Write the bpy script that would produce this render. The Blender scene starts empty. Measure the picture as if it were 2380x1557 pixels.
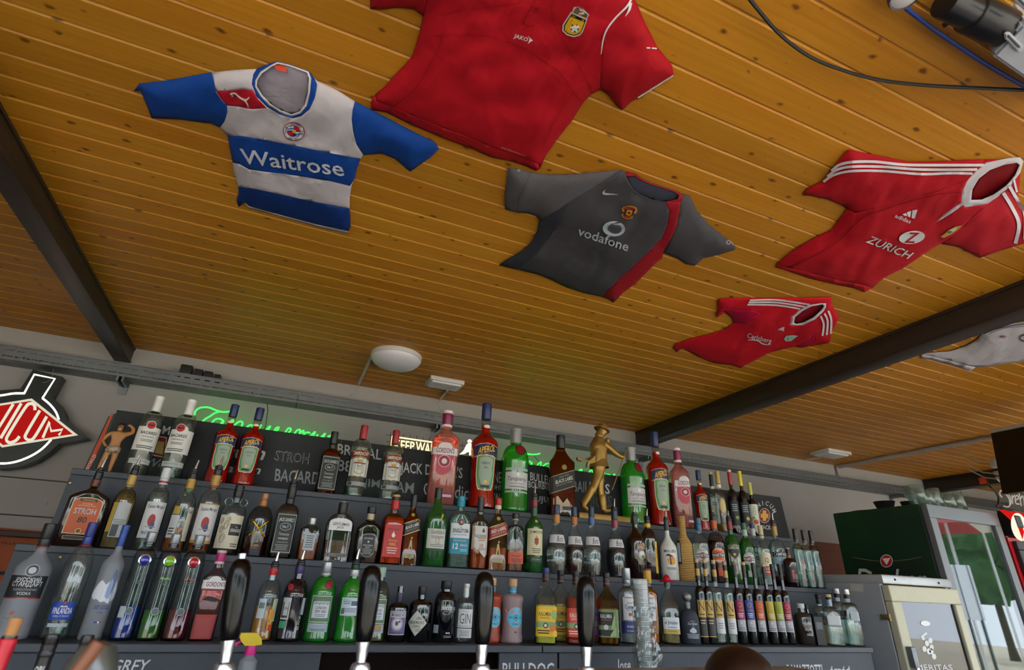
import bpy, bmesh, math, random
from mathutils import Vector, Matrix, noise
from mathutils.geometry import delaunay_2d_cdt, tessellate_polygon
random.seed(7)
SC = bpy.context.scene
COL = SC.collection
# ------------------------------------------------------------------ camera
W, H, F = 2380.0, 1557.0, 1238.36
EYE = 1.55
PITCH, ROLL, YAW = 0.445245, 0.043614, 0.384952
_cy, _sy, _cp, _sp = math.cos(YAW), math.sin(YAW), math.cos(PITCH), math.sin(PITCH)
FW = Vector((_sy * _cp, _cy * _cp, _sp)); _r0 = Vector((_cy, -_sy, 0)); _u0 = _r0.cross(FW)
RT = _r0 * math.cos(ROLL) + _u0 * math.sin(ROLL)
UP = -_r0 * math.sin(ROLL) + _u0 * math.cos(ROLL)
cam_d = bpy.data.cameras.new('camera'); cam = bpy.data.objects.new('camera', cam_d); COL.objects.link(cam)
cam_d.sensor_fit = 'HORIZONTAL'; cam_d.sensor_width = 36; cam_d.lens = 36 * F / W
cam_d.clip_start = 0.02; cam_d.clip_end = 200
mw = Matrix((( RT.x, UP.x, -FW.x, 0), (RT.y, UP.y, -FW.y, 0), (RT.z, UP.z, -FW.z, EYE), (0, 0, 0, 1)))
cam.matrix_world = mw
cam_d.dof.use_dof = True; cam_d.dof.focus_distance = 2.35; cam_d.dof.aperture_fstop = 4.5
SC.camera = cam
# ------------------------------------------------------------------ sky, sun, exposure
world = bpy.data.worlds.new('world'); SC.world = world; world.use_nodes = True
wn = world.node_tree.nodes; bg = wn['Background']
bg.inputs[0].default_value = (0.80, 0.88, 1.0, 1); bg.inputs[1].default_value = 4.2
sun_d = bpy.data.lights.new('sun', 'SUN'); sun_d.energy = 3.2; sun_d.angle = math.radians(1.0); sun_d.color = (1, 0.95, 0.86)
sun = bpy.data.objects.new('sun', sun_d); COL.objects.link(sun)
sun.rotation_euler = Vector((-0.30, 0.75, -1.05)).to_track_quat('-Z', 'Y').to_euler()
vs = SC.view_settings; vs.view_transform = 'Standard'; vs.look = 'None'; vs.gamma = 1; vs.exposure = 0.42; vs.use_curve_mapping = False
SC.display_settings.display_device = 'sRGB'
cy = SC.cycles
cy.max_bounces = 7; cy.diffuse_bounces = 3; cy.glossy_bounces = 2; cy.transmission_bounces = 5; cy.transparent_max_bounces = 16
cy.caustics_reflective = False; cy.caustics_refractive = False; cy.use_denoising = True; cy.use_adaptive_sampling = True; cy.use_light_tree = False; cy.adaptive_threshold = .1; cy.adaptive_min_samples = 8; cy.sample_clamp_indirect = 6

# ------------------------------------------------------------------ pixel <-> place helpers (positions relative to the floor)
def ray(x, y): return RT * ((x - W / 2) / F) + UP * ((H / 2 - y) / F) + FW
def at_y(x, y, Y): d = ray(x, y); v = d * (Y / d.y); v.z += EYE; return v
def at_z(x, y, Z): d = ray(x, y); v = d * ((Z - EYE) / d.z); v.z += EYE; return v
def at_x(x, y, X): d = ray(x, y); v = d * (X / d.x); v.z += EYE; return v
def solve_x(px, Y, z):
    k = (px - W / 2) / F; z = z - EYE
    return (k * (FW.y * Y + FW.z * z) - (RT.y * Y + RT.z * z)) / (RT.x - k * FW.x)
def solve_z(py, X, Y):
    m = (H / 2 - py) / F
    return (m * (FW.x * X + FW.y * Y) - (UP.x * X + UP.y * Y)) / (UP.z - m * FW.z) + EYE
def depth(P): return Vector((P[0], P[1], P[2] - EYE)).dot(FW)

# ------------------------------------------------------------------ materials
def lin(h):
    h = h.lstrip('#'); o = []
    for i in (0, 2, 4):
        c = int(h[i:i + 2], 16) / 255; o.append(c / 12.92 if c <= .04045 else ((c + .055) / 1.055) ** 2.4)
    return (*o, 1)
_M = {}
def new_mat(key):
    m = bpy.data.materials.new(key); m.use_nodes = True; nt = m.node_tree; nt.nodes.clear()
    out = nt.nodes.new('ShaderNodeOutputMaterial'); _M[key] = m
    return m, nt, out
def N(nt, t, **kw):
    n = nt.nodes.new('ShaderNode' + t)
    for k, v in kw.items():
        if k.startswith('i_'): n.inputs[k[2:].replace('_', ' ')].default_value = v
        else: setattr(n, k, v)
    return n
def P(h, rough=.5, metal=0., var=.06, scale=30., bump=0., spec=.5, coat=0.):
    key = 'p%s_%g_%g_%g_%g' % (h, rough, metal, bump, coat)
    if key in _M: return _M[key]
    m, nt, out = new_mat(key); b = N(nt, 'BsdfPrincipled'); c = lin(h)
    b.inputs['Roughness'].default_value = rough; b.inputs['Metallic'].default_value = metal
    b.inputs['Specular IOR Level'].default_value = spec; b.inputs['Coat Weight'].default_value = coat
    tc = N(nt, 'TexCoord'); nz = N(nt, 'TexNoise', i_Scale=scale, i_Detail=2.); nt.links.new(tc.outputs['Object'], nz.inputs['Vector'])
    mx = N(nt, 'Mix', data_type='RGBA'); mx.inputs[6].default_value = tuple(x * (1 - var) for x in c[:3]) + (1,)
    mx.inputs[7].default_value = tuple(min(1, x * (1 + var)) for x in c[:3]) + (1,)
    nt.links.new(nz.outputs[0], mx.inputs[0]); nt.links.new(mx.outputs[2], b.inputs['Base Color'])
    if bump:
        bp = N(nt, 'Bump', i_Strength=bump, i_Distance=.004); n2 = N(nt, 'TexNoise', i_Scale=scale * 6, i_Detail=3.)
        nt.links.new(tc.outputs['Object'], n2.inputs['Vector']); nt.links.new(n2.outputs[0], bp.inputs['Height']); nt.links.new(bp.outputs[0], b.inputs['Normal'])
    nt.links.new(b.outputs[0], out.inputs[0]); return m
def E(h, s):
    key = 'e%s_%g' % (h, s)
    if key in _M: return _M[key]
    m, nt, out = new_mat(key); e = N(nt, 'Emission'); e.inputs[0].default_value = lin(h); e.inputs[1].default_value = s
    if s < 2: m.cycles.emission_sampling = 'NONE'
    nt.links.new(e.outputs[0], out.inputs[0]); return m
def G(h='#f2f7f4', edge='#5a6f6a', rough=.03, dens=0.):
    """thin glass wall: clear in the middle, denser towards the rim, mirror reflections on top"""
    key = 'g%s_%s_%g_%g' % (h, edge, rough, dens)
    if key in _M: return _M[key]
    m, nt, out = new_mat(key)
    lw = N(nt, 'LayerWeight', i_Blend=.35); pw = N(nt, 'Math', operation='POWER'); pw.inputs[1].default_value = 2.2
    nt.links.new(lw.outputs['Facing'], pw.inputs[0])
    mx = N(nt, 'Mix', data_type='RGBA'); mx.inputs[6].default_value = lin(h); mx.inputs[7].default_value = lin(edge)
    nt.links.new(pw.outputs[0], mx.inputs[0])
    tr = N(nt, 'BsdfTransparent'); nt.links.new(mx.outputs[2], tr.inputs[0])
    last = tr
    if dens:
        df = N(nt, 'BsdfPrincipled'); df.inputs['Base Color'].default_value = lin(h); df.inputs['Roughness'].default_value = .35
        ms0 = N(nt, 'MixShader'); ms0.inputs[0].default_value = dens
        nt.links.new(tr.outputs[0], ms0.inputs[1]); nt.links.new(df.outputs[0], ms0.inputs[2]); last = ms0
    gl = N(nt, 'BsdfGlossy'); gl.inputs['Roughness'].default_value = rough
    geo = N(nt, 'NewGeometry'); ir = N(nt, 'MapRange'); ir.inputs['To Min'].default_value = 1.5; ir.inputs['To Max'].default_value = 1 / 1.5
    nt.links.new(geo.outputs['Backfacing'], ir.inputs[0]); fr = N(nt, 'Fresnel'); nt.links.new(ir.outputs[0], fr.inputs['IOR']); ad = N(nt, 'Math', operation='ADD', use_clamp=True); ad.inputs[1].default_value = .03
    nt.links.new(fr.outputs[0], ad.inputs[0])
    ms = N(nt, 'MixShader'); nt.links.new(ad.outputs[0], ms.inputs[0]); nt.links.new(last.outputs[0], ms.inputs[1]); nt.links.new(gl.outputs[0], ms.inputs[2])
    nt.links.new(ms.outputs[0], out.inputs[0]); return m
def L(h, trans=.8, rough=.03, ior=1.35):
    """liquid or solid coloured glass"""
    key = 'l%s_%g_%g' % (h, trans, rough)
    if key in _M: return _M[key]
    m, nt, out = new_mat(key); b = N(nt, 'BsdfPrincipled'); b.inputs['Base Color'].default_value = lin(h)
    b.inputs['Transmission Weight'].default_value = trans; b.inputs['Roughness'].default_value = rough; b.inputs['IOR'].default_value = ior
    nt.links.new(b.outputs[0], out.inputs[0]); return m
def wood_ceiling():
    m, nt, out = new_mat('ceiling_wood'); b = N(nt, 'BsdfPrincipled'); b.inputs['Roughness'].default_value = .42; b.inputs['Specular IOR Level'].default_value = .35
    tc = N(nt, 'TexCoord'); oi = N(nt, 'ObjectInfo'); cm = N(nt, 'CombineXYZ')
    ml = N(nt, 'Math', operation='MULTIPLY'); ml.inputs[1].default_value = 137.; nt.links.new(oi.outputs['Random'], ml.inputs[0]); nt.links.new(ml.outputs[0], cm.inputs[0])
    av = N(nt, 'VectorMath', operation='ADD'); nt.links.new(tc.outputs['Object'], av.inputs[0]); nt.links.new(cm.outputs[0], av.inputs[1])
    def mapped(sx, sy):
        mp = N(nt, 'Mapping'); mp.inputs['Scale'].default_value = (sx, sy, 1); nt.links.new(av.outputs[0], mp.inputs['Vector']); return mp.outputs[0]
    gr = N(nt, 'TexNoise', i_Scale=1., i_Detail=3., i_Distortion=.3); nt.links.new(mapped(2.6, 95), gr.inputs['Vector'])
    big = N(nt, 'TexNoise', i_Scale=1., i_Detail=3.); nt.links.new(mapped(1.1, 6), big.inputs['Vector'])
    r1 = N(nt, 'ValToRGB'); r1.color_ramp.elements[0].position = .3; r1.color_ramp.elements[0].color = lin('#b57c1e'); r1.color_ramp.elements[1].position = .72; r1.color_ramp.elements[1].color = lin('#c38b2a')
    nt.links.new(gr.outputs[0], r1.inputs[0])
    r2 = N(nt, 'ValToRGB'); r2.color_ramp.elements[0].position = .3; r2.color_ramp.elements[0].color = lin('#e8b860'); r2.color_ramp.elements[1].position = .7; r2.color_ramp.elements[1].color = (1, 1, 1, 1)
    nt.links.new(big.outputs[0], r2.inputs[0])
    mu = N(nt, 'Mix', data_type='RGBA', blend_type='MULTIPLY'); mu.inputs[0].default_value = .4
    nt.links.new(r1.outputs[0], mu.inputs[6]); nt.links.new(r2.outputs[0], mu.inputs[7])
    # per board tone
    hv = N(nt, 'HueSaturation'); mr = N(nt, 'MapRange'); mr.inputs['To Min'].default_value = .86; mr.inputs['To Max'].default_value = 1.1
    nt.links.new(oi.outputs['Random'], mr.inputs[0]); nt.links.new(mr.outputs[0], hv.inputs['Value']); nt.links.new(mu.outputs[2], hv.inputs['Color'])
    # knots
    vo = N(nt, 'TexVoronoi', i_Scale=1., i_Randomness=1.); vo.feature = 'F1'; vo.voronoi_dimensions = '2D'; dn = N(nt, 'TexNoise', i_Scale=60., i_Detail=2.); nt.links.new(av.outputs[0], dn.inputs['Vector']); dm = N(nt, 'VectorMath', operation='MULTIPLY_ADD'); dm.inputs[1].default_value = (.12, .12, 0)
    nt.links.new(dn.outputs['Color'], dm.inputs[0]); nt.links.new(mapped(7.5, 14), dm.inputs[2]); nt.links.new(dm.outputs[0], vo.inputs['Vector'])
    sz = N(nt, 'SeparateColor'); nt.links.new(vo.outputs['Color'], sz.inputs[0])
    th = N(nt, 'MapRange'); th.inputs['From Min'].default_value = .35; th.inputs['From Max'].default_value = 1.; th.inputs['To Min'].default_value = .0; th.inputs['To Max'].default_value = .085
    nt.links.new(sz.outputs[0], th.inputs[0])
    df = N(nt, 'Math', operation='SUBTRACT'); nt.links.new(th.outputs[0], df.inputs[0]); nt.links.new(vo.outputs['Distance'], df.inputs[1])
    kn = N(nt, 'MapRange'); kn.inputs['From Min'].default_value = -.045; kn.inputs['From Max'].default_value = .03; kn.inputs['To Max'].default_value = .85; nt.links.new(df.outputs[0], kn.inputs[0])
    mk = N(nt, 'Mix', data_type='RGBA'); mk.inputs[7].default_value = lin('#4f2a10'); nt.links.new(kn.outputs[0], mk.inputs[0]); nt.links.new(hv.outputs[0], mk.inputs[6])
    nt.links.new(mk.outputs[2], b.inputs['Base Color'])
    bp = N(nt, 'Bump', i_Strength=.12, i_Distance=.002); nt.links.new(gr.outputs[0], bp.inputs['Height']); nt.links.new(bp.outputs[0], b.inputs['Normal'])
    nt.links.new(b.outputs[0], out.inputs[0]); return m
def straw():
    m, nt, out = new_mat('woven_straw'); b = N(nt, 'BsdfPrincipled'); b.inputs['Roughness'].default_value = .8
    tc = N(nt, 'TexCoord'); w1 = N(nt, 'TexWave', i_Scale=38., i_Distortion=3.); w1.bands_direction = 'Z'; nt.links.new(tc.outputs['Object'], w1.inputs['Vector'])
    r = N(nt, 'ValToRGB'); r.color_ramp.elements[0].color = lin('#8a6a34'); r.color_ramp.elements[1].color = lin('#d0a964'); nt.links.new(w1.outputs[0], r.inputs[0]); nt.links.new(r.outputs[0], b.inputs['Base Color'])
    bp = N(nt, 'Bump', i_Strength=.8, i_Distance=.003); nt.links.new(w1.outputs[0], bp.inputs['Height']); nt.links.new(bp.outputs[0], b.inputs['Normal'])
    nt.links.new(b.outputs[0], out.inputs[0]); return m
def leopard():
    m, nt, out = new_mat('leopard_cloth'); b = N(nt, 'BsdfPrincipled'); tc = N(nt, 'TexCoord'); v = N(nt, 'TexVoronoi', i_Scale=260.); nt.links.new(tc.outputs['Object'], v.inputs['Vector'])
    r = N(nt, 'ValToRGB'); r.color_ramp.elements[0].position = .3; r.color_ramp.elements[0].color = lin('#2a2018'); r.color_ramp.elements[1].position = .42; r.color_ramp.elements[1].color = lin('#b3a48c')
    nt.links.new(v.outputs['Distance'], r.inputs[0]); nt.links.new(r.outputs[0], b.inputs['Base Color']); nt.links.new(b.outputs[0], out.inputs[0]); return m
WHITE = '#e6e6e4'; BLACK = '#16171a'

# ------------------------------------------------------------------ mesh builder
class MB:
    def __init__(s): s.v = []; s.f = []; s.m = []; s.mats = []
    def mi(s, mat):
        if mat not in s.mats: s.mats.append(mat)
        return s.mats.index(mat)
    def add(s, vs_, fs, mat):
        o = len(s.v); s.v += [tuple(v) for v in vs_]; k = s.mi(mat)
        for f in fs: s.f.append(tuple(i + o for i in f)); s.m.append(k)
        return s
    def box(s, x0, x1, y0, y1, z0, z1, mat, bev=0., rot=None, org=None):
        bm = bmesh.new(); bmesh.ops.create_cube(bm, size=1)
        for v in bm.verts: v.co = Vector(((x0 + x1) / 2 + v.co.x * (x1 - x0), (y0 + y1) / 2 + v.co.y * (y1 - y0), (z0 + z1) / 2 + v.co.z * (z1 - z0)))
        if bev: bmesh.ops.bevel(bm, geom=list(bm.edges), offset=bev, segments=2, profile=.5, affect='EDGES')
        bm.verts.index_update(); vs_ = [v.co.copy() for v in bm.verts]
        if rot is not None:
            o = Vector(org); vs_ = [o + rot @ (v - o) for v in vs_]
        s.add(vs_, [[v.index for v in f.verts] for f in bm.faces], mat); bm.free(); return s
    def lathe(s, pts, mat, seg=28, c=(0, 0, 0), caps=True, axis=None):
        """pts = (r, z) from bottom to top"""
        vs_ = []; fs = []
        for (r, z) in pts:
            r = max(r, 1e-5)
            for i in range(seg):
                a = 2 * math.pi * i / seg; vs_.append(Vector((r * math.cos(a), r * math.sin(a), z)))
        for k in range(len(pts) - 1):
            for i in range(seg):
                j = (i + 1) % seg; fs.append((k * seg + i, k * seg + j, (k + 1) * seg + j, (k + 1) * seg + i))
        if caps:
            fs.append(tuple(reversed(range(seg)))); fs.append(tuple(range((len(pts) - 1) * seg, len(pts) * seg)))
        if axis is not None:
            q = Vector((0, 0, 1)).rotation_difference(Vector(axis)); vs_ = [q @ v for v in vs_]
        c = Vector(c); return s.add([v + c for v in vs_], fs, mat)
    def tube(s, path, rad, mat, seg=8, closed=False):
        path = [Vector(p) for p in path]; n = len(path); vs_ = []; fs = []
        ref = None
        for i, p in enumerate(path):
            if closed: t = path[(i + 1) % n] - path[i - 1]
            else: t = path[min(i + 1, n - 1)] - path[max(i - 1, 0)]
            t.normalize()
            if ref is None:
                ref = Vector((0, 0, 1)) if abs(t.z) < .9 else Vector((1, 0, 0))
            a = (ref - t * ref.dot(t)).normalized(); b = t.cross(a); ref = a
            rr = rad[i] if isinstance(rad, (list, tuple)) else rad
            for k in range(seg):
                an = 2 * math.pi * k / seg; vs_.append(p + a * (rr * math.cos(an)) + b * (rr * math.sin(an)))
        for i in range(n if closed else n - 1):
            i2 = (i + 1) % n
            for k in range(seg):
                j = (k + 1) % seg; fs.append((i * seg + k, i * seg + j, i2 * seg + j, i2 * seg + k))
        if not closed: fs.append(tuple(reversed(range(seg)))); fs.append(tuple(range((n - 1) * seg, n * seg)))
        return s.add(vs_, fs, mat)
    def build(s, name, parent=None, smooth=True, ang=40, loc=None):
        me = bpy.data.meshes.new(name); me.from_pydata([tuple(v) for v in s.v], [], s.f); me.validate()
        for m in s.mats: me.materials.append(m)
        if len(me.polygons) == len(s.m): me.polygons.foreach_set('material_index', s.m)
        if smooth:
            me.polygons.foreach_set('use_smooth', [True] * len(me.polygons)); me.set_sharp_from_angle(angle=math.radians(ang))
        me.update(); return link(name, me, parent, loc)
def link(name, me, parent=None, loc=None):
    o = bpy.data.objects.new(name, me); COL.objects.link(o)
    if parent is not None: o.parent = parent
    if loc is not None: o.location = loc
    return o
def tag(o, label=None, cat=None, group=None, kind=None):
    if label: o['label'] = label
    if cat: o['category'] = cat
    if group: o['group'] = group
    if kind: o['kind'] = kind
    return o
def thing(name, label, cat, loc=(0, 0, 0), group=None, rz=0., kind=None):
    o = bpy.data.objects.new(name, None); o.empty_display_size = .05; COL.objects.link(o); o.location = loc; o.rotation_euler = (0, 0, rz)
    return tag(o, label, cat, group, kind)
def smooth_path(pts, n=6, closed=False):
    pts = [Vector(p) for p in pts]; out = []; m = len(pts)
    for i in range(m if closed else m - 1):
        g = lambda k: pts[k % m] if closed else pts[max(0, min(m - 1, k))]
        p0, p1, p2, p3 = g(i - 1), g(i), g(i + 1), g(i + 2)
        for k in range(n):
            t = k / n; out.append(.5 * ((2 * p1) + (p2 - p0) * t + (2 * p0 - 5 * p1 + 4 * p2 - p3) * t * t + (3 * p1 - p0 - 3 * p2 + p3) * t ** 3))
    if not closed: out.append(pts[-1])
    return out
# ------------------------------------------------------------------ lettering: text outlines as flat triangles in a unit box
_T = {}
def text2d(txt, bold=.0, shear=0.):
    key = (txt, bold, shear)
    if key in _T: return _T[key]
    bold = min(bold, .012)
    cu = bpy.data.curves.new('t', 'FONT'); cu.body = txt; cu.size = 1; cu.offset = bold; cu.shear = shear; cu.resolution_u = 2; cu.fill_mode = 'FRONT'
    ob = bpy.data.objects.new('t', cu); COL.objects.link(ob)
    dg = bpy.context.evaluated_depsgraph_get(); ev = ob.evaluated_get(dg); me = ev.to_mesh()
    vs_ = [(v.co.x, v.co.y) for v in me.vertices]; fs = [tuple(p.vertices) for p in me.polygons]
    ev.to_mesh_clear(); bpy.data.objects.remove(ob); bpy.data.curves.remove(cu)
    x0 = min(v[0] for v in vs_); x1 = max(v[0] for v in vs_); y0 = min(v[1] for v in vs_); y1 = max(v[1] for v in vs_)
    vs_ = [((v[0] - x0) / (x1 - x0) - .5, (v[1] - y0) / (y1 - y0) - .5) for v in vs_]
    _T[key] = (vs_, fs, (x1 - x0) / (y1 - y0)); return _T[key]
def text_on(mb, txt, p0, p1, up, fn, mat, bold=.02, shear=0., k=0):
    """lettering whose box runs from p0 to p1 along its foot and rises by up (all photo pixels); fn places a pixel on the surface"""
    vs_, fs, _ = text2d(txt, bold, shear)
    q = []
    for (a, b) in vs_:
        a += .5; b += .5
        q.append(fn(p0[0] + (p1[0] - p0[0]) * a + up[0] * b, p0[1] + (p1[1] - p0[1]) * a + up[1] * b, k))
    mb.add(q, fs, mat)
def poly_on(mb, pts, fn, mat, k=0):
    tris = tessellate_polygon([[Vector((p[0], p[1], 0)) for p in pts]])
    mb.add([fn(p[0], p[1], k) for p in pts], [tuple(t) for t in tris], mat)
def ell(cx, cy_, rx, ry, n=24, rot=0., a0=0., a1=2 * math.pi):
    o = []
    for i in range(n):
        a = a0 + (a1 - a0) * i / (n if a1 - a0 > 6.2 else n - 1); x = rx * math.cos(a); y = ry * math.sin(a)
        o.append((cx + x * math.cos(rot) - y * math.sin(rot), cy_ + x * math.sin(rot) + y * math.cos(rot)))
    return o
def line_on(mb, pts, w, fn, mat, k=0):
    """a band of width w along the pixel path pts"""
    n = len(pts); a = []; b = []
    for i, p in enumerate(pts):
        q0 = pts[max(0, i - 1)]; q1 = pts[min(n - 1, i + 1)]; dx, dy = q1[0] - q0[0], q1[1] - q0[1]; l = math.hypot(dx, dy) or 1
        if isinstance(w, (list, tuple)):
            f = i / max(1, n - 1) * (len(w) - 1); j = min(int(f), len(w) - 2); ww = w[j] + (w[j + 1] - w[j]) * (f - j)
        else: ww = w
        a.append((p[0] - dy / l * ww / 2, p[1] + dx / l * ww / 2)); b.append((p[0] + dy / l * ww / 2, p[1] - dx / l * ww / 2))
    vs_ = [fn(*q, k) for q in a] + [fn(*q, k) for q in b]
    mb.add(vs_, [(i, i + 1, n + i + 1, n + i) for i in range(n - 1)], mat)
def sm2(pts, n=5, closed=False): return [(v.x, v.y) for v in smooth_path([(p[0], p[1], 0) for p in pts], n, closed)]
# ================================================================== the room
ZC = 2.75; YW = 3.55
plaster = P('#a5a19e', .85, var=.05, scale=4., bump=.35); dado = P('#6a3418', .7, var=.2, scale=3., bump=.2)
st = lambda o, label: tag(o, label, None, None, 'structure')
mb = MB(); mb.box(-3.2, 7.4, YW, YW + .12, 0, ZC + .05, plaster); wall = st(mb.build('wall_back', smooth=False), 'pale grey plastered back wall behind the bar shelves')
seam = P('#4b4540', .9)
for nm, z0 in (('wall_seam', at_y(0, 1108, YW).z), ('wall_seam', at_y(0, 1196, YW).z)):
    mb = MB(); mb.box(-3.2, 7.4, YW - .004, YW, z0, z0 + .006, seam); mb.build(nm, wall, smooth=False)
mb = MB(); mb.box(-3.2, 7.4, YW - .006, YW, .1, at_y(0, 1232, YW).z, dado); mb.build('lower_cladding', wall, smooth=False)
a_, b_ = at_y(1880, 1258, YW), at_y(2010, 1272, YW); mb = MB(); mb.box(a_.x, b_.x, YW - .012, YW, .9, a_.z, dado, .003); mb.build('brown_panel', wall, smooth=False); mb = MB(); mb.box(a_.x, b_.x, YW - .014, YW - .0121, at_y(1940, 1285, YW).z, at_y(1940, 1285, YW).z + .006, seam); mb.build('panel_seam', wall, smooth=False)
mb = MB(); mb.box(-3.32, -3.2, -1.2, YW + .12, 0, ZC + .05, plaster); st(mb.build('wall_left', smooth=False), 'plastered side wall beyond the sign')
mb = MB(); mb.box(7.4, 7.52, .6, YW + .12, 0, ZC + .05, plaster); st(mb.build('wall_right', smooth=False), 'plastered side wall beyond the fridges')
mb = MB(); mb.box(-3.32, 7.52, -1.3, YW + .12, -.12, 0, P('#7d766c', .6, var=.15, scale=5.)); st(mb.build('floor', smooth=False), 'grey concrete floor of the bar')
mb = MB(); mb.box(-30, 34, -42, -1.3, -.14, -.02, P('#c9bda6', .8, var=.12, scale=2.)); st(mb.build('ground', smooth=False), 'sunlit pale paving outside the bar')
# ceiling of tongue and groove boards, each its own piece
mb = MB(); mb.box(-3.32, 7.52, -1.45, YW + .12, ZC + .022, ZC + .16, P('#5a3a1a', .8)); ceil = st(mb.build('ceiling', smooth=False), 'varnished pine board ceiling with knots')
wd = wood_ceiling(); BW = .0865
prof_ = [(0, .020), (0, .004), (.0016, 0), (BW - .0080, 0), (BW - .0028, .0054), (BW - .0008, .006), (BW - .0008, .020)]
def plank_mesh(x0, x1):
    mb = MB(); a = [(x0, -y, z) for y, z in prof_]; b = [(x1, -y, z) for y, z in prof_]; n = len(prof_)
    mb.add(a + b, [(i, i + 1, n + i + 1, n + i) for i in range(n - 1)] + [(n - 1, 0, n, 2 * n - 1), tuple(range(n))[::-1], tuple(range(n, 2 * n))], wd)
    return mb
pm = None
for i in range(int((YW + 1.4) / BW)):
    y = YW - i * BW
    if pm is None: o = plank_mesh(-3.2, 7.4).build('plank', ceil, smooth=False, loc=(0, y, ZC)); pm = o.data
    else: o = link('plank', pm, ceil, (0, y, ZC))
# steel beams
steel = P('#2a211d', .42, var=.15, scale=6., spec=.5)
def beam(nm, label, x0, x1, zb):
    r = thing(nm, label, None, (x0, 1, zb), None, 0, 'structure'); w = x1 - x0; h = ZC - zb - .001
    for part, bx in (('bottom_flange', (0, w, 0, .014)), ('top_flange', (0, w, h - .014, h)), ('web', (.004, w - .004, .014, h - .014))):
        m = MB(); m.box(bx[0], bx[1], -2.4, YW - 1 - .002, bx[2], bx[3], steel, .003); m.build(part, r)
    return r
beam('trim_1', 'dark brown steel ceiling beam over the round bottle sign', -1.043, -.96, EYE + 1.105)
beam('trim_2', 'dark brown steel ceiling beam beside the small red shirt', 2.555, 2.665, EYE + 1.082)
b3 = at_z(2129, 1117, ZC); beam('trim_3', 'dark steel ceiling beam above the fridges', b3.x, b3.x + .12, EYE + 1.07)
# ------------------------------------------------------------------ cable tray on the wall
galv = P('#7c8084', .38, .75, var=.12, scale=8.)
TY0, TY1, TZ0, TZ1 = 3.415, YW - .004, EYE + .984, EYE + 1.057
tray = thing('cable_tray', 'perforated galvanised cable tray running along the back wall', 'cable tray', (0, 3.5, TZ0))
def slotted(mb, x0, x1, per, rows, fn):
    """strip with slots; rows = list of (v0, v1, [(start, length) within a period]) or plain (v0, v1, None)"""
    n = int(round((x1 - x0) / per))
    for (v0, v1, sl) in rows:
        if not sl:
            mb.add([fn(x0, v0), fn(x1, v0), fn(x1, v1), fn(x0, v1)], [(0, 1, 2, 3)], galv); continue
        cuts = []
        for k in range(n):
            p = 0.
            for (s0, ln) in sl:
                cuts.append((x0 + (k + p) * per, x0 + (k + s0) * per)); p = s0 + ln
            cuts.append((x0 + (k + p) * per, x0 + (k + 1) * per))
        vs_ = []; fs = []
        for (a, b) in cuts:
            if b - a < 1e-6: continue
            o = len(vs_); vs_ += [fn(a, v0), fn(b, v0), fn(b, v1), fn(a, v1)]; fs.append((o, o + 1, o + 2, o + 3))
        mb.add(vs_, fs, galv)
xs = (-3.1, -.02, .98, 3.0, 5.0, 7.3)
for k in range(5):
    mb = MB(); a, b = xs[k] + .002, xs[k + 1] - .002; h = TZ1 - TZ0; d = TY1 - TY0
    slotted(mb, a, b, .052, [(0, .012, None), (.012, .019, [(.08, .3), (.5, .14), (.74, .14)]), (.019, .045, None), (.045, .051, [(.15, .55)]), (.051, h, None)], lambda x, v: Vector((x, TY0 - 3.5, v)))
    slotted(mb, a, b, .075, [(0, .022, None), (.022, .027, [(.1, .6)]), (.027, .055, None), (.055, .06, [(.3, .6)]), (.06, .088, None), (.088, .093, [(.1, .6)]), (.093, d, None)], lambda x, v: Vector((x, TY0 - 3.5 + v, 0)))
    o = mb.build('tray_section', tray, smooth=False); sm = o.modifiers.new('thick', 'SOLIDIFY'); sm.thickness = .0015
    mb = MB(); mb.box(a, b, TY0 - 3.5, TY0 - 3.5 + .012, h - .0015, h, galv); mb.build('top_lip', tray, smooth=False)
for px in (285, 1015, 1500, 2085):
    X = solve_x(px, 3.48, TZ0 - .01); mb = MB()
    mb.box(X - .018, X - .008, -.08, .044, -.028, -.001, galv); mb.box(X + .008, X + .018, -.08, .044, -.028, -.001, galv); mb.box(X - .02, X + .02, .04, .045, -.07, .0, galv)
    mb.build('bracket', tray, smooth=False)
blk = P('#131416', .5)
for i, (a, b, y0, y1) in enumerate(((419, 447, 855, 875), (450, 471, 865, 881), (473, 494, 870, 885), (497, 512, 877, 888))):
    p = at_y((a + b) / 2, y0, 3.43); q = at_y(b, y0, 3.43); w = (q.x - p.x)
    mb = MB(); mb.box(-w, w, -.012, .05, -.02, p.z - TZ1 + .02, blk, .003)
    tag(mb.build('cable_block', loc=(p.x, 3.44, TZ1)), ('largest', 'second largest', 'third largest', 'smallest')[i] + ' of the four black blocks lying in the cable tray', 'cable block', 'black blocks in the cable tray')
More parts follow.
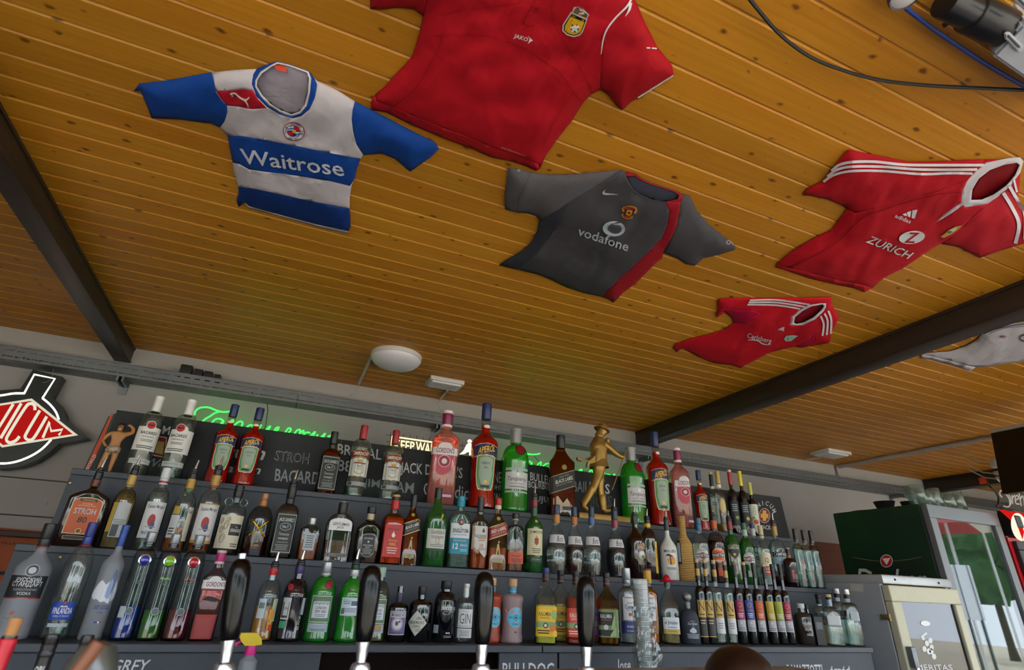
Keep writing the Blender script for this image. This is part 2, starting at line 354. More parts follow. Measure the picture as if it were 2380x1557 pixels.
# ------------------------------------------------------------------ round ceiling lamp and emergency lights
lampw = P('#d4d3dc', .35, var=.02); offw = P('#c9c6c4', .5, var=.03)
c = at_z(922, 826, ZC); R = 58 * depth(c) / F
t = thing('ceiling_lamp', 'round white dome ceiling lamp above the bar shelves', 'ceiling lamp', (c.x, c.y, ZC))
MB().lathe([(R * .96, -.028), (R, -.024), (R, -.001)], offw, 48).build('base_ring', t)
MB().lathe([(.001, -.082)] + [(R * .97 * math.sin(a), -.026 - .056 * math.cos(a)) for a in [i * math.pi / 24 for i in range(1, 13)]], lampw, 48).build('shade', t)
def strip(name, label, pts, w, z=ZC - .001):
    mb = MB(); a, b = [at_z(*p, z) for p in pts]; d = (b - a).normalized(); n = Vector((-d.y, d.x, 0)) * w / 2
    v = [a - n, a + n, b + n, b - n]; mb.add([Vector((q.x, q.y, z)) for q in v] + [Vector((q.x, q.y, z - .011)) for q in v], [(0, 1, 2, 3), (7, 6, 5, 4), (0, 4, 5, 1), (1, 5, 6, 2), (2, 6, 7, 3), (3, 7, 4, 0)], offw)
    return tag(mb.build(name, smooth=False), label, 'cable duct')
strip('cable_duct', 'thin white cable duct running from the dome lamp to the wall', ((864, 825), (835, 890)), .014)
strip('cable_duct', 'short white cable duct beside the box light near the dome lamp', ((1040, 905), (1022, 927)), .014)
strip('cable_duct', 'white cable duct beside the ceiling box light near the fridges', ((1905, 1062), (1874, 1067)), .014)
def emergency(label, px, py, wpx):
    c = at_z(px, py, ZC); w = wpx * depth(c) / F / 2
    t = thing('emergency_light', label, 'emergency light', (c.x, c.y, ZC), 'emergency lights on the ceiling')
    MB().box(-w, w, -w * .66, w * .66, -.028, -.001, offw, .004).build('housing', t)
    mb = MB(); mb.box(-w * .86, w * .86, -w * .52, w * .52, -.038, -.027, lampw, .003)
    for k in range(-5, 6): mb.box(-w * .7, w * .7, k * w * .08 - .0015, k * w * .08 + .0015, -.0395, -.037, P('#9a9898', .5))
    mb.build('diffuser', t, smooth=False)
emergency('white rectangular emergency light on the ceiling beside the dome lamp', 1034, 886, 80)
emergency('white rectangular emergency light on the ceiling near the green fridge', 1930, 1050, 74)
def cable(name, label, pts, r, h, cat='cable', n=6):
    mb = MB(); mb.tube(smooth_path(pts, n), r, P(h, .5), 8); return tag(mb.build(name), label, cat)
cable('wire', 'thin white wire from the dome lamp duct down to the tray', [at_z(835, 890, ZC - .012), at_y(828, 905, YW - .01), at_y(812, 925, YW - .02), at_y(806, 934, 3.44)], .0018, '#b9b4b0')
cable('wire', 'thin white wire hanging from the box light towards the big pink bottle', [at_z(1023, 926, ZC - .012), at_y(1021, 940, YW - .01), at_y(1026, 955, YW - .02), at_y(1029, 972, 3.44)], .0018, '#cfcac6')
cable('wire', 'black wire hanging from the tray above the two left red bottles', [at_y(621, 938, 3.44), at_y(622, 955, 3.5), at_y(618, 985, 3.5), at_y(612, 1004, 3.5)], .0022, '#2b2b33')
cable('wire', 'thin wire crossing the wall below the tray by the bare neon tip', [at_y(1240, 1058, 3.5), at_y(1254, 1075, 3.5), at_y(1262, 1090, 3.5)], .0022, '#2b2b33')
# conduit to the screen and down the wall
a = at_z(1946, 1086, ZC - .02); b = at_z(2305, 1020, ZC - .02)
cable('conduit', 'grey plastic conduit crossing the ceiling to the hanging screen', [(a.x, YW - .01, ZC - .018), (a.x, (YW + b.y) / 2, ZC - .018), (a.x, b.y - .3, ZC - .018)], .017, '#a9a4a2', 'conduit', 2)
cable('conduit', 'grey conduit running down the wall above the tray', [(a.x - .01, YW - .016, ZC - .02), (a.x - .01, YW - .016, ZC - .08), (a.x - .01, YW - .016, TZ1 - .05)], .014, '#a9a4a2', 'conduit', 2)
# ------------------------------------------------------------------ projector, hanging lamp, cables on the ceiling at the top
cable('cable', 'black cable sagging in a long curve under the ceiling', [at_z(*p, ZC - .03) for p in ((1725, -25), (1760, 20), (1815, 82), (1880, 130), (1950, 160), (2040, 185), (2150, 198), (2260, 204), (2420, 211))], .0042, '#17181c')
cable('cable', 'blue network cable running past the projector', [at_z(*p, ZC - .03) for p in ((2085, 0), (2110, 22), (2170, 68), (2240, 115), (2310, 160), (2430, 228))], .0048, '#26409a')
pw = P('#a4aab8', .4); pk = at_z(2380, 130, ZC - .06)
pj = thing('projector', 'white ceiling projector with black lens barrel at the top corner', 'projector', (pk.x, pk.y, ZC)); pjl = pj.location.copy()
def prism(name, pts, z0, z1, mat, bev=.004):
    bm = bmesh.new(); q = [at_z(*p, (z0 + z1) / 2) for p in pts]; lo = [bm.verts.new((p.x - pjl.x, p.y - pjl.y, z0 - pjl.z)) for p in q]; hi = [bm.verts.new((p.x - pjl.x, p.y - pjl.y, z1 - pjl.z)) for p in q]; n = len(q)
    bm.faces.new(lo); bm.faces.new(hi[::-1])
    for i in range(n): bm.faces.new((lo[i], hi[i], hi[(i + 1) % n], lo[(i + 1) % n]))
    bmesh.ops.recalc_face_normals(bm, faces=bm.faces); bmesh.ops.bevel(bm, geom=list(bm.edges), offset=bev, segments=2, affect='EDGES'); bm.verts.index_update()
    mb = MB(); mb.add([v.co.copy() for v in bm.verts], [[v.index for v in f.verts] for f in bm.faces], mat); bm.free(); return mb.build(name, pj)
prism('body', [(2366, 28), (2294, 106), (2480, 238), (2560, 110)], ZC - .095, ZC - .02, pw, .006)
a, b = at_z(2331, 66, ZC - .056), at_z(2196, 4, ZC - .056); ax = b - a; ln = ax.length; ax.normalize(); rb = (at_z(2366, 28, ZC - .056) - at_z(2294, 106, ZC - .056)).length * .48
mb = MB(); mb.lathe([(rb, 0), (rb, ln * .55), (rb * .97, ln * .56), (rb * .84, ln * .57), (rb * .84, ln * .97), (rb * .8, ln)], P('#15171d', .3, spec=.5), 36, c=a - pjl, axis=ax); mb.build('lens_barrel', pj)
for dx, dy in ((0, 0), (18, -92)):
    prism('foot', [(2334 + dx, 76 + dy), (2346 + dx, 74 + dy), (2378 + dx, 106 + dy), (2378 + dx, 117 + dy), (2366 + dx, 120 + dy), (2334 + dx, 88 + dy)], ZC - .101, ZC - .094, P('#b9becb', .4), .002); prism('foot_slot', [(2341 + dx, 84 + dy), (2345 + dx, 81 + dy), (2372 + dx, 108 + dy), (2368 + dx, 112 + dy)], ZC - .1035, ZC - .100, P('#4a4e5a', .5), .001)
prism('ceiling_mount', [(2420, 90), (2400, 130), (2440, 160), (2460, 120)], ZC - .021, ZC - .001, pw, .002)
prism('focus_tab', [(2206, 48), (2212, 40), (2196, 58), (2190, 62)], ZC - .075, ZC - .06, P('#15171d', .4), .001)
o = at_z(2103, -10, ZC - .05)
sp = thing('spotlight', 'round white spotlight with dark rim cut by the top edge', 'spotlight', (o.x, o.y, ZC - .05))
Rr = .028
MB().lathe([(Rr * .9, -.004), (Rr, -.006), (Rr * 1.1, 0), (Rr * 1.0, .03), (Rr * .5, .049)], P('#3a3a42', .4), 32).build('housing', sp)
MB().lathe([(.001, -.009), (Rr * .6, -.008), (Rr * .9, -.004), (Rr * .9, -.001)], P('#c9c4cc', .3), 32).build('lens', sp)
# ------------------------------------------------------------------ stepped back bar
SZ = (EYE - .183, EYE + .070, EYE + .345); SY = (2.04, 2.27, 2.50); SX0, SX1 = -.735, 2.77; SXE = (2.77, 2.885, 2.90)
slate = P('#333b45', .55, var=.14, scale=9., bump=.12); slate2 = P('#3a424c', .5, var=.2, scale=14., bump=.1)
bar = thing('back_bar', 'dark grey stepped back bar with three tiers for bottles', 'bar shelf', (0, 2.04, 0))
lab0 = lambda n, m, p: m.build(n, p, smooth=False)
for k in range(3):
    y1 = SY[k + 1] + .03 if k < 2 else 2.735
    mb = MB(); mb.box(SX0, SXE[k] if k else 1.0, SY[k] - 2.04, y1 - 2.04, SZ[k] - .022, SZ[k], slate2, .0025); lab0('shelf_board', mb, bar)
    if k == 0:
        mb = MB(); mb.box(1.004, SX1, 0, y1 - 2.04, SZ[0] - .022, SZ[0], slate2, .0025); lab0('shelf_board', mb, bar)
    if k:
        mb = MB(); mb.box(SX0, SXE[k], SY[k] - 2.04 + .008, SY[k] - 2.04 + .024, SZ[k - 1], SZ[k] - .0225, slate); lab0('riser_panel', mb, bar)
mb = MB(); mb.box(SX0, SX1, .685, .70, .02, SZ[2] - .03, slate); lab0('back_panel', mb, bar)
brass = P('#b59a62', .3, .8)
for (px, py, k) in ((163, 1122, 2), (430, 1150, 2), (1070, 1240, 2), (140, 1295, 1), (520, 1305, 1), (1258, 1365, 1)):
    p = at_y(px, py, SY[k] + .008); mb = MB(); mb.lathe([(.0045, 0), (.004, .002), (.001, .003)], brass, 12, axis=(0, -1, 0)); mb.build('screw', bar, loc=(p.x, p.y - 2.04, p.z))
# panels under the lowest tier (chalked), with an open dark niche
chalk = P('#c3c8cc', .9, var=.25, scale=60.); chalk2 = P('#8d959b', .9, var=.3, scale=60.)
panels = []
def xs_at(px): return solve_x(px, 2.06, SZ[0] - .06)
for (a, b) in ((None, 742), (1158, 1294), (1298, None)):
    x0 = SX0 if a is None else xs_at(a); x1 = SX1 if b is None else xs_at(b)
    mb = MB(); mb.box(x0, x1, .014, .03, SZ[0] - .55, SZ[0] - .0225, slate, .002); panels.append(lab0('chalk_panel', mb, bar))
mb = MB(); mb.box(SX0, SX1, .42, .44, .02, SZ[0] - .03, P('#2a1a14', .9)); lab0('niche_back', mb, bar)
mb = MB(); mb.box(SX0, SX1, .014, .6, .02, SZ[0] - .552, slate); lab0('base_cabinet', mb, bar)
fn_low = lambda px, py, k: at_y(px, py, 2.0535 - k * .001)
def chalk_text(parent, items, fn):
    for it in items:
        txt, p0, p1, up = it[:4]; o = it[4] if len(it) > 4 else {}
        mb = MB(); text_on(mb, txt, p0, p1, up, fn, o.get('m', chalk), o.get('b', .015), o.get('s', 0.))
        if o.get('hollow'): text_on(mb, txt, p0, p1, up, fn, P('#23282c', .8), -.004, o.get('s', 0.), 1)
        loc = parent.matrix_world.inverted() if parent else None
        ob = mb.build('chalk_lettering', smooth=False); ob.parent = parent
        pl = Vector((0, 0, 0)); q = parent
        while q is not None: pl += q.location; q = q.parent
        for v in ob.data.vertices: v.co -= pl
chalk_text(bar, [('GREY', (256, 1562), (344, 1562), (8, -29), dict(s=.2)), ('GOOSE', (262, 1606), (372, 1606), (8, -29), dict(s=.2)), ('BULLDOG', (1168, 1574), (1288, 1574), (0, -34), dict(b=.03)), ('Jose', (1434, 1572), (1466, 1570), (0, -40), {}), ('XX.', (1330, 1563), (1395, 1563), (0, -10), dict(m=chalk2)),
    ('RAMAZZOTTI', (1832, 1572), (1914, 1572), (-4, -28), {}), ('árpád', (1932, 1572), (1978, 1572), (-4, -24), {}), ('IRAI', (1784, 1570), (1808, 1570), (-2, -18), dict(m=chalk2))], fn_low)
# ------------------------------------------------------------------ chalkboards standing on the top tier
YB = 2.690; bz0 = SZ[2]; bz1 = at_y(800, 1022, YB).z
board_m = P('#24292c', .75, var=.25, scale=5., bump=.05)
cuts = [solve_x(272, YB, bz1), solve_x(795, YB, bz1), solve_x(1400, YB, bz1), at_y(1814, 1157, YB).x]
bl = ('long black chalkboard lettered in chalk behind the clear and red bottles', 'black chalkboard lettered in chalk behind the large pink and red bottles', 'black chalkboard with a round red cross emblem behind the slim dark bottles')
cbs = []
for k in range(3):
    t = thing('chalkboard', bl[k], 'chalkboard', (cuts[k], YB, bz0), 'chalkboards on the top tier')
    x1 = cuts[k + 1] - cuts[k] - .002; mb = MB()
    if k < 2: mb.box(0, x1, .0, .014, .001, bz1 - bz0, board_m, .002)
    else:
        xb = at_y(1838, 1252, YB).x - cuts[k]; v = [(0, 0, .001), (xb, 0, .001), (x1, 0, bz1 - bz0), (0, 0, bz1 - bz0)]
        mb.add(v + [(q[0], .014, q[2]) for q in v], [(0, 1, 2, 3), (7, 6, 5, 4), (0, 4, 5, 1), (1, 5, 6, 2), (2, 6, 7, 3), (3, 7, 4, 0)], board_m)
    mb.build('board', t, smooth=False); cbs.append(t)
fn_b = lambda px, py, k: at_y(px, py, YB - .0008 - k * .0006)
c4 = lambda x, y: (380 + x / 5.19, 900 + y / 5.19)
c5 = lambda x, y: (720 + x / 5.19, 920 + y / 5.19)
c7 = lambda x, y: (1060 + x / 5.0225, 920 + y / 5.0225)
c9 = lambda x, y: (1400 + x / 4.58, 980 + y / 4.58)
chalk_text(cbs[0], [('Mc', (376, 1009), (405, 1013), (4, -20)), ('World', (338, 1083), (420, 1094), (5, -20), dict(m=chalk2, s=.3)), ('rum', (520, 1064), c4(1215, 880), (4, -22), dict(s=.2)), ('Bacon', (500, 1096), c4(1165, 1050), (4, -20), dict(s=.2)),
    ('STROH', c4(1330, 890), c4(1755, 935), (4, -27), dict(hollow=1, b=.035)), ('BACARDI', c4(1335, 1130), c4(1905, 1180), (4, -29), dict(b=.03, m=chalk2))], fn_b)
chalk_text(cbs[1], [('BRUTAL', c5(330, 700), c5(860, 775), (2, -24), {}), ('88', c5(330, 905), c5(500, 925), (2, -27), {}), ('JIM', c5(640, 1122), c5(840, 1142), (2, -25), dict(m=chalk2)), ('BEAM', c5(880, 1146), c5(1250, 1180), (2, -25), dict(m=chalk2)), ("JACK DANIEL'S", c5(1090, 960), c5(1840, 1035), (1, -33), {}),
    ('Glenddich', c5(1370, 1200), c5(1990, 1260), (1, -31), dict(b=0.)), ('HENNE', c7(300, 1005), c7(530, 1020), (0, -26), dict(b=.03)), ('JOHNNY', c7(390, 1110), c7(640, 1135), (0, -17)), ('WALKER', c7(390, 1200), c7(640, 1225), (0, -15)),
    ('BULLEIT', c7(865, 985), c7(1130, 1040), (0, -19)), ('BOURBON', c7(845, 1070), c7(1130, 1105), (0, -16)), ('JUJU', c7(880, 1250), c7(1090, 1270), (0, -18)), ('BAILEYS', c7(1365, 1120), c7(1700, 1140), (0, -26), dict(b=.03, m=chalk2))], fn_b)
chalk_text(cbs[2], [('S', c7(1740, 1140), c7(1795, 1150), (0, -23), dict(b=.03)), ('BOLS', c9(-135, 920), c9(105, 925), (0, -32), dict(hollow=1, b=.03, m=chalk2)), ('ZWACK', c9(1640, 1140), c9(1800, 1150), (-2, -10), dict(b=.02))], fn_b)
mb = MB(); cc = c9(1726, 1000)
for i, (ch, ang) in enumerate(zip('UNICUM', (-150, -125, -100, -75, -48, -22))):
    a = math.radians(ang); bx, by = cc[0] + 19.5 * math.cos(a), cc[1] + 24 * math.sin(a); tx, ty = -math.sin(a), math.cos(a); nx, ny = math.cos(a), math.sin(a)
    fw_i = .22 if ch == 'I' else 1.; text_on(mb, ch, (bx - tx * 3.6 * fw_i, by - ty * 4.2 * fw_i), (bx + tx * 3.6 * fw_i, by + ty * 4.2 * fw_i), (nx * 9, ny * 10.5), fn_b, chalk, .02)
poly_on(mb, ell(cc[0], cc[1], 13, 17.5), fn_b, chalk, 0); poly_on(mb, ell(cc[0], cc[1], 12, 16.3), fn_b, P('#8f1f26', .7), 1)
for pl in ([(-4, -12), (4, -12), (4, -4.5), (9, -4), (9, 6), (4, 5.5), (4, 12), (-4, 12), (-4, 5), (-9, 5), (-9, -5), (-4, -5)],): poly_on(mb, [(cc[0] + x, cc[1] + y) for x, y in pl], fn_b, P('#c9a94a', .6), 2)
ob = mb.build('emblem', cbs[2], smooth=False)
for v in ob.data.vertices: v.co -= cbs[2].location
mb = MB()   # cross emblem by the clear rum bottles
for pl, h, k in ([[(362, 1012), (388, 1016), (384, 1064), (352, 1058)], '#d9d2c8', 0], [[(364, 1014), (386, 1018), (382, 1062), (354, 1056)], '#8f1f26', 1], [[(366, 1024), (382, 1027), (378, 1056), (360, 1052)], '#b8a860', 2]): poly_on(mb, pl, fn_b, P(h, .7), k)
ob = mb.build('emblem', cbs[0], smooth=False)
for v in ob.data.vertices: v.co -= cbs[0].location
# rolled banner leaning at the end of the boards
a0, a1 = at_y(252, 968, 2.72), at_y(292, 955, 2.72); b0, b1 = at_y(190, 1098, 2.72), at_y(222, 1100, 2.72); b0.z = b1.z = SZ[2] + .001
t = thing('banner', 'orange and green banner leaning behind the chalkboard end', 'banner', b0)
mb = MB(); v = [b0, b1, a1, a0]; v2 = [p + Vector((0, .012, 0)) for p in v]
mb.add([p - b0 for p in v + v2], [(0, 1, 2, 3), (7, 6, 5, 4), (0, 4, 5, 1), (1, 5, 6, 2), (2, 6, 7, 3), (3, 7, 4, 0)], P('#1c2a2a', .6)); mb.build('sheet', t, smooth=False)
fnb2 = lambda px, py, k: at_y(px, py, 2.7185 - k * .0006) - b0
mb = MB(); poly_on(mb, [(256, 966), (264, 962), (232, 1040), (206, 1094), (196, 1094)], fnb2, P('#c8492a', .6)); poly_on(mb, [(264, 962), (284, 957), (250, 1010), (240, 1030)], fnb2, P('#1f4a40', .6)); mb.build('stripes', t, smooth=False)
mb = MB(); text_on(mb, 'WORLD', (203, 1096), (225, 1058), (-7, -3), fnb2, P('#d8d0c8', .7), .02, 0, 2); mb.build('lettering', t, smooth=False)
# ================================================================== signs on the wall
def shift(ob, loc):
    for v in ob.data.vertices: v.co -= Vector(loc)
    return ob
YS = 3.46
cu_ = lambda x, y: (x / 4.325, 840 + y / 4.325)
sg = thing('bottle_sign', 'round bottle-shaped black sign with lit white outline and red band', 'sign', at_y(0, 1000, YS))
sl = sg.location.copy()
outer = [(330, 82), (628, 155), (520, 355), (600, 430), (650, 520), (662, 582), (888, 772), (590, 825), (500, 910), (360, 1000), (200, 1058), (0, 1080), (-200, 1050), (-400, 960), (-540, 830), (-610, 680), (-560, 500), (-430, 380), (-200, 300), (0, 290), (205, 275)]
front = [at_y(*cu_(*p), YS) - sl for p in outer]; n = len(front)
mb = MB(); tr = tessellate_polygon([front]); dk = P('#16201f', .35, spec=.5)
mb.add(front, [tuple(t_) for t_ in tr], dk); mb.add(front + [p + Vector((0, .06, 0)) for p in front], [(i, (i + 1) % n, n + (i + 1) % n, n + i) for i in range(n)], dk)
mb.build('board', sg, smooth=False)
fs_ = lambda px, py, k: at_y(px, py, YS - .002 - k * .002) - sl
glow = E('#fff6e0', 2.4)
mb = MB()
ol = [cu_(*p) for p in ((515, 785), (420, 880), (300, 955), (150, 1010), (0, 1025), (-200, 1000), (-380, 915), (-500, 790), (-560, 660), (-510, 510), (-400, 420), (-200, 350), (0, 342), (130, 322), (240, 320))]
line_on(mb, sm2(ol, 5), 4.6, fs_, glow); line_on(mb, [cu_(*p) for p in ((240, 326), (345, 130), (552, 173), (425, 372))], 4.6, fs_, glow)
line_on(mb, sm2([cu_(*p) for p in ((425, 368), (500, 430), (560, 505), (592, 585))], 5), 4.8, fs_, glow); mb.build('lit_outline', sg, smooth=False)
band = [(785, 742), (320, 372), (-445, 494), (20, 865)]
mb = MB(); poly_on(mb, [cu_(*p) for p in band], fs_, E('#e2dcc2', .7), 1); b2 = [(170 + (x - 170) * .92 - (0 if x < 700 else 6), 618 + (y - 618) * .9) for x, y in band]
poly_on(mb, [cu_(*p) for p in b2], fs_, E('#c81e1a', .55), 2); mb.build('red_band', sg, smooth=False)
mb = MB(); lt = E('#e8e4cc', .75)
for st_, w_ in (([(430, 768), (498, 606), (514, 700), (630, 684), (590, 741)], 6.4), ([(400, 492), (268, 716), (256, 768), (300, 790), (352, 752), (470, 552)], 7.), ([(352, 490), (345, 440), (305, 424), (252, 467), (88, 728), (66, 790), (100, 816), (160, 794), (196, 752)], 7.2), ([(214, 420), (6, 772)], 7.2), ([(134, 428), (-90, 790), (-70, 500), (-230, 720)], 7.2), ([(-110, 520), (-290, 640), (-330, 600), (-250, 500)], 7.)):
    line_on(mb, sm2([cu_(*p) for p in st_], 5) if len(st_) > 5 else [cu_(*p) for p in st_], w_, fs_, lt, 3)
mb.build('lettering', sg, smooth=False)
cable('wire', 'thin pale string hanging in front of the bottle sign', [at_y(124, 858, 3.42), at_y(121, 875, 3.43), at_y(112, 886, 3.43), at_y(98, 889, 3.44)], .0012, '#8a8a72')
# rust coloured barrel poster low on the wall
t = thing('poster', 'rust orange poster with black letters low on the wall', 'poster', at_y(0, 1500, 3.5)); tl = t.location.copy()
fp = lambda px, py, k: at_y(px, py, 3.50 - k * .001) - tl
mb = MB(); q = [at_y(*p, 3.5) - tl for p in ((-160, 1212), (135, 1238), (135, 1700), (-160, 1700))]; mb.add(q + [p + Vector((0, .03, 0)) for p in q], [(0, 1, 2, 3), (7, 6, 5, 4), (0, 4, 5, 1), (1, 5, 6, 2), (2, 6, 7, 3), (3, 7, 4, 0)], P('#9c4a1c', .7, var=.25, scale=6.)); mb.build('sheet', t, smooth=False)
mb = MB(); text_on(mb, 'L', (-14, 1336), (18, 1336), (4, -52), fp, P(BLACK, .7), .05, 0, 1); text_on(mb, 'DISTILLING CO. L', (-20, 1262), (96, 1272), (1, -6), fp, P('#3a1c10', .7), .01, 0, 1); text_on(mb, 'L', (-24, 1440), (14, 1440), (4, -80), fp, P(BLACK, .7), .05, 0, 1); mb.build('lettering', t, smooth=False)
t = thing('wall_ledge', 'dark brown wooden ledge above the rust poster', 'ledge', at_y(0, 1238, 3.47))
mb = MB(); mb.box(-1.2, .36, 0, .074, -.014, .014, P('#3a2012', .6, var=.2), .004); mb.build('board', t, smooth=False)
# ------------------------------------------------------------------ neon signs
def neon(label, strokes, fmap, hexc, Y, rad=.0045, s=3.2):
    t = thing('neon_sign', label, 'neon sign', fmap(*strokes[0][0]) and at_y(*fmap(*strokes[0][0]), Y)); tl = t.location.copy(); m = E(hexc, s)
    for st_ in strokes:
        mb = MB(); mb.tube([at_y(*fmap(*p), Y) - tl for p in sm2(st_, 4)], rad, m, 8); mb.build('tube', t)
    for p in (strokes[0][0], strokes[-1][-1]):
        q = at_y(*fmap(*p), Y) - tl; mb = MB(); mb.tube([q, q + Vector((0, YW - Y, 0))], .002, P('#555555', .5), 6); mb.build('standoff', t)
script = [[(375, 335), (385, 290), (430, 252), (500, 240), (560, 248), (620, 272), (690, 295), (760, 297), (830, 285)],
    [(700, 290), (620, 310), (560, 350), (500, 385), (450, 440), (415, 510), (390, 590)],
    [(725, 405), (680, 380), (630, 385), (590, 420), (570, 470), (590, 510), (640, 490), (700, 430), (725, 405), (700, 470), (715, 510)],
    [(755, 510), (790, 440), (830, 395), (845, 410), (820, 500), (850, 460), (910, 415), (950, 418), (950, 450), (925, 510), (950, 520)],
    [(1090, 470), (1045, 455), (1000, 490), (985, 540), (1030, 540), (1080, 490), (1090, 470), (1040, 600), (1000, 660)],
    [(1180, 452), (1130, 540), (1150, 570), (1220, 530), (1290, 466), (1240, 560), (1260, 580)],
    [(1300, 560), (1370, 520), (1390, 482), (1350, 500), (1330, 570), (1370, 590), (1420, 560)],
    [(1440, 590), (1500, 500), (1530, 498), (1535, 520), (1490, 560), (1460, 590)],
    [(1560, 590), (1610, 520), (1650, 515), (1640, 560), (1690, 520), (1680, 590)],
    [(1770, 550), (1720, 545), (1690, 590), (1720, 610), (1790, 570), (1830, 535), (1800, 600)],
    [(1860, 570), (1840, 610), (1900, 600), (1950, 555), (1900, 650), (1860, 720)], [(1980, 590), (2000, 590), (2040, 575)]]
neon('bright green neon script sign glowing above the left chalkboard', script, lambda x, y: (380 + x / 5.19, 900 + y / 5.19), '#35ff48', 3.46, .0045, 2.4)
neon('bright green neon script sign half hidden behind the gold statuette', script, lambda x, y: (1255 + (x - 830) / 5.75, 1054 + (y - 285) / 5.4 + (x - 830) * .0012), '#35ff48', 3.46, .0042, 2.4)
# warm lit letter sign on a wire grid behind the boards
YK = 2.78
t = thing('lit_sign', 'warm yellow lit letter sign on a black wire grid', 'neon sign', at_y(905, 1060, YK)); tl = t.location.copy()
fk = lambda px, py, k: at_y(px, py, YK - .004 - k * .002) - tl
ck = lambda x, y: (720 + x / 5.19, 920 + y / 5.19)
wire = P('#101012', .4); mb = MB()
for x in range(0, 15):
    a = ck(975 + x * 79, 435 + x * 11.3 ); b = ck(960 + x * 79, 900 + x * 11); mb.tube([at_y(*a, YK) - tl, at_y(*b, YK) - tl], .0014, wire, 5)
for y in (470, 550, 640, 730): mb.tube([at_y(*ck(920, y), YK) - tl, at_y(*ck(2080, y + 165), YK) - tl], .0014, wire, 5)
for x in (1000, 1950): a = at_y(*ck(x, 600), YK) - tl; mb.tube([a, Vector((a.x, a.y, SZ[2] - tl.z - .02))], .003, wire, 6)
mb.build('wire_grid', t)
wg = E('#ffd98a', 2.2); mb = MB(); line_on(mb, [ck(*p) for p in ((975, 640), (992, 488), (1500, 562), (1760, 602))], 3.4, fk, wg); mb.build('lit_frame', t, smooth=False)
mb = MB(); text_on(mb, 'KEEP', ck(1020, 640), ck(1258, 670), (1.5, -22), fk, wg, .05, 0, 1); text_on(mb, 'WALKING', ck(1275, 680), ck(1740, 745), (1.5, -25), fk, wg, .05, 0, 1); mb.build('lettering', t, smooth=False)
mb = MB()
for pl in ([(1900, 545), (1915, 525), (1940, 525), (1955, 545), (1950, 560), (1905, 560)], [(1890, 590), (1915, 565), (1945, 570), (1955, 600), (1945, 680), (1895, 680), (1855, 660)], [(1855, 660), (1895, 680), (1870, 700), (1806, 706)], [(1925, 680), (1950, 680), (1955, 716), (1920, 716)]): poly_on(mb, [ck(*p) for p in pl], fk, E('#ffe7b0', 2.0), 1)
mb.build('lit_emblem', t, smooth=False)
# ================================================================== fridges
silver = P('#6f757a', .4, .3, var=.06, scale=5.); silver2 = P('#a9b0b6', .4, .25, var=.05)
def glass_pane(): return G('#dfe9e6', '#9fb3ae', .01)
# green fridge with grey glass door
gx0, gx1, gyb, gyf, gz1 = 3.505, 4.19, 2.66, 2.092, EYE + .5565
t = thing('bottle_fridge', 'tall green beverage fridge with grey framed glass door', 'fridge', (gx0, gyf, 0)); g0 = Vector((gx0, gyf, 0)); gw, gd = gx1 - gx0, gyb - gyf
green = P('#13301f', .4, var=.1, scale=4.); grey = P('#7f858a', .4, .3)
mb = MB(); mb.box(0, .03, 0, gd, .12, gz1, green, .004); mb.box(gw - .03, gw, 0, gd, .12, gz1, green, .004); mb.box(.03, gw - .03, gd - .03, gd, .12, gz1, P('#b9c4c6', .5)); mb.box(.03, gw - .03, 0, gd - .03, gz1 - .05, gz1, P('#2a3030', .5)); mb.box(.03, gw - .03, 0, gd - .03, .12, .17, P('#2a3030', .5)); mb.build('cabinet', t, smooth=False)
mb = MB(); mb.box(.0, gw, -.01, .0, .13, gz1 - .01, P('#26292b', .7)); mb.build('gasket', t, smooth=False)
fr = .075; z0, z1 = .14, gz1 - .004
door = None
mb = MB()
for bx in ((0, gw, z1 - fr, z1), (0, gw, z0, z0 + fr), (0, fr * .8, z0 + fr, z1 - fr), (gw - fr * .8, gw, z0 + fr, z1 - fr)): mb.box(bx[0], bx[1], -.045, -.0105, bx[2], bx[3], silver, .003)
door = mb.build('door', t, smooth=False)
mb = MB(); mb.box(fr * .8 - .004, gw - fr * .8 + .004, -.032, -.022, z0 + fr - .004, z1 - fr + .004, glass_pane()); mb.build('pane', door, smooth=False)
for k in range(4): mb = MB(); mb.box(.035, gw - .035, .03, gd - .04, .5 + k * .34, .508 + k * .34, P('#cfd6d8', .3, .3)); mb.build('shelf', t, smooth=False)
fg = lambda px, py, k: at_x(px, py, gx0 - .0015 - k * .0006) - g0
cg = lambda x, y: (1880 + x / 2.698, 980 + y / 2.698)
mb = MB()
poly_on(mb, [cg(*p) for p in ((270, 850), (380, 868), (480, 873), (600, 865), (715, 848), (745, 965), (300, 965))], fg, P('#1a2a20', .4)); line_on(mb, sm2([cg(*p) for p in ((275, 850), (380, 868), (480, 875), (600, 867), (710, 848))], 4), 1.6, fg, P('#6e6a40', .5), 1)
poly_on(mb, [cg(*p) for p in ell(486, 873, 40, 41)], fg, P('#d8d8d4', .4), 2); poly_on(mb, [cg(*p) for p in ell(486, 873, 35, 36)], fg, P('#c01f2c', .4), 3); poly_on(mb, [cg(*p) for p in ((460, 858), (510, 854), (488, 900))], fg, P('#e0e0dc', .4), 4)
text_on(mb, 'Dreher', cg(300, 1045), cg(745, 1050), (-3, -46), fg, P('#cfd3d0', .4), .03, .2, 2); mb.build('side_graphics', t, smooth=False)
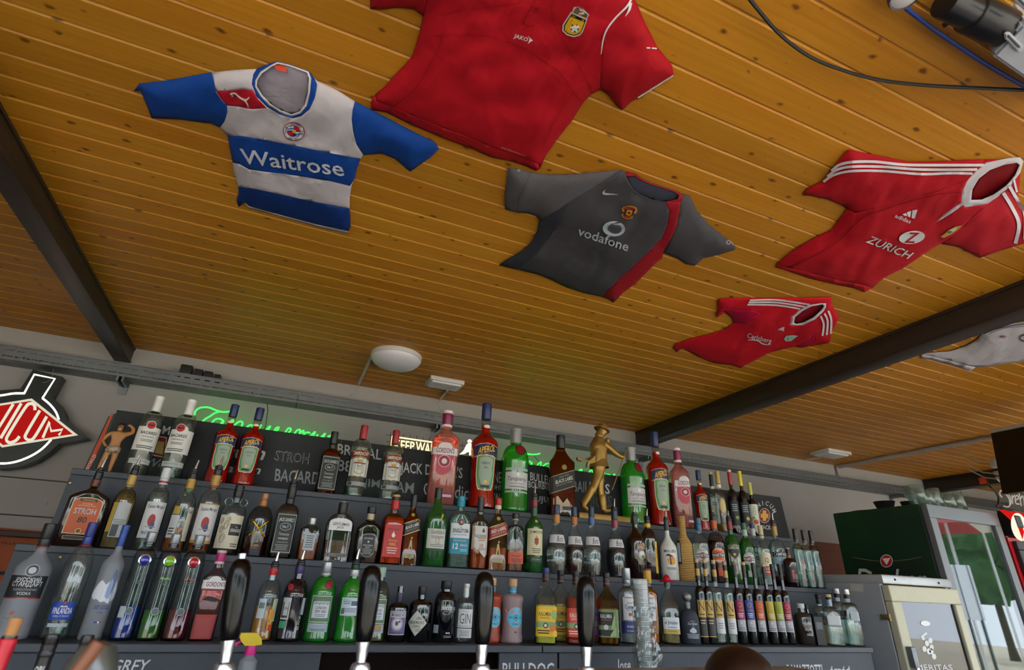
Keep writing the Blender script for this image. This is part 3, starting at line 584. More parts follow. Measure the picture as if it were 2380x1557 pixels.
# silver wine cooler in front
wx0, wx1, wyf, wyb, wz1 = 2.925, 3.476, 2.04, 2.60, EYE + .1465
t = thing('wine_cooler', 'low silver wine cooler with cream framed glass door', 'fridge', (wx0, wyf, 0)); ww, wdp = wx1 - wx0, wyb - wyf
mb = MB(); mb.box(0, .025, .0, wdp, .1, wz1 - .004, silver2, .004); mb.box(ww - .025, ww, .0, wdp, .1, wz1 - .004, silver2, .004); mb.box(.025, ww - .025, wdp - .03, wdp, .1, wz1 - .004, P('#22262a', .6)); mb.box(.025, ww - .025, 0, wdp - .03, .1, .16, silver2); mb.build('cabinet', t, smooth=False)
mb = MB(); mb.box(-.004, ww + .004, -.025, wdp, wz1 - .045, wz1, P('#a8adb0', .35, .4), .008); mb.build('top_panel', t)
cream = P('#b7b79f', .5); zt = wz1 - .05
mb = MB()
for bx in ((.0, ww, zt - .075, zt), (.0, ww, .12, .2), (.0, .07, .2, zt - .075), (ww - .055, ww, .2, zt - .075)): mb.box(bx[0], bx[1], -.045, -.004, bx[2], bx[3], cream, .006)
door = mb.build('door', t, smooth=False)
mb = MB(); mb.box(.066, ww - .052, -.03, -.022, .196, zt - .071, G('#8f9a9a', '#4a5555', .01)); mb.build('pane', door, smooth=False)
mb = MB(); mb.box(.012, .05, -.075, -.045, zt - .36, zt - .27, P('#6e747a', .3, .5), .006); mb.box(.02, .045, -.075, -.05, zt - .62, zt - .35, P('#c5c9cc', .25, .7), .008); mb.build('handle', door)
mb = MB(); mb.box(-.012, .03, -.02, .03, zt - .16, zt - .135, P('#a08a60', .35, .8), .004); mb.lathe([(.009, 0), (.009, .03)], P('#a08a60', .35, .8), 12, c=(.0, -.012, zt - .163)); mb.build('hinge', t)
for k in range(3): mb = MB(); mb.box(.03, ww - .03, .03, wdp - .04, .55 + k * .3, .562 + k * .3, P('#7a5a3a', .5)); mb.build('shelf', t, smooth=False)
mb = MB(); w0 = Vector((wx0, wyf, 0)); fw_ = lambda px, py, k: at_y(px, py, wyf - .0465 - k * .0006) - w0; fw2 = lambda px, py, k: at_y(px, py, wyf - .031 - k * .0006) - w0
for (x, y) in ((740, 1390), (725, 1425), (762, 1372), (770, 1415), (752, 1440), (785, 1472), (768, 1440)): poly_on(mb, [cg(*p) for p in ell(x, y, 13, 19, 16, -.2)], fw2, P('#c9ccd0', .4))
poly_on(mb, [cg(*p) for p in ((700, 1345), (735, 1318), (742, 1330), (722, 1345), (728, 1370), (712, 1368))], fw2, P('#c9ccd0', .4)); text_on(mb, 'MERITAS', cg(680, 1560), cg(905, 1560), (-4, -14), fw2, P('#b8bcc0', .4), .01); poly_on(mb, [cg(*p) for p in ell(731, 1264, 30, 16, 20, .15)], fw2, P('#d5d8da', .3), 1); mb.build('print', door, smooth=False)
fl = lambda px, py, k: at_x(px, py, wx0 - .001) - w0
mb = MB(); poly_on(mb, [cg(*p) for p in ((258, 1012), (342, 1018), (342, 1068), (262, 1058))], fl, P('#b9bcb4', .6)); mb.build('sticker', t, smooth=False)
mb = MB()
for px in (540, 815): p = cg(px, 990 + (px - 540) * .08); v = at_y(*p, wyf - .026) - w0; MB().lathe([(.006, 0), (.004, .004)], P('#2a2a2c', .4), 10, c=v, axis=(0, -1, 0)).build('screw', t)
# red fridge with lit header
rx0 = 4.28; ryf = 2.087; rz1 = EYE + .58
t = thing('drinks_fridge', 'red and black fridge with lit header sign at the picture edge', 'fridge', (rx0, ryf, 0)); r0_ = Vector((rx0, ryf, 0)); red = P('#a3121c', .35)
mb = MB(); mb.box(0, .03, 0, .55, .1, rz1 - .02, red, .004); mb.box(.57, .6, 0, .55, .1, rz1 - .02, red, .004); mb.box(.03, .57, .52, .55, .1, rz1 - .02, P('#c9d4d4', .5)); mb.box(.03, .57, 0, .52, rz1 - .04, rz1 - .02, red); mb.box(-.01, .61, -.012, 0, .1, rz1 - .16, red); mb.build('cabinet', t, smooth=False)
hz0 = rz1 - .15
mb = MB()
prf = [(.0, hz0), (-.05, hz0), (-.09, hz0 + .05), (-.09, hz0 + .11), (-.06, rz1), (0, rz1)]
for x0, x1 in ((-.006, .05), (.55, .606)):
    mb = MB(); n = len(prf); mb.add([(x0, a, b) for a, b in prf] + [(x1, a, b) for a, b in prf], [tuple(range(n)), tuple(range(2 * n - 1, n - 1, -1))] + [(i, n + i, n + (i + 1) % n, (i + 1) % n) for i in range(n)], P('#151619', .4)); mb.build('header_cheek', t, smooth=False)
mb = MB(); prf2 = [(0, hz0 + .005), (-.045, hz0 + .005), (-.08, hz0 + .05), (-.08, hz0 + .105), (-.055, rz1 - .006), (0, rz1 - .006)]; n = len(prf2)
mb.add([(.05, a, b) for a, b in prf2] + [(.55, a, b) for a, b in prf2], [(i, n + i, n + (i + 1) % n, (i + 1) % n) for i in range(n)], E('#f4e6c4', .75)); mb.build('header_sign', t, smooth=False)
mb = MB(); fr_ = lambda px, py, k: at_y(px, py, ryf - .083 - k * .001) - r0_
poly_on(mb, [cg(*p) for p in ((1187, 548), (1380, 580), (1380, 720), (1290, 640))], fr_, E('#d81e18', .7)); poly_on(mb, [cg(*p) for p in ell(1320, 660, 50, 90, 20, -.25)], fr_, E('#f6ecd2', .85), 1); poly_on(mb, [cg(*p) for p in ((1290, 600), (1310, 590), (1350, 690), (1340, 740), (1310, 660))], fr_, E('#d81e18', .7), 2); mb.build('header_print', t, smooth=False)
mb = MB()
for bx in ((.02, .58, hz0 - .08, hz0 - .03), (.02, .08, .14, hz0 - .08), (.52, .58, .14, hz0 - .08), (.02, .58, .11, .16)): mb.box(bx[0], bx[1], -.04, -.013, bx[2], bx[3], P('#1c1f22', .4), .006)
door = mb.build('door', t, smooth=False)
mb = MB(); mb.box(.078, .522, -.03, -.024, .15, hz0 - .078, glass_pane()); mb.build('pane', door, smooth=False)
for k in range(4): mb = MB(); mb.box(.035, .565, .03, .5, .5 + k * .33, .508 + k * .33, P('#d5dcdc', .4)); mb.build('shelf', t, smooth=False)
# things on top of the green fridge
zt = gz1
pw_ = []; mb = MB(); clear = G('#e2f0ec', '#7fa498', .03, .10)
base = [at_y(2130, 1172, gyf + .05), at_y(2241, 1180, gyf + .05)]
n = 110; lo = []; hi = []
for i in range(n + 1):
    s = i / n; x = base[0].x + (base[1].x - base[0].x) * s; y = gyf + .045 * math.sin(s * 6.28 * 5.0) * (.7 + .3 * math.sin(s * 9)); x += .012 * math.sin(s * 6.28 * 5.0 + 1.5)
    lo.append((x - base[0].x, y - gyf, .0005)); hi.append((x - base[0].x + (s - .5) * .02 - .02, y - gyf, .118 + .012 * math.sin(s * 15)))
mb.add(lo + hi, [(i, i + 1, n + 2 + i, n + 1 + i) for i in range(n)], clear); ob = mb.build('plastic_tray_rim', loc=(base[0].x, gyf + .06, zt)); sm_ = ob.modifiers.new('t', 'SOLIDIFY'); sm_.thickness = .003
tag(ob, 'wavy clear plastic display stand on top of the green fridge', 'display stand')
p = at_y(2027, 1175, 2.42)
t = thing('ashtray_stack', 'black bowl standing on top of the green fridge', 'bowl', (gx0 + .12, 2.37, zt)); 
MB().lathe([(.001, .001), (.042, .001), (.044, .005), (.06, .052), (.062, .054), (.056, .052), (.04, .010), (.001, .008)], P('#1b1c20', .4), 32).build('bowl', t)
t = thing('cup', 'small black cup beside the bowl on the green fridge', 'cup', (gx0 + .20, 2.28, zt)); MB().lathe([(.001, .001), (.024, .001), (.034, .05), (.036, .052), (.03, .05), (.022, .006), (.001, .006)], P('#1b1c20', .4), 24).build('body', t)
MB().lathe([(.001, .001), (.10, .001), (.105, .006), (.098, .007), (.001, .005)], P('#1d3a2a', .4), 32).build('bar_mat', None, loc=(gx0 + .13, 2.50, zt)); tag(bpy.data.objects['bar_mat'], 'flat dark round tray on the green fridge', 'tray')
# hanging screen, neon script and clutter on the beam at the right
a = at_x(2303, 1007, 4.35); b = at_x(2345, 1150, 4.35); top = at_x(2385, 983, 4.35)
t = thing('screen', 'black flat screen hanging from the ceiling beside the fridges', 'screen', a); q = [Vector((4.35, a.y, a.z)), Vector((4.28, b.y, b.z)), Vector((4.28, b.y - 1.0, b.z)), Vector((4.35, a.y - 1.0, a.z))]
mb = MB(); mb.add([v - a for v in q] + [v - a + Vector((.05, 0, 0)) for v in q], [(0, 1, 2, 3), (7, 6, 5, 4), (0, 4, 5, 1), (1, 5, 6, 2), (2, 6, 7, 3), (3, 7, 4, 0)], P('#0c0c0e', .25)); mb.build('panel', t, smooth=False)
mb = MB(); mb.tube([(.025, -.35, .0), (.025, -.35, ZC - a.z)], .015, P('#8a8684', .5), 10); mb.tube([(.0, -1.0, .012), (.0, 0, .012)], .010, P('#9a9694', .5), 8); mb.build('hanger', t)
cn = lambda x, y: (2060 + x / 6.4875, 980 + y / 6.4875)
for i, (x0, y0, x1, y1) in enumerate(((1590, 565, 1700, 690), (1655, 745, 1750, 800), (1680, 825, 1780, 880))):
    p = at_y(*cn((x0 + x1) / 2, (y0 + y1) / 2), 2.3); s = (x1 - x0) / 6.4875 * depth(p) / F / 2; h = (y1 - y0) / 6.4875 * depth(p) / F / 2
    mb = MB(); mb.box(-s, s, -.03, .03, -h, h, offw, .008); mb.build('housing', None, loc=p); ob = bpy.data.objects['housing' if i == 0 else 'housing.%03d' % i] if False else COL.objects[-1]
    ob.name = 'junction_box'; tag(ob, ('largest white junction box left of the hanging screen', 'middle white junction box left of the hanging screen', 'lowest white junction box left of the hanging screen')[i], 'junction box')
    mb = MB(); mb.tube([(0, .03, 0), (0, .1, .02), (.02, .2, .1)], .006, P('#b5b2b0', .5), 6); mb.build('cable', ob)
p = at_x(*cn(1450, 890), b3.x - .006); mb = MB(); mb.box(-.005, .005, -.03, .03, -.03, .03, P('#d8481a', .5), .004); tag(mb.build('orange_tag', loc=p), 'small bright orange tag by the tangle of cables', 'tag')
cable('cable', 'pale cable draped towards the unlit neon sign', [at_y(*cn(*q_), 2.3) for q_ in ((1660, 850), (1700, 900), (1820, 945), (1900, 965), (2060, 960))], .004, '#93a89a')
cable('cable', 'black cable looping down beside the unlit neon sign', [at_x(*cn(1520, 860), b3.x)] + [at_y(*cn(*q_), 2.3) for q_ in ((1550, 960), (1640, 1050), (1690, 1150), (1680, 1280))], .006, '#1e2022')
nd = thing('neon_sign', 'unlit white neon script sign above the red fridge', 'neon sign', at_y(*cn(1720, 1280), 2.2)); nl = nd.location.copy()
for st_ in ([(1760, 1270), (1830, 1285), (1860, 1250), (1840, 1150), (1770, 1060), (1720, 1040), (1705, 1090), (1740, 1140)], [(1740, 1020), (1810, 1060), (1870, 1160), (1865, 1250)], [(1900, 1240), (1890, 1110)], [(1895, 1150), (1930, 1110)], [(1940, 1180), (1985, 1160), (1970, 1110), (1940, 1140), (1950, 1230), (2000, 1240)], [(2030, 1270), (1990, 1040)], [(2015, 1170), (2045, 1120), (2065, 1160), (2080, 1270)]):
    mb = MB(); mb.tube([at_y(*cn(*q_), 2.2) - nl for q_ in sm2(st_, 4)], .0045, P('#cfd4d6', .3), 6); mb.build('tube', nd)
mb = MB(); 
mb.tube([at_y(*cn(*q_), 2.2) - nl for q_ in ell(1885, 955, 52, 78, 24, -.2)], .006, P('#b33a48', .4), 8, True); mb.build('red_ring', nd)
mb = MB(); line_on(mb, sm2([cn(*q_) for q_ in ((1850, 920), (1890, 915), (1920, 940), (1895, 1000), (1870, 960))], 4), 2.2, lambda x, y, k: at_y(x, y, 2.19) - nl, P('#cfd4d6', .4)); mb.build('triangle_mark', nd, smooth=False)
mb = MB(); a = at_y(*cn(1720, 1300), 2.23) - nl; mb.box(a.x - .05, a.x + .5, .02, .03, a.z - .0, a.z + .015, P('#222428', .5)); mb.tube([(a.x, .025, a.z), (a.x, .025, rz1 - nl.z - .0)], .006, P('#222428', .5)); mb.tube([(a.x + .3, .025, a.z), (a.x + .3, .025, rz1 - nl.z)], .006, P('#222428', .5)); mb.build('frame', nd)
# ================================================================== shirts pinned to the ceiling
def fabric(h, rough=.75):
    key = 'fab' + h
    if key in _M: return _M[key]
    m = P(h, rough, var=.08, scale=14., bump=.0, spec=.2); nt = m.node_tree; b = [n for n in nt.nodes if n.type == 'BSDF_PRINCIPLED'][0]
    pass
    tc = N(nt, 'TexCoord'); nz = N(nt, 'TexNoise', i_Scale=9., i_Detail=3., i_Distortion=1.5); bp = N(nt, 'Bump', i_Strength=.2, i_Distance=.02)
    nt.links.new(tc.outputs['Object'], nz.inputs['Vector']); nt.links.new(nz.outputs[0], bp.inputs['Height']); nt.links.new(bp.outputs[0], b.inputs['Normal']); _M[key] = m; return m
def inside(p, poly):
    c = False; n = len(poly); x, y = p
    for i in range(n):
        x1, y1 = poly[i]; x2, y2 = poly[i - 1]
        if (y1 > y) != (y2 > y) and x < (x2 - x1) * (y - y1) / (y2 - y1) + x1: c = not c
    return c
def segd(p, poly):
    best = 1e9; x, y = p
    for i in range(len(poly)):
        x1, y1 = poly[i - 1]; x2, y2 = poly[i]; dx, dy = x2 - x1, y2 - y1; l = dx * dx + dy * dy
        t = 0 if l == 0 else max(0, min(1, ((x - x1) * dx + (y - y1) * dy) / l)); d = (x - x1 - t * dx) ** 2 + (y - y1 - t * dy) ** 2
        if d < best: best = d
    return math.sqrt(best)
class Shirt:
    def __init__(s, label, tr, outline, regions, group='football shirts pinned to the ceiling', bulge=.026, step=9., seed=0):
        """tr maps crop coordinates to photo pixels; regions = (part name, polygon or None for all, hex, lift factor)"""
        s.tr = tr; s.out = [tr(*p) for p in outline]; s.bulge = bulge; s.seed = seed
        cx = sum(p[0] for p in s.out) / len(s.out); cy_ = sum(p[1] for p in s.out) / len(s.out)
        c = at_z(cx, cy_, ZC); s.loc = Vector((c.x, c.y, ZC)); s.root = thing('football_shirt', label, 'shirt', s.loc, group)
        verts = []; faces = []
        def addpoly(pl):
            if sum(pl[i - 1][0] * pl[i][1] - pl[i][0] * pl[i - 1][1] for i in range(len(pl))) < 0: pl = pl[::-1]
            o = len(verts); verts.extend(pl); faces.append(list(range(o, o + len(pl))))
        addpoly(s.out)
        for r in regions[1:]: addpoly([tr(*p) for p in r[1]])
        xs_ = [p[0] for p in s.out]; ys_ = [p[1] for p in s.out]; y = min(ys_) + 2; k = 0
        while y < max(ys_):
            x = min(xs_) + (step / 2 if k % 2 else 0)
            while x < max(xs_):
                if inside((x, y), s.out) and segd((x, y), s.out) > 3: verts.append((x, y))
                x += step
            y += step * .9; k += 1
        res = delaunay_2d_cdt([Vector(v) for v in verts], [], faces, 1, 1e-4, True)
        vs_, fs, of = res[0], res[2], res[5]
        groups = {}
        for f, o in zip(fs, of):
            if not o or 0 not in o: continue
            groups.setdefault(max(o), []).append(tuple(f))
        offc = {}
        for r, fl_ in groups.items():
            nm, _, hx, lift = regions[r]; idx = {}; co = []; nf = []
            for f in fl_:
                q = []
                for i in f:
                    if i not in idx:
                        if i not in offc: offc[i] = s.off(vs_[i].x, vs_[i].y)
                        idx[i] = len(co); co.append(at_z(vs_[i].x, vs_[i].y, ZC - offc[i] * lift - (.004 if lift >= 1 else .003)) - s.loc)
                    q.append(idx[i])
                nf.append(tuple(q))
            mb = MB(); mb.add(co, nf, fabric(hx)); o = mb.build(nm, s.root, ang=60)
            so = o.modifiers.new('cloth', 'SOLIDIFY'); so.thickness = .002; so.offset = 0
    def off(s, x, y):
        d = segd((x, y), s.out); k = 1 - math.exp(-d / 22.)
        f = noise.noise(Vector((x * .011 + s.seed * 7.3, y * .019, s.seed))) * .009 + noise.noise(Vector(((x + y * .6) * .04, (y - x * .3) * .013, s.seed + 4))) * .006
        return max(.001, k * (s.bulge + f))
    def fn(s, x, y, k=0): return at_z(x, y, ZC - s.off(x, y) - .0085 - k * .0009) - s.loc
    def print(s, name, items):
        mb = MB(); T = s.tr; sc = abs(T(1, 0)[0] - T(0, 0)[0])
        for it in items:
            if it[0] == 't': _, txt, p0, p1, up, hx, bold, sh, k = it; text_on(mb, txt, T(*p0), T(*p1), (up[0] * sc, up[1] * sc), s.fn, fabric(hx, .6), bold, sh, k)
            elif it[0] == 'p': _, pts, hx, k = it; poly_on(mb, [T(*p) for p in pts], s.fn, fabric(hx, .6), k)
            elif it[0] == 'l':
                _, pts, w, hx, k = it; line_on(mb, sm2([T(*p) for p in pts], 6), [q * sc for q in w] if isinstance(w, list) else w * sc, s.fn, fabric(hx, .6), k)
        return mb.build(name, s.root, smooth=False)
tA = lambda x, y: (300 + x / 3.2162, 120 + y / 3.2162)
oA = [(35, 295), (80, 240), (330, 208), (620, 155), (800, 138), (955, 130), (1030, 98), (1110, 72), (1200, 95), (1345, 145), (1405, 220), (1560, 290), (1690, 372), (1900, 480), (2100, 585), (2290, 680), (2315, 725), (2250, 790), (2100, 895), (2060, 860), (1990, 800), (1890, 760), (1750, 770), (1730, 800), (1700, 880), (1680, 960), (1665, 990), (1650, 1080), (1648, 1170), (1655, 1300), (1633, 1360), (1450, 1320), (1200, 1250), (1050, 1210), (930, 1180), (890, 1165), (865, 1125), (820, 1160), (805, 1110), (822, 1050), (818, 1010), (790, 920), (775, 830), (750, 690), (738, 630), (710, 600), (680, 565), (615, 535), (560, 530), (380, 505), (170, 497), (130, 390), (85, 290)]
BLU = '#0f3f92'; RED = '#aa0c1e'
s = Shirt('white and royal blue hooped football shirt with round open collar', tA, oA, [('body', None, '#bdb9c4', 1),
    ('sleeve', [(35, 295), (80, 240), (330, 208), (620, 155), (640, 240), (650, 300), (690, 360), (733, 400), (735, 450), (715, 520), (680, 565), (615, 535), (560, 530), (380, 505), (170, 497), (130, 390), (85, 290)], BLU, 1),
    ('sleeve', [(1690, 372), (1900, 480), (2100, 585), (2290, 680), (2315, 725), (2250, 790), (2100, 895), (2060, 860), (1990, 800), (1890, 760), (1750, 770), (1730, 740), (1700, 690), (1675, 600), (1665, 510), (1672, 430)], BLU, 1),
    ('chest_hoop', [(738, 630), (830, 628), (1000, 655), (1250, 705), (1500, 755), (1728, 802), (1700, 880), (1680, 960), (1650, 1003), (1500, 965), (1250, 925), (1050, 900), (900, 880), (830, 840), (775, 828), (750, 690)], BLU, 1),
    ('waist_hoop', [(818, 1012), (900, 1020), (1100, 1060), (1350, 1115), (1648, 1172), (1655, 1300), (1640, 1340), (1400, 1290), (1100, 1210), (900, 1155), (865, 1125), (820, 1160), (805, 1110), (822, 1050)], '#0c2f78', 1),
    ('shoulder_panel', [(648, 292), (720, 290), (850, 282), (925, 286), (960, 350), (1030, 420), (920, 428), (820, 410), (733, 400), (690, 355)], '#a8142a', 1),
    ('collar', [(955, 130), (1030, 98), (1110, 72), (1200, 95), (1345, 145), (1385, 200), (1405, 245), (1390, 340), (1350, 430), (1290, 480), (1225, 498), (1130, 470), (1030, 410), (950, 330), (918, 240), (930, 170)], BLU, 1),
    ('collar_piping', [(945, 215), (985, 150), (1060, 104), (1110, 78), (1200, 99), (1342, 149), (1360, 200), (1352, 310), (1330, 405), (1285, 460), (1215, 484), (1125, 454), (1042, 400), (980, 330), (942, 260)], '#c9c6cc', 1),
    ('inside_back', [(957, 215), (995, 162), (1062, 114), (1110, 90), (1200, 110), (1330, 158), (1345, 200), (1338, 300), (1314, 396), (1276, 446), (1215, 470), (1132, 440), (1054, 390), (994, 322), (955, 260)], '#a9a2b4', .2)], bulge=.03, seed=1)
s.print('sponsor_print', [('t', 'Waitrose', (842, 836), (1612, 934), (-18, -112), '#c3c6d6', .012, 0, 0)])
s.print('maker_mark', [('l', [(755, 318), (790, 312), (830, 345), (868, 362), (890, 350), (898, 340)], [14, 12, 13, 16, 10, 6], '#d8cfc8', 0), ('l', [(860, 360), (880, 385), (892, 415)], [16, 10, 5], '#d8cfc8', 0), ('l', [(760, 318), (775, 332), (765, 338)], [5, 5, 3], '#d8cfc8', 0)])
s.print('neck_tag', [('p', [(1085, 102), (1140, 96), (1174, 115), (1178, 155), (1120, 140), (1090, 122)], '#c8432a', -8)])
it = [('p', ell(1232, 597, 82, 70, 28, .25), '#8f1422', 0), ('p', ell(1232, 597, 76, 64, 28, .25), '#ccc9cf', 1), ('p', ell(1232, 596, 52, 44, 24, .25), '#1d2f6e', 2)]
it += [('p', [(1188, 565), (1232, 556), (1228, 590), (1182, 590)], '#c9c9d2', 3), ('p', [(1236, 556), (1272, 566), (1280, 592), (1236, 590)], '#b01c2c', 3), ('p', [(1184, 598), (1228, 598), (1230, 636), (1200, 625)], '#b01c2c', 3), ('p', [(1236, 598), (1280, 602), (1262, 628), (1236, 638)], '#c9c9d2', 3), ('l', [(1186, 578), (1228, 574)], 8, '#2450a0', 4), ('l', [(1238, 618), (1272, 614)], 8, '#2450a0', 4), ('p', ell(1234, 595, 15, 14, 14), '#c79a3a', 5)]
it += [('t', 'EST 1871', (1196, 656), (1270, 662), (0, -16), '#1d2f6e', .0, 0, 3)]
for i, ch in enumerate('READING FOOTBALL CLUB'):
    if ch == ' ': continue
    a = math.radians(168 + i * 10.8); x, y = 1232 + 57 * math.cos(a), 596 + 48 * math.sin(a); tx, ty = -math.sin(a), math.cos(a); it.append(('t', ch, (x - tx * 4.5, y - ty * 4.5), (x + tx * 4.5, y + ty * 4.5), (math.cos(a) * 14, math.sin(a) * 12), '#1d2f6e', .02, 0, 3))
s.print('crest', it)
tB = lambda x, y: (840 + x / 3.1316, y / 3.1316)
oB = [(65, -60), (65, 65), (130, 68), (270, 52), (380, 65), (450, 115), (440, 170), (425, 230), (400, 320), (370, 410), (320, 470), (250, 540), (170, 630), (100, 690), (70, 740), (72, 800), (180, 815), (350, 900), (560, 990), (800, 1080), (950, 1145), (1100, 1175), (1200, 1210), (1270, 1242), (1300, 1225), (1340, 1130), (1440, 990), (1530, 880), (1610, 750), (1665, 690), (1740, 650), (1800, 690), (1850, 760), (1890, 800), (1910, 790), (1960, 740), (2100, 660), (2275, 548), (2260, 480), (2240, 450), (2150, 340), (2060, 160), (1990, 0), (1975, -60), (1900, -160), (1500, -260), (1200, -300), (700, -250), (300, -160)]
s = Shirt('large plain red polo shirt with a yellow shield crest', tB, oB, [('body', None, RED, 1), ('sleeve', [(1975, -60), (1950, 30), (1870, 120), (1800, 200), (1760, 290), (1745, 400), (1740, 560), (1742, 650), (1800, 690), (1850, 760), (1890, 800), (1910, 790), (1960, 740), (2100, 660), (2275, 548), (2260, 480), (2240, 450), (2150, 340), (2060, 160), (1990, 0)], '#a40a1b', 1),
    ('sleeve', [(65, -60), (65, 65), (130, 68), (270, 52), (380, 65), (450, 115), (470, 20), (480, -100), (300, -160)], '#a40a1b', 1),
    ('hem', [(100, 690), (70, 740), (72, 800), (180, 815), (350, 900), (560, 990), (800, 1080), (950, 1145), (1100, 1175), (1200, 1210), (1270, 1242), (1300, 1225), (1285, 1190), (1150, 1140), (900, 1050), (600, 930), (350, 830), (110, 735)], '#b8101f', 1)], bulge=.034, seed=2)
SD = '#7c0b16'
s.print('seam_stitching', [('l', [(530, 258), (880, 260), (1000, 290), (1190, 350), (1340, 455), (1440, 520), (1530, 650), (1610, 748)], 3.5, SD, 0), ('l', [(1400, 0), (1385, 90), (1420, 210), (1510, 360), (1640, 580), (1680, 680)], 3.5, SD, 0), ('l', [(595, 262), (500, 470), (400, 630), (280, 740), (200, 800)], 3.5, SD, 0), ('l', [(495, 130), (700, 85), (1000, 45), (1170, 15)], 3.5, SD, 0), ('l', [(1275, -20), (1185, 160), (1245, 192), (1258, 180)], 6, SD, 0), ('l', [(1540, 670), (1420, 850), (1320, 1080)], 3, SD, 0), ('p', ell(1278, 72, 18, 18, 16), '#8d0d19', 0), ('t', 'performance', (1016, 1078), (1190, 1140), (3, -12), '#c9aab0', 0, .2, 0)])
for it_ in [('l', [(1965, -5), (1930, 50), (1850, 130), (1790, 210), (1760, 290), (1745, 395)], [14, 13, 12, 11, 10, 4], '#cfcdd4', 0), ('l', [(1960, 20), (1950, 70), (1922, 118)], [22, 16, 3], '#cfcdd4', 0), ('l', [(2272, 549), (2150, 625), (2012, 712)], 9, '#cfcdd4', 0), ('l', [(2076, 348), (2102, 349)], 9, '#cfcdd4', 0), ('l', [(2114, 350), (2150, 353)], 9, '#cfcdd4', 0)]: s.print('white_piping', [it_])
s.print('maker_mark', [('t', 'JAKO', (1104, 282), (1206, 314), (10, -38), '#d3cfd6', .05, .1, 0), ('p', [(1212, 262), (1226, 285), (1212, 318), (1236, 300), (1248, 296)], '#d3cfd6', 0)])
it = [('p', [(1525, 88), (1645, 138), (1612, 230), (1590, 258), (1545, 270), (1495, 256), (1462, 225), (1465, 180)], '#cfcbbf', 0), ('p', [(1530, 98), (1636, 145), (1604, 228), (1584, 250), (1545, 261), (1500, 248), (1472, 222), (1474, 184)], '#1c1a18', 1), ('p', [(1522, 122), (1622, 162), (1598, 226), (1578, 244), (1545, 254), (1504, 242), (1480, 220), (1482, 188)], '#d6a51e', 2)]
for d_ in (0, 22, 44): it.append(('l', [(1542 + d_, 140), (1494 + d_, 225)], 9, '#b02018', 3))
it += [('p', ell(1552, 205, 33, 32, 20), '#d4d2d4', 4), ('p', ell(1552, 205, 11, 11, 6), '#1c1c1e', 5)] + [('p', ell(1552 + 26 * math.cos(a), 205 + 25 * math.sin(a), 7, 7, 6), '#1c1c1e', 5) for a in (0.3, 1.55, 2.8, 4.1, 5.3)]
it += [('t', 'Com. Rac. MARSEIN', (1528, 118), (1616, 158), (6, -15), '#d6a51e', .0, 0, 2), ('p', [(1530, 92), (1548, 52), (1580, 48), (1600, 62), (1630, 80), (1658, 108), (1640, 140), (1585, 118)], '#b9b2ae', 0), ('p', [(1540, 90), (1556, 60), (1580, 56), (1592, 78), (1622, 86), (1648, 112), (1636, 132), (1588, 112)], '#7a4e2c', 1), ('p', ell(1572, 76, 14, 12, 12), '#47525e', 2), ('p', ell(1632, 108, 12, 12, 12), '#47525e', 2), ('l', [(1604, 90), (1614, 58)], 5, '#8a8076', 1), ('l', [(1602, 64), (1626, 72)], 5, '#8a8076', 1)]
s.print('crest', it)
tC = lambda x, y: (1140 + x / 3.9667, 360 + y / 3.9667)
oC = [(160, 130), (180, 115), (250, 125), (370, 158), (520, 180), (700, 180), (900, 165), (1100, 148), (1200, 137), (1245, 155), (1330, 170), (1400, 220), (1450, 245), (1550, 280), (1700, 325), (1760, 355), (1840, 375), (1850, 405), (1900, 510), (1960, 580), (2020, 645), (2120, 725), (2220, 800), (2265, 850), (2250, 875), (2100, 920), (1960, 950), (1925, 980), (1885, 1020), (1800, 1005), (1720, 950), (1620, 910), (1595, 900), (1580, 955), (1530, 990), (1430, 1090), (1330, 1190), (1220, 1270), (1165, 1330), (1130, 1362), (1090, 1330), (1020, 1305), (850, 1270), (700, 1220), (560, 1150), (430, 1100), (300, 1070), (170, 1040), (78, 1015), (170, 955), (280, 890), (370, 810), (430, 700), (450, 600), (420, 560), (340, 535), (250, 533), (135, 500), (130, 380), (145, 250)]
GR = '#47464c'
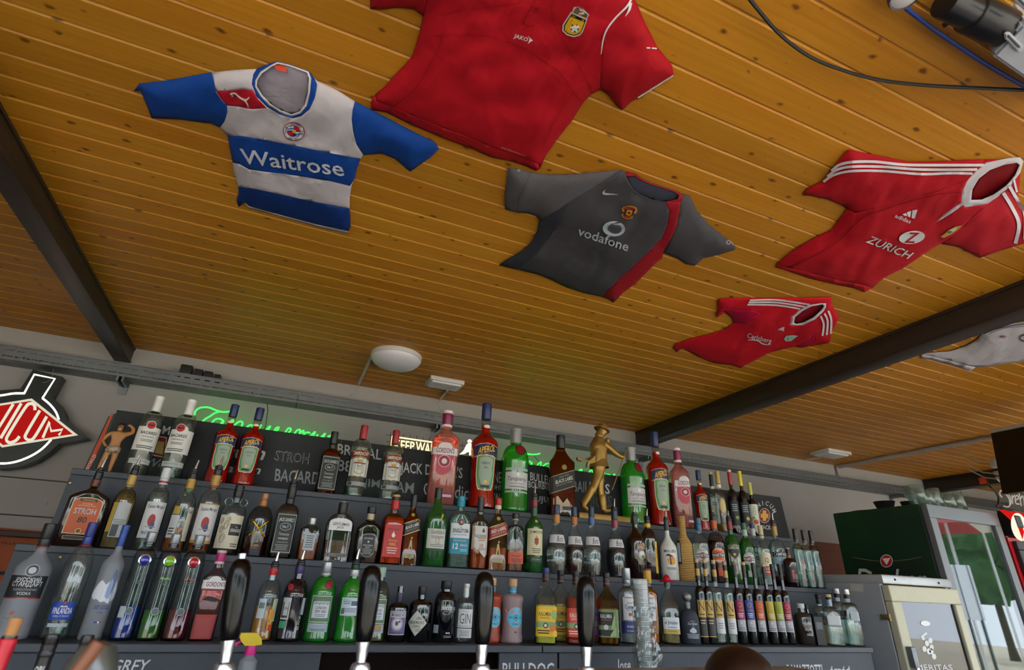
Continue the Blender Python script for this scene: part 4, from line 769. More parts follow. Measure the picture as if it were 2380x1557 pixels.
s = Shirt('charcoal grey football shirt with a red side stripe', tC, oC, [('body', None, '#424147', 1),
    ('sleeve', [(160, 130), (180, 115), (250, 125), (370, 158), (520, 180), (700, 180), (900, 165), (1100, 148), (1200, 137), (1000, 270), (860, 360), (730, 435), (600, 520), (480, 590), (450, 600), (420, 560), (340, 535), (250, 533), (135, 500), (130, 380), (145, 250)], '#55535a', 1),
    ('sleeve', [(1760, 355), (1840, 375), (1850, 405), (1900, 510), (1960, 580), (2020, 645), (2120, 725), (2220, 800), (2265, 850), (2250, 875), (2100, 920), (1960, 950), (1925, 980), (1885, 1020), (1800, 1005), (1720, 950), (1620, 910), (1595, 900), (1670, 770), (1720, 640), (1740, 520), (1752, 430)], GR, 1),
    ('side_panel', [(730, 435), (600, 520), (470, 595), (450, 600), (430, 700), (370, 810), (280, 890), (170, 955), (78, 1015), (170, 1040), (240, 1055), (400, 930), (520, 790), (620, 640), (680, 530)], '#31343e', 1),
    ('side_stripe', [(1615, 430), (1752, 430), (1738, 540), (1718, 640), (1670, 765), (1595, 890), (1580, 955), (1530, 990), (1430, 1090), (1330, 1190), (1220, 1270), (1165, 1330), (1130, 1362), (1090, 1330), (1025, 1302), (1150, 1180), (1300, 1040), (1480, 870), (1580, 760), (1630, 640), (1648, 520)], '#8f1020', 1),
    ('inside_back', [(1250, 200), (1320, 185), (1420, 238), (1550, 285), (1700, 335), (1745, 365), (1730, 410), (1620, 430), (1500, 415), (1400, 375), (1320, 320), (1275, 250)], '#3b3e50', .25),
    ('collar', [(1245, 155), (1330, 170), (1400, 222), (1450, 247), (1550, 282), (1700, 327), (1760, 357), (1775, 378), (1768, 420), (1700, 436), (1620, 430), (1725, 408), (1738, 372), (1695, 340), (1545, 294), (1415, 248), (1330, 192), (1300, 196), (1250, 200)], '#8b1322', 1)], bulge=.03, seed=3)
s.print('sponsor_print', [('t', 'vodafone', (804, 742), (1266, 892), (14, -86), '#a9b4c4', .035, .1, 0), ('p', ell(1138, 681, 103, 70, 36, .05), '#a9b4c4', 0), ('p', ell(1148, 680, 62, 46, 28, .2), GR, 1), ('p', [(1096, 660), (1120, 632), (1165, 618), (1215, 624), (1150, 640), (1130, 665)], GR, 1)])
s.print('maker_mark', [('l', [(1038, 340), (1046, 356), (1075, 361), (1120, 362), (1178, 367)], [14, 22, 16, 9, 2], '#b9bcc4', 0), ('l', [(1062, 324), (1045, 338), (1042, 352)], [2, 12, 16], '#b9bcc4', 0)])
it = [('l', [(1218, 510), (1235, 490), (1282, 482), (1330, 492), (1345, 525)], 26, '#b8862a', 0), ('l', [(1228, 502), (1245, 490), (1284, 486), (1322, 494), (1336, 512)], 13, '#9e1c1e', 1), ('l', [(1215, 545), (1232, 570), (1272, 580), (1310, 570)], 24, '#b8862a', 0), ('l', [(1222, 552), (1240, 570), (1272, 577), (1302, 570)], 14, '#9e1c1e', 1), ('p', [(1262, 505), (1312, 512), (1300, 548), (1275, 562), (1245, 548)], '#c79a30', 0), ('p', [(1270, 522), (1296, 526), (1288, 548), (1262, 546)], '#a01d1e', 1), ('p', ell(1226, 516, 10, 9, 10), '#c79a30', 1), ('p', ell(1334, 532, 11, 10, 10), '#c79a30', 1)]
s.print('crest', it)
s.print('sleeve_badge', [('l', ell(262, 141, 10, 9, 14), 3, '#c9c9cc', 0), ('l', ell(2195, 806, 18, 15, 14), 4, '#c9c9cc', 0), ('l', [(2215, 795), (2240, 830)], 5, '#c9c9cc', 0), ('l', [(370, 160), (300, 330), (262, 400), (245, 530)], 4, '#2c2c31', 0), ('l', [(1230, 175), (1260, 260), (1320, 330), (1420, 392), (1520, 424), (1620, 432)], 7, '#38373d', 0)])
tD = lambda x, y: (1540 + x / 2.831, 330 + y / 2.831)
oD = [(1215, 55), (1240, 50), (1350, 75), (1480, 100), (1610, 130), (1800, 128), (2000, 118), (2200, 115), (2270, 106), (2350, 100), (2372, 125), (2352, 200), (2347, 280), (2335, 380), (2340, 430), (2378, 460), (2470, 520), (2520, 600), (2400, 660), (2300, 690), (2200, 720), (2085, 762), (2030, 730), (1950, 690), (1830, 668), (1770, 700), (1700, 750), (1580, 830), (1460, 890), (1430, 915), (1380, 960), (1325, 988), (1260, 960), (1130, 935), (980, 900), (830, 850), (745, 822), (755, 800), (850, 720), (1000, 630), (1110, 580), (1170, 500), (1215, 440), (1190, 420), (1080, 375), (960, 350), (930, 352), (925, 340), (960, 300), (1050, 260), (1110, 180)]
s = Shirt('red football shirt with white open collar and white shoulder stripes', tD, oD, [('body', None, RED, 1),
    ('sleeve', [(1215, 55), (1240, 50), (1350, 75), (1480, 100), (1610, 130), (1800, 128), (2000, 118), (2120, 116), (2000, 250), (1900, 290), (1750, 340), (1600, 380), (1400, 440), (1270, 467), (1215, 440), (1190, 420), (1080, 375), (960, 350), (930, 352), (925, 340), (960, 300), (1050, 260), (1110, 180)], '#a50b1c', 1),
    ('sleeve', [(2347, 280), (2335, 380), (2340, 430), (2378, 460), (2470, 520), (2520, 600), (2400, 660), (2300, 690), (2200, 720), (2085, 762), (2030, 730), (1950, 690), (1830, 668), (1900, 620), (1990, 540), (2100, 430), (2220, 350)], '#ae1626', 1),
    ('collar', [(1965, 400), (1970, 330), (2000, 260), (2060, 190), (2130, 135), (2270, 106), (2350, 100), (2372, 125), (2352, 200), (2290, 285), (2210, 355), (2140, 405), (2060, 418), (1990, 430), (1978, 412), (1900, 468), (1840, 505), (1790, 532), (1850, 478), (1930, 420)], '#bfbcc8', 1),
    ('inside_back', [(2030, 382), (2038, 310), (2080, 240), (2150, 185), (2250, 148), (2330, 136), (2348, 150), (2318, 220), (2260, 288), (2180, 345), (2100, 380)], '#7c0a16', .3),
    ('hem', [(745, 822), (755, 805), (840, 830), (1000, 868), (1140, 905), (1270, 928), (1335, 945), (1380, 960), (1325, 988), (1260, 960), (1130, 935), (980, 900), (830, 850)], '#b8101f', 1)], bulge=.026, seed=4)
WS = '#c9c7d2'
s.print('shoulder_stripes', [('l', [(1112, 192), (1160, 152), (1250, 132), (1400, 130), (1600, 150), (1900, 152), (2115, 152)], 18, WS, 0), ('l', [(1084, 228), (1150, 182), (1250, 162), (1450, 163), (1700, 181), (2070, 181)], 17, WS, 0), ('l', [(1058, 262), (1130, 216), (1250, 191), (1450, 191), (1700, 211), (1900, 205), (2040, 208)], 16, WS, 0),
    ('l', [(2242, 335), (2300, 430), (2345, 540), (2322, 668)], 24, WS, 0), ('l', [(2282, 290), (2345, 400), (2385, 480), (2385, 640)], 22, WS, 0), ('l', [(2312, 248), (2332, 330)], 14, WS, 0)])
s.print('sponsor_print', [('t', 'ZURICH', (1333, 658), (1612, 770), (44, -40), '#c3c8cc', .02, .0, 0), ('p', ell(1641, 628, 86, 42, 32, -.15), '#c3c8cc', 0), ('t', 'Z', (1588, 662), (1668, 666), (26, -68), RED, .03, .15, 1)])
ad = lambda x, y, k: [('p', [(x + 38 * k, y - 22 * k), (x + 62 * k, y - 30 * k), (x + 70 * k, y - 10 * k), (x + 50 * k, y - 12 * k)], WS, 0), ('p', [(x + 66 * k, y - 34 * k), (x + 96 * k, y - 44 * k), (x + 90 * k, y - 2 * k), (x + 76 * k, y - 6 * k)], WS, 0), ('p', [(x + 104 * k, y - 48 * k), (x + 138 * k, y - 52 * k), (x + 118 * k, y + 8 * k), (x + 98 * k, y + 2 * k)], WS, 0)]
s.print('maker_mark', [('t', 'adidas', (1526, 496), (1628, 538), (12, -24), WS, .03, .0, 0)] + ad(1540, 497, 1.0))
s.print('crest', [('p', [(1826, 622), (1850, 608), (1880, 580), (1930, 555), (1972, 548), (1950, 572), (1910, 600), (1850, 632)], '#b8904a', 0), ('p', [(1866, 606), (1888, 580), (1936, 560), (1930, 578), (1890, 606)], '#c9cabc', 1), ('p', [(1872, 600), (1890, 584), (1910, 590), (1888, 604)], '#4f8a4a', 2)])
s.print('seam_stitching', [('l', [(1960, 330), (1800, 350), (1600, 400), (1450, 450), (1330, 490), (1250, 560), (1150, 660), (1000, 750), (830, 830)], 5, SD, 0)])
oE = [(360, 1045), (385, 1030), (560, 1027), (800, 1027), (1000, 1022), (1113, 1018), (1113, 1065), (1135, 1110), (1160, 1145), (1140, 1200), (1110, 1260), (1095, 1322), (1020, 1335), (905, 1353), (870, 1345), (760, 1370), (690, 1390), (600, 1440), (545, 1465), (515, 1487), (450, 1465), (340, 1455), (230, 1410), (130, 1355), (90, 1382), (72, 1355), (85, 1330), (200, 1290), (330, 1260), (420, 1230), (470, 1190), (450, 1150), (410, 1120), (380, 1140), (355, 1155), (352, 1140), (365, 1100)]
CR = '#a5003a'
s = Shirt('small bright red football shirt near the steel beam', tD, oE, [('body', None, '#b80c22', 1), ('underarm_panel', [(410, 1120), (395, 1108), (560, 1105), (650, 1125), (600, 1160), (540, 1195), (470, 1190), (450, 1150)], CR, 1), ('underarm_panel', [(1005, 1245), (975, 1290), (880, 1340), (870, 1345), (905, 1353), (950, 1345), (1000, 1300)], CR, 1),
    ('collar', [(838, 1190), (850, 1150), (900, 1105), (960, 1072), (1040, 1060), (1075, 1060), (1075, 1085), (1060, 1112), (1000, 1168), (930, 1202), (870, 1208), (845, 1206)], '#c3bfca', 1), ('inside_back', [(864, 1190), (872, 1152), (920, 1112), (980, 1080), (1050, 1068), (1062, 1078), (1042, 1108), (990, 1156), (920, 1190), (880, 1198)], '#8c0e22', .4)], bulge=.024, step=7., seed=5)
s.print('shoulder_stripes', [('l', [(575, 1042), (750, 1039), (968, 1070)], 11, WS, 0), ('l', [(566, 1056), (750, 1056), (940, 1085)], 11, WS, 0), ('l', [(558, 1070), (750, 1074), (905, 1098)], 11, WS, 0), ('l', [(1040, 1145), (1060, 1200), (1052, 1275)], 13, WS, 0), ('l', [(1065, 1128), (1086, 1180), (1080, 1270)], 13, WS, 0), ('l', [(1090, 1110), (1110, 1170), (1107, 1262)], 13, WS, 0)])
s.print('sponsor_print', [('t', 'Carlsberg', (556, 1298), (718, 1338), (2, -44), '#c9c3cc', .035, .25, 0), ('l', [(560, 1302), (620, 1305), (660, 1328), (700, 1334)], [3, 9, 9, 3], '#c9c3cc', 0)])
s.print('maker_mark', [('t', 'adidas', (758, 1236), (800, 1246), (2, -12), WS, .03, 0, 0)] + [(a, [(p[0] * .35 + 755 * .65, p[1] * .35 + 1228 * .65) for p in b], c, d) for a, b, c, d in ad(755, 1228 + 20, 1.0)])
s.print('crest', [('p', [(798, 1295), (815, 1275), (860, 1272), (892, 1276), (870, 1292), (845, 1310), (810, 1312)], '#9fb6b4', 0), ('t', 'LV', (818, 1302), (850, 1300), (4, -18), '#b02030', .03, 0, 1)])
oF = [(1700, 1400), (1730, 1390), (1900, 1375), (2000, 1340), (2070, 1300), (2110, 1250), (2190, 1215), (2300, 1195), (2378, 1180), (2450, 1130), (2560, 1090), (2640, 1105), (2610, 1165), (2700, 1190), (2780, 1180), (2830, 1230), (2790, 1300), (2900, 1370), (2820, 1440), (2680, 1425), (2560, 1405), (2378, 1445), (2300, 1450), (2150, 1475), (2060, 1480), (2025, 1508), (1950, 1480), (1850, 1455), (1760, 1430), (1705, 1425)]
s = Shirt('white football shirt cut by the picture edge beyond the beam', tD, oF, [('body', None, '#b3b0b8', 1), ('hem', [(1700, 1400), (1715, 1396), (1780, 1412), (1900, 1440), (2010, 1470), (2060, 1480), (2025, 1508), (1950, 1480), (1850, 1455), (1760, 1430), (1705, 1425)], '#bab8bf', 1)], bulge=.024, seed=6)
s.print('navy_piping', [('l', [(2112, 1262), (2200, 1230), (2300, 1208), (2390, 1196)], 5, '#2a2d40', 0), ('l', [(2150, 1262), (2250, 1225), (2390, 1212)], 3, '#2a2d40', 0)])
s.print('maker_mark', [('p', [(2218, 1288), (2245, 1274), (2268, 1276), (2248, 1292)], '#8c6a70', 0)]); s.print('crest', [('l', ell(2392, 1290, 40, 22, 20), 8, '#3d4250', 0)])
# ================================================================== bottles
def prof(s, n, rn, k='o', base=.02, body=None, foot=.93, top=.985):
    pts = [(foot * .9, 0), (foot, .004), (1 if body is None else body[0][0], base)]
    pts += [(1, s)] if body is None else [(r, z) for r, z in body]
    r1 = pts[-1][0]; s = pts[-1][1]; m = 9
    for i in range(1, m + 1):
        t = i / m; z = s + (n - s) * t
        if k == 'o': f = math.sqrt(max(0, 1 - t * t)) * .82 + (1 - t) * .18
        elif k == 's': f = .5 + .5 * math.cos(math.pi * t)
        elif k == 'l': f = 1 - t
        else: f = (1 - t) ** 1.7
        pts.append((rn + (r1 - rn) * f, z))
    pts += [(rn, (n + top) / 2), (rn, top)]
    return dict(p=pts, s=s, n=n, rn=rn)
BY = (SY[0] + .105, SY[1] + .10, SY[2] + .09)
TIERG = ('bottles on the lowest tier of the back bar', 'bottles on the middle tier of the back bar', 'bottles on the top tier of the back bar')
chrome = P('#c9ccd0', .18, .95, var=.02); rubber = P('#15161a', .45)
def sup(t, a, b, n):
    c, s = math.cos(t), math.sin(t)
    return (a * math.copysign(abs(c) ** (2 / n), c), b * math.copysign(abs(s) ** (2 / n), s))
class Shape:
    def __init__(s, pf, half, Hh, sq, fl): s.pf = pf; s.half = half; s.H = Hh; s.sq = sq; s.fl = fl
    def r(s, z):
        p = s.pf['p']
        for i in range(1, len(p)):
            if z <= p[i][1]:
                z0, z1 = p[i - 1][1], p[i][1]; t = 0 if z1 == z0 else (z - z0) / (z1 - z0); return p[i - 1][0] + (p[i][0] - p[i - 1][0]) * t
        return p[-1][0]
    def ex(s, z):
        t = max(0., min(1., (z - s.pf['s']) / max(1e-4, s.pf['n'] - s.pf['s'])))
        return s.sq + (2 - s.sq) * t, (s.fl if z <= s.pf['s'] else min(1., s.fl / max(.05, s.r(z))))
    def ring(s, z, r, seg, ins=0.):
        n, f = s.ex(z); a = s.half * r - ins; b = s.half * r * f - ins
        return [(*sup(2 * math.pi * i / seg + .0001, max(a, 1e-5), max(b, 1e-5), n), z * s.H) for i in range(seg)]
    def at(s, u, z, eps):
        r = s.r(z); n, f = s.ex(z); a = s.half * r; b = a * f; x = u * s.half
        if n < 2.6:
            th = max(-2.8, min(2.8, x / a)); x, y = a * math.sin(th), -b * math.cos(th); nx, ny = x / (a * a), y / (b * b)
        else:
            x = max(-.985 * a, min(.985 * a, x)); y = -b * (1 - abs(x / a) ** n) ** (1 / n); nx, ny = math.copysign(abs(x / a) ** (n - 1) / a, x), -(abs(y / b) ** (n - 1)) / b
        l = math.hypot(nx, ny); return (x + nx / l * eps, y + ny / l * eps, z * s.H)
def loft(rings, mat, mb=None, cap=True):
    mb = mb or MB(); seg = len(rings[0]); vs_ = [v for r in rings for v in r]; fs = []
    for k in range(len(rings) - 1):
        for i in range(seg):
            j = (i + 1) % seg; fs.append((k * seg + i, k * seg + j, (k + 1) * seg + j, (k + 1) * seg + i))
    if cap: fs.append(tuple(reversed(range(seg)))); fs.append(tuple(range((len(rings) - 1) * seg, len(rings) * seg)))
    return mb.add(vs_, fs, mat)
def fine(vs_, fs, su, sz, mx=.0035):
    vs_ = list(vs_); out = []; mid = {}; st_ = [f for f in fs]
    while st_:
        f = st_.pop()
        if len(f) > 3:
            st_ += [(f[0], f[i], f[i + 1]) for i in range(1, len(f) - 1)]; continue
        best = 0
        for k in range(3):
            a, b = vs_[f[k]], vs_[f[(k + 1) % 3]]; l = math.hypot((a[0] - b[0]) * su, (a[1] - b[1]) * sz)
            if l > best: best = l; kk = k
        if best <= mx: out.append(f); continue
        i, j, o = f[kk], f[(kk + 1) % 3], f[(kk + 2) % 3]; key = (min(i, j), max(i, j))
        if key not in mid: mid[key] = len(vs_); vs_.append(((vs_[i][0] + vs_[j][0]) / 2, (vs_[i][1] + vs_[j][1]) / 2))
        m = mid[key]; st_ += [(i, m, o), (m, j, o)]
    return vs_, out
def label_mesh(sh, items):
    mb = MB(); A = sh.half; Hh = sh.H
    for k, it in enumerate(items):
        e = .0005 + k * .0002; ty = it[0]
        if ty == 't':
            _, txt, u, z, w, h, c = it[:7]; bold = it[7] if len(it) > 7 else .02; she = it[8] if len(it) > 8 else 0.; slp = it[9] if len(it) > 9 else 0.
            vs_, fs, _a = text2d(txt, bold, she)
            vs_, fs = fine(vs_, fs, w * A, h * Hh * (1. if z + h > sh.pf['s'] else .3))
            mb.add([sh.at(u + a * w, z + b * h + slp * a * w, e) for a, b in vs_], fs, P(c, .5)); continue
        if ty == 'v':   # vertical lettering
            _, txt, u, z, w, h, c = it[:7]; vs_, fs, _a = text2d(txt, .02, 0.)
            mb.add([sh.at(u - b * w, z + a * h, e) for a, b in vs_], fs, P(c, .5)); continue
        if ty == 'n':
            _, u0, u1, z0, z1, cnt, c = it; cols = []
            for i in range(cnt):
                zz = z1 - (z1 - z0) * (i + .5) / cnt; hh = (z1 - z0) / cnt * .22; sk = .12 * (u1 - u0) * ((i * 37) % 5) / 5
                nn = 5; us = [u0 + sk + (u1 - u0 - 2 * sk) * j / nn for j in range(nn + 1)]
                mb.add([sh.at(x, zz - hh, e) for x in us] + [sh.at(x, zz + hh, e) for x in us], [(j, j + 1, nn + 2 + j, nn + 1 + j) for j in range(nn)], P(c, .6))
            continue
        nn = 22
        if ty == 'r': _, u0, u1, z0, z1, c = it; us = [(u0 + (u1 - u0) * j / nn, z0, z1) for j in range(nn + 1)]
        elif ty == 'a': _, u0, u1, z0, z1, ah, c = it; us = [(u0 + (u1 - u0) * j / nn, z0, z1 + ah * math.sqrt(max(0, 1 - (2 * j / nn - 1) ** 2))) for j in range(nn + 1)]
        elif ty == 'q': _, u0, u1, z0, z1, sl_, c = it; us = [(u0 + (u1 - u0) * j / nn, z0 + sl_ * (u0 + (u1 - u0) * j / nn), z1 + sl_ * (u0 + (u1 - u0) * j / nn)) for j in range(nn + 1)]
        elif ty == 'z': _, pts, c = it; us = [tuple(p) for p in pts]   # (u, zlow, zhigh) columns
        else:
            _, u, z, ru, rz, c = it; rz = rz if rz else ru * A / Hh; us = []
            for j in range(nn + 1):
                x = -1 + 2 * j / nn; y = math.sqrt(max(0, 1 - x * x)) if ty == 'o' else 1 - abs(x); us.append((u + x * ru, z - y * rz - 1e-5, z + y * rz + 1e-5))
        m = len(us); mat = c if not isinstance(c, str) else P(c, .5); rows = 10 if max(p[2] for p in us) > sh.pf['s'] - .01 else 4 if max(abs(sh.r(p[1]) - sh.r(p[2])) for p in us) > .005 else 1
        vs_ = []
        for q in range(rows + 1): vs_ += [sh.at(p[0], p[1] + (p[2] - p[1]) * q / rows, e) for p in us]
        mb.add(vs_, [(q * m + j, q * m + j + 1, (q + 1) * m + j + 1, (q + 1) * m + j) for q in range(rows) for j in range(m - 1)], mat)
    return mb
def span(it):
    if it[0] == 't' or it[0] == 'v': _, _t, u, z, w, h = it[:6]; return (u - w / 2, u + w / 2, z - h / 2, z + h / 2) if it[0] == 't' else (u - w / 2, u + w / 2, z - h / 2, z + h / 2)
    if it[0] in 'rnaq': return (it[1], it[2], it[3] - (abs(it[5]) if it[0] == 'q' else 0), it[4] + (abs(it[5]) if it[0] in 'qa' else 0))
    if it[0] == 'z': return (min(p[0] for p in it[1]), max(p[0] for p in it[1]), min(p[1] for p in it[1]), max(p[2] for p in it[1]))
    rz = it[4] or it[3] * .16; return (it[1] - it[3], it[1] + it[3], it[2] - rz, it[2] + rz)
def clusters(items):
    """patches of paper or print that do not touch become label parts of their own"""
    n = len(items); sp = [span(i) for i in items]; g = list(range(n))
    for i in range(n):
        for j in range(i):
            a, b = sp[i], sp[j]
            if a[0] <= b[1] + .02 and b[0] <= a[1] + .02 and a[2] <= b[3] + .004 and b[2] <= a[3] + .004:
                gi, gj = g[i], g[j]; g = [gj if x == gi else x for x in g]
    out = {}
    for i in range(n): out.setdefault(g[i], []).append(items[i])
    return list(out.values())
def B(name, label, tier, bx, ty, w, pf, gl, liq, caps, lab, rot=0., dy=0., sq=2., fl=1., pour=0., face=.75, seg=28, base=None):
    Y = BY[tier] + dy; z0 = SZ[tier] + .0008; X = solve_x(bx, Y, z0); Hh = solve_z(ty, X, Y) - z0
    mid = Vector((X, Y, z0 + Hh * .4)); th = math.atan((bx - W / 2) / F); tilt = math.atan((bx - 1303.) / (1350 + 1814.))
    half = w / 2 * depth(mid) / F * math.cos(th) * math.cos(tilt)
    t = thing(name, label, 'bottle', (X, Y, z0), TIERG[tier], -face * math.atan2(X, Y) + math.radians(rot))
    sh = Shape(pf, half, Hh, sq, fl); seg = 40 if sq > 2.6 else seg
    g = loft([sh.ring(z, r, seg) for r, z in pf['p']], gl).build('glass', t, ang=50)
    if liq:
        lm, lv = liq; ins = .0035; pr = [(r, z) for r, z in pf['p'] if .02 < z < lv]; rings = [sh.ring(.022, pf['p'][2][0], seg, ins + .002)] + [sh.ring(z, r, seg, ins) for r, z in pr if z > .03] + [sh.ring(lv, sh.r(lv), seg, ins)]
        loft(rings, lm).build('liquid', t, ang=50)
    rn = pf['rn'] * half
    for c in caps:
        rr, a, b, m = c[:4]; nm = c[4] if len(c) > 4 else 'cap'; m = P(m, .4) if isinstance(m, str) else m; r = rn * rr; ch = min(.002, (b - a) * Hh * .2)
        MB().lathe([(r * .97, a * Hh), (r, a * Hh + ch * .5), (r, b * Hh - ch), (r - ch, b * Hh)], m, 24).build(nm, t)
    for cl in clusters(lab): label_mesh(sh, cl).build('label', t, smooth=True)
    if pour:
        p = thing('pour_spout', None, None, (0, 0, Hh)); p.parent = t
        MB().lathe([(rn * .8, -.002), (rn * 1.12, .001), (rn * 1.12, .006), (rn * .9, .008), (rn * .95, .014), (rn * .5, .018)], rubber, 16).build('stopper', p)
        dx = .10 * pour; MB().tube([(0, 0, .012), (dx * .4, 0, .012 + pour * .5), (dx, 0, .012 + pour)], [.0058, .0045, .0028], chrome, 10).build('spout', p)
    return t, sh
CLR = G('#eef5f2', '#9db5ae', .02, .02); WAT = G('#e6f0ee', '#b0c4be', .02, .04); FROST = L('#d0d8e2', .68, .38, 1.3); GREENG = G('#16b42a', '#053d10', .03, .4); DKG = G('#2a8a3a', '#0a3014', .03, .30)
BLKG = P('#0b0c11', .07, var=0., spec=.6, coat=.5); DKBR = P('#1c0f0b', .06, var=0., coat=.6); APER = L('#e0140c', .42, .02); SMOK = G('#cdd6d8', '#8b979b')
AMB = L('#d0640f', .4, .02); DAMB = L('#7a2f0c', .45, .02); PINKL = L('#f09a9c', .75, .02); DPUR = P('#17101c', .06, var=0., coat=.6)
gold = '#b8923f'
# ---------------------------------------------------------------- top tier
pBac = prof(.66, .80, .33, 'o')
bac = lambda u: [('r', -1.15, 1.15, .30, .585, '#d9dad6'), ('a', -.42, .42, .56, .585, .05, '#d9dad6'), ('o', u, .605, .40, None, '#d9d4cc'), ('o', u, .605, .35, None, '#b01c24'), ('z', [(u - .24, .607, .612), (u - .12, .595, .618), (u, .592, .606), (u + .12, .595, .618), (u + .24, .607, .612)], '#2a1416'), ('t', 'BACARDÍ', u, .515, 1.35, .045, '#14181c', .04), ('t', 'CARTA BLANCA', u, .463, 1.0, .018, '#2c3034', 0.), ('n', u - .5, u + .5, .40, .435, 2, '#6a6a68'), ('n', u - .7, u + .7, .318, .36, 2, '#2d3a34'), ('r', -1.0, 1.0, .14, .20, '#b4bcb8'), ('t', 'SANTIAGO DE CUBA', u, .175, 1.2, .016, '#3c4442', 0.)]
bcap = [(1.18, .80, .965, '#dcdcda'), (1.2, .955, 1., '#e4e4e2', 'cap_top'), (1.14, .785, .80, '#23262a', 'neck_band')]
B('rum_bottle', 'clear bottle with white label and cap beside the strongman figurine', 2, 310, 922, 62, pBac, CLR, (WAT, .74), bcap, bac(0.), rot=6)
B('rum_bottle', 'clear bottle with white label and cap, second beside the figurine', 2, 390, 930, 62, pBac, CLR, (WAT, .74), bcap, bac(-.25), rot=2)
pAp = prof(.61, .725, .34, 's', body=[(1., .05), (.90, .16), (.93, .36), (1, .52), (.99, .60)])
def aper(u, sc=1.): return [('z', [(u - .95, .455, .565), (u - .5, .47, .58), (u, .475, .588), (u + .5, .47, .58), (u + .95, .455, .565)], '#d9c9a0'), ('z', [(u - .95, .462, .558), (u - .5, .477, .573), (u, .482, .581), (u + .5, .477, .573), (u + .95, .462, .558)], '#123a6e'), ('t', 'APEROL', u, .528, 1.3, .062, '#e6b62a', .05, .15, .03),
    ('z', [(u - .72, .30, .462), (u - .62, .20, .466), (u - .5, .165, .47), (u, .155, .473), (u + .5, .165, .47), (u + .62, .20, .466), (u + .72, .30, .462)], '#d9d0c4'), ('z', [(u - .66, .31, .458), (u - .56, .21, .462), (u - .46, .175, .466), (u, .165, .469), (u + .46, .175, .466), (u + .56, .21, .462), (u + .66, .31, .458)], '#5f9a5a'), ('z', [(u - .5, .30, .44), (u - .3, .21, .455), (u, .20, .458), (u + .3, .21, .455), (u + .5, .30, .44)], '#93a596'), ('t', 'APERITIVO', u, .40, .62, .022, '#33423c', 0.), ('t', '1919', u, .36, .3, .022, '#33423c', 0.), ('o', u, .235, .13, None, '#d8b45a'), ('r', u - .3, u + .3, .182, .205, '#1b2a3c'), ('o', u, .765, .3, .016, '#d9d6cc')]
apc = [(1.0, .865, .99, '#152a5c'), (1.04, .95, 1., '#152a5c', 'cap_top')]
def apcap(lab): return lab + [('t', 'APEROL', 0., .885, .5, .028, '#d8b02a', .03, .1)]
apcaps = [(1.08, .84, 1., '#16265a')]
for (lb, bx, ty, w, u, rt) in (('red aperitif bottle with blue cap, left of the first pair', 497, 941, 59, -.1, 8), ('red aperitif bottle with blue cap, right of the first pair', 560, 949, 59, -.1, 6), ('tallest red aperitif bottle with long neck and blue cap', 1117, 939, 64, .12, 0), ('red aperitif bottle between the green bottle and the pink bottle', 1537, 1005, 53, .25, 0), ('small red aperitif bottle on the top tier beside the pink bottle', 1637, 1093, 34, .2, 0)):
    B('aperitif_bottle', lb, 2, bx, ty, w, pAp, G('#f4e6e2', '#b06a60'), (APER, .775), apcaps, aper(u), rot=rt)
pJD = prof(.61, .72, .36, 'o', base=.015)
jd = lambda c='#9aa6a0', bgc='#101214': [('r', -.9, .9, .06, .585, bgc), ('r', -.84, .84, .075, .57, c), ('r', -.80, .80, .085, .56, bgc), ('t', "JACK DANIEL'S", 0, .49, 1.4, .062, '#b9c4be', .04), ('o', 0, .405, .52, .05, '#a4b0aa'), ('o', 0, .405, .48, .044, bgc), ('t', 'No.7', 0, .405, .55, .036, '#b9c4be', .03), ('t', 'Tennessee', 0, .31, .95, .038, '#a9b4ae', .0, .3), ('t', 'WHISKEY', 0, .25, .95, .028, '#b9c4be', .03), ('t', '1.0 Litre 40% Vol.', 0, .205, 1.0, .02, '#a9b4ae', .0), ('n', -.6, .6, .10, .18, 4, '#8a948e')]
B('whiskey_bottle', 'square black-labelled whiskey bottle with black cap on the top tier', 2, 752, 1004, 46, pJD, G('#d8b48a', '#3a1c0c'), (DAMB, .72), [(1.15, .80, 1., '#15161a'), (1.05, .72, .79, '#1a1c1e', 'neck_band')], jd(), sq=7., rot=6)
pSm = prof(.68, .80, .33, 'o', body=[(1, .04), (.94, .07), (.94, .30), (1, .64), (1, .68)])
smi = [('z', [(-1.0, .50, .60), (-.5, .52, .628), (0, .53, .635), (.5, .52, .628), (1., .50, .60)], '#b59a4a'), ('z', [(-1.0, .51, .592), (-.5, .53, .618), (0, .54, .625), (.5, .53, .618), (1., .51, .592)], '#7c141c'), ('t', 'SMIRNOFF', 0, .575, 1.55, .05, '#ddd5c2', .03), ('z', [(-1.0, .27, .49), (-.5, .27, .512), (0, .27, .52), (.5, .27, .512), (1., .27, .49)], '#cfcfcd'), ('o', 0, .47, .22, .026, '#b59a3a'), ('t', 'No.21', 0, .405, .38, .032, '#1f2a30', .02), ('t', 'VODKA', 0, .365, .42, .018, '#a48a3a', .02), ('r', -.42, -.39, .33, .44, '#b59a3a'), ('r', .39, .42, .33, .44, '#b59a3a'), ('z', [(-.42, .318, .332), (0, .292, .306), (.42, .318, .332)], '#b59a3a'), ('r', -.55, .55, .436, .452, '#8a2028'), ('r', -1.1, 1.1, .145, .20, '#8f9698'), ('r', -.9, -.5, .155, .19, '#3c4044')]
B('vodka_bottle', 'clear vodka bottle with red shield label and red cap, left one', 2, 821, 989, 50, pSm, CLR, (WAT, .76), [(1.12, .80, 1., '#9c1420')], smi, rot=4)
B('vodka_bottle', 'clear vodka bottle with red shield label before the warm lit sign', 2, 900, 1001, 48, pSm, CLR, (WAT, .76), [(1.12, .80, 1., '#9c1420')], smi, rot=8)
pGo = prof(.66, .80, .36, 's', base=.012)
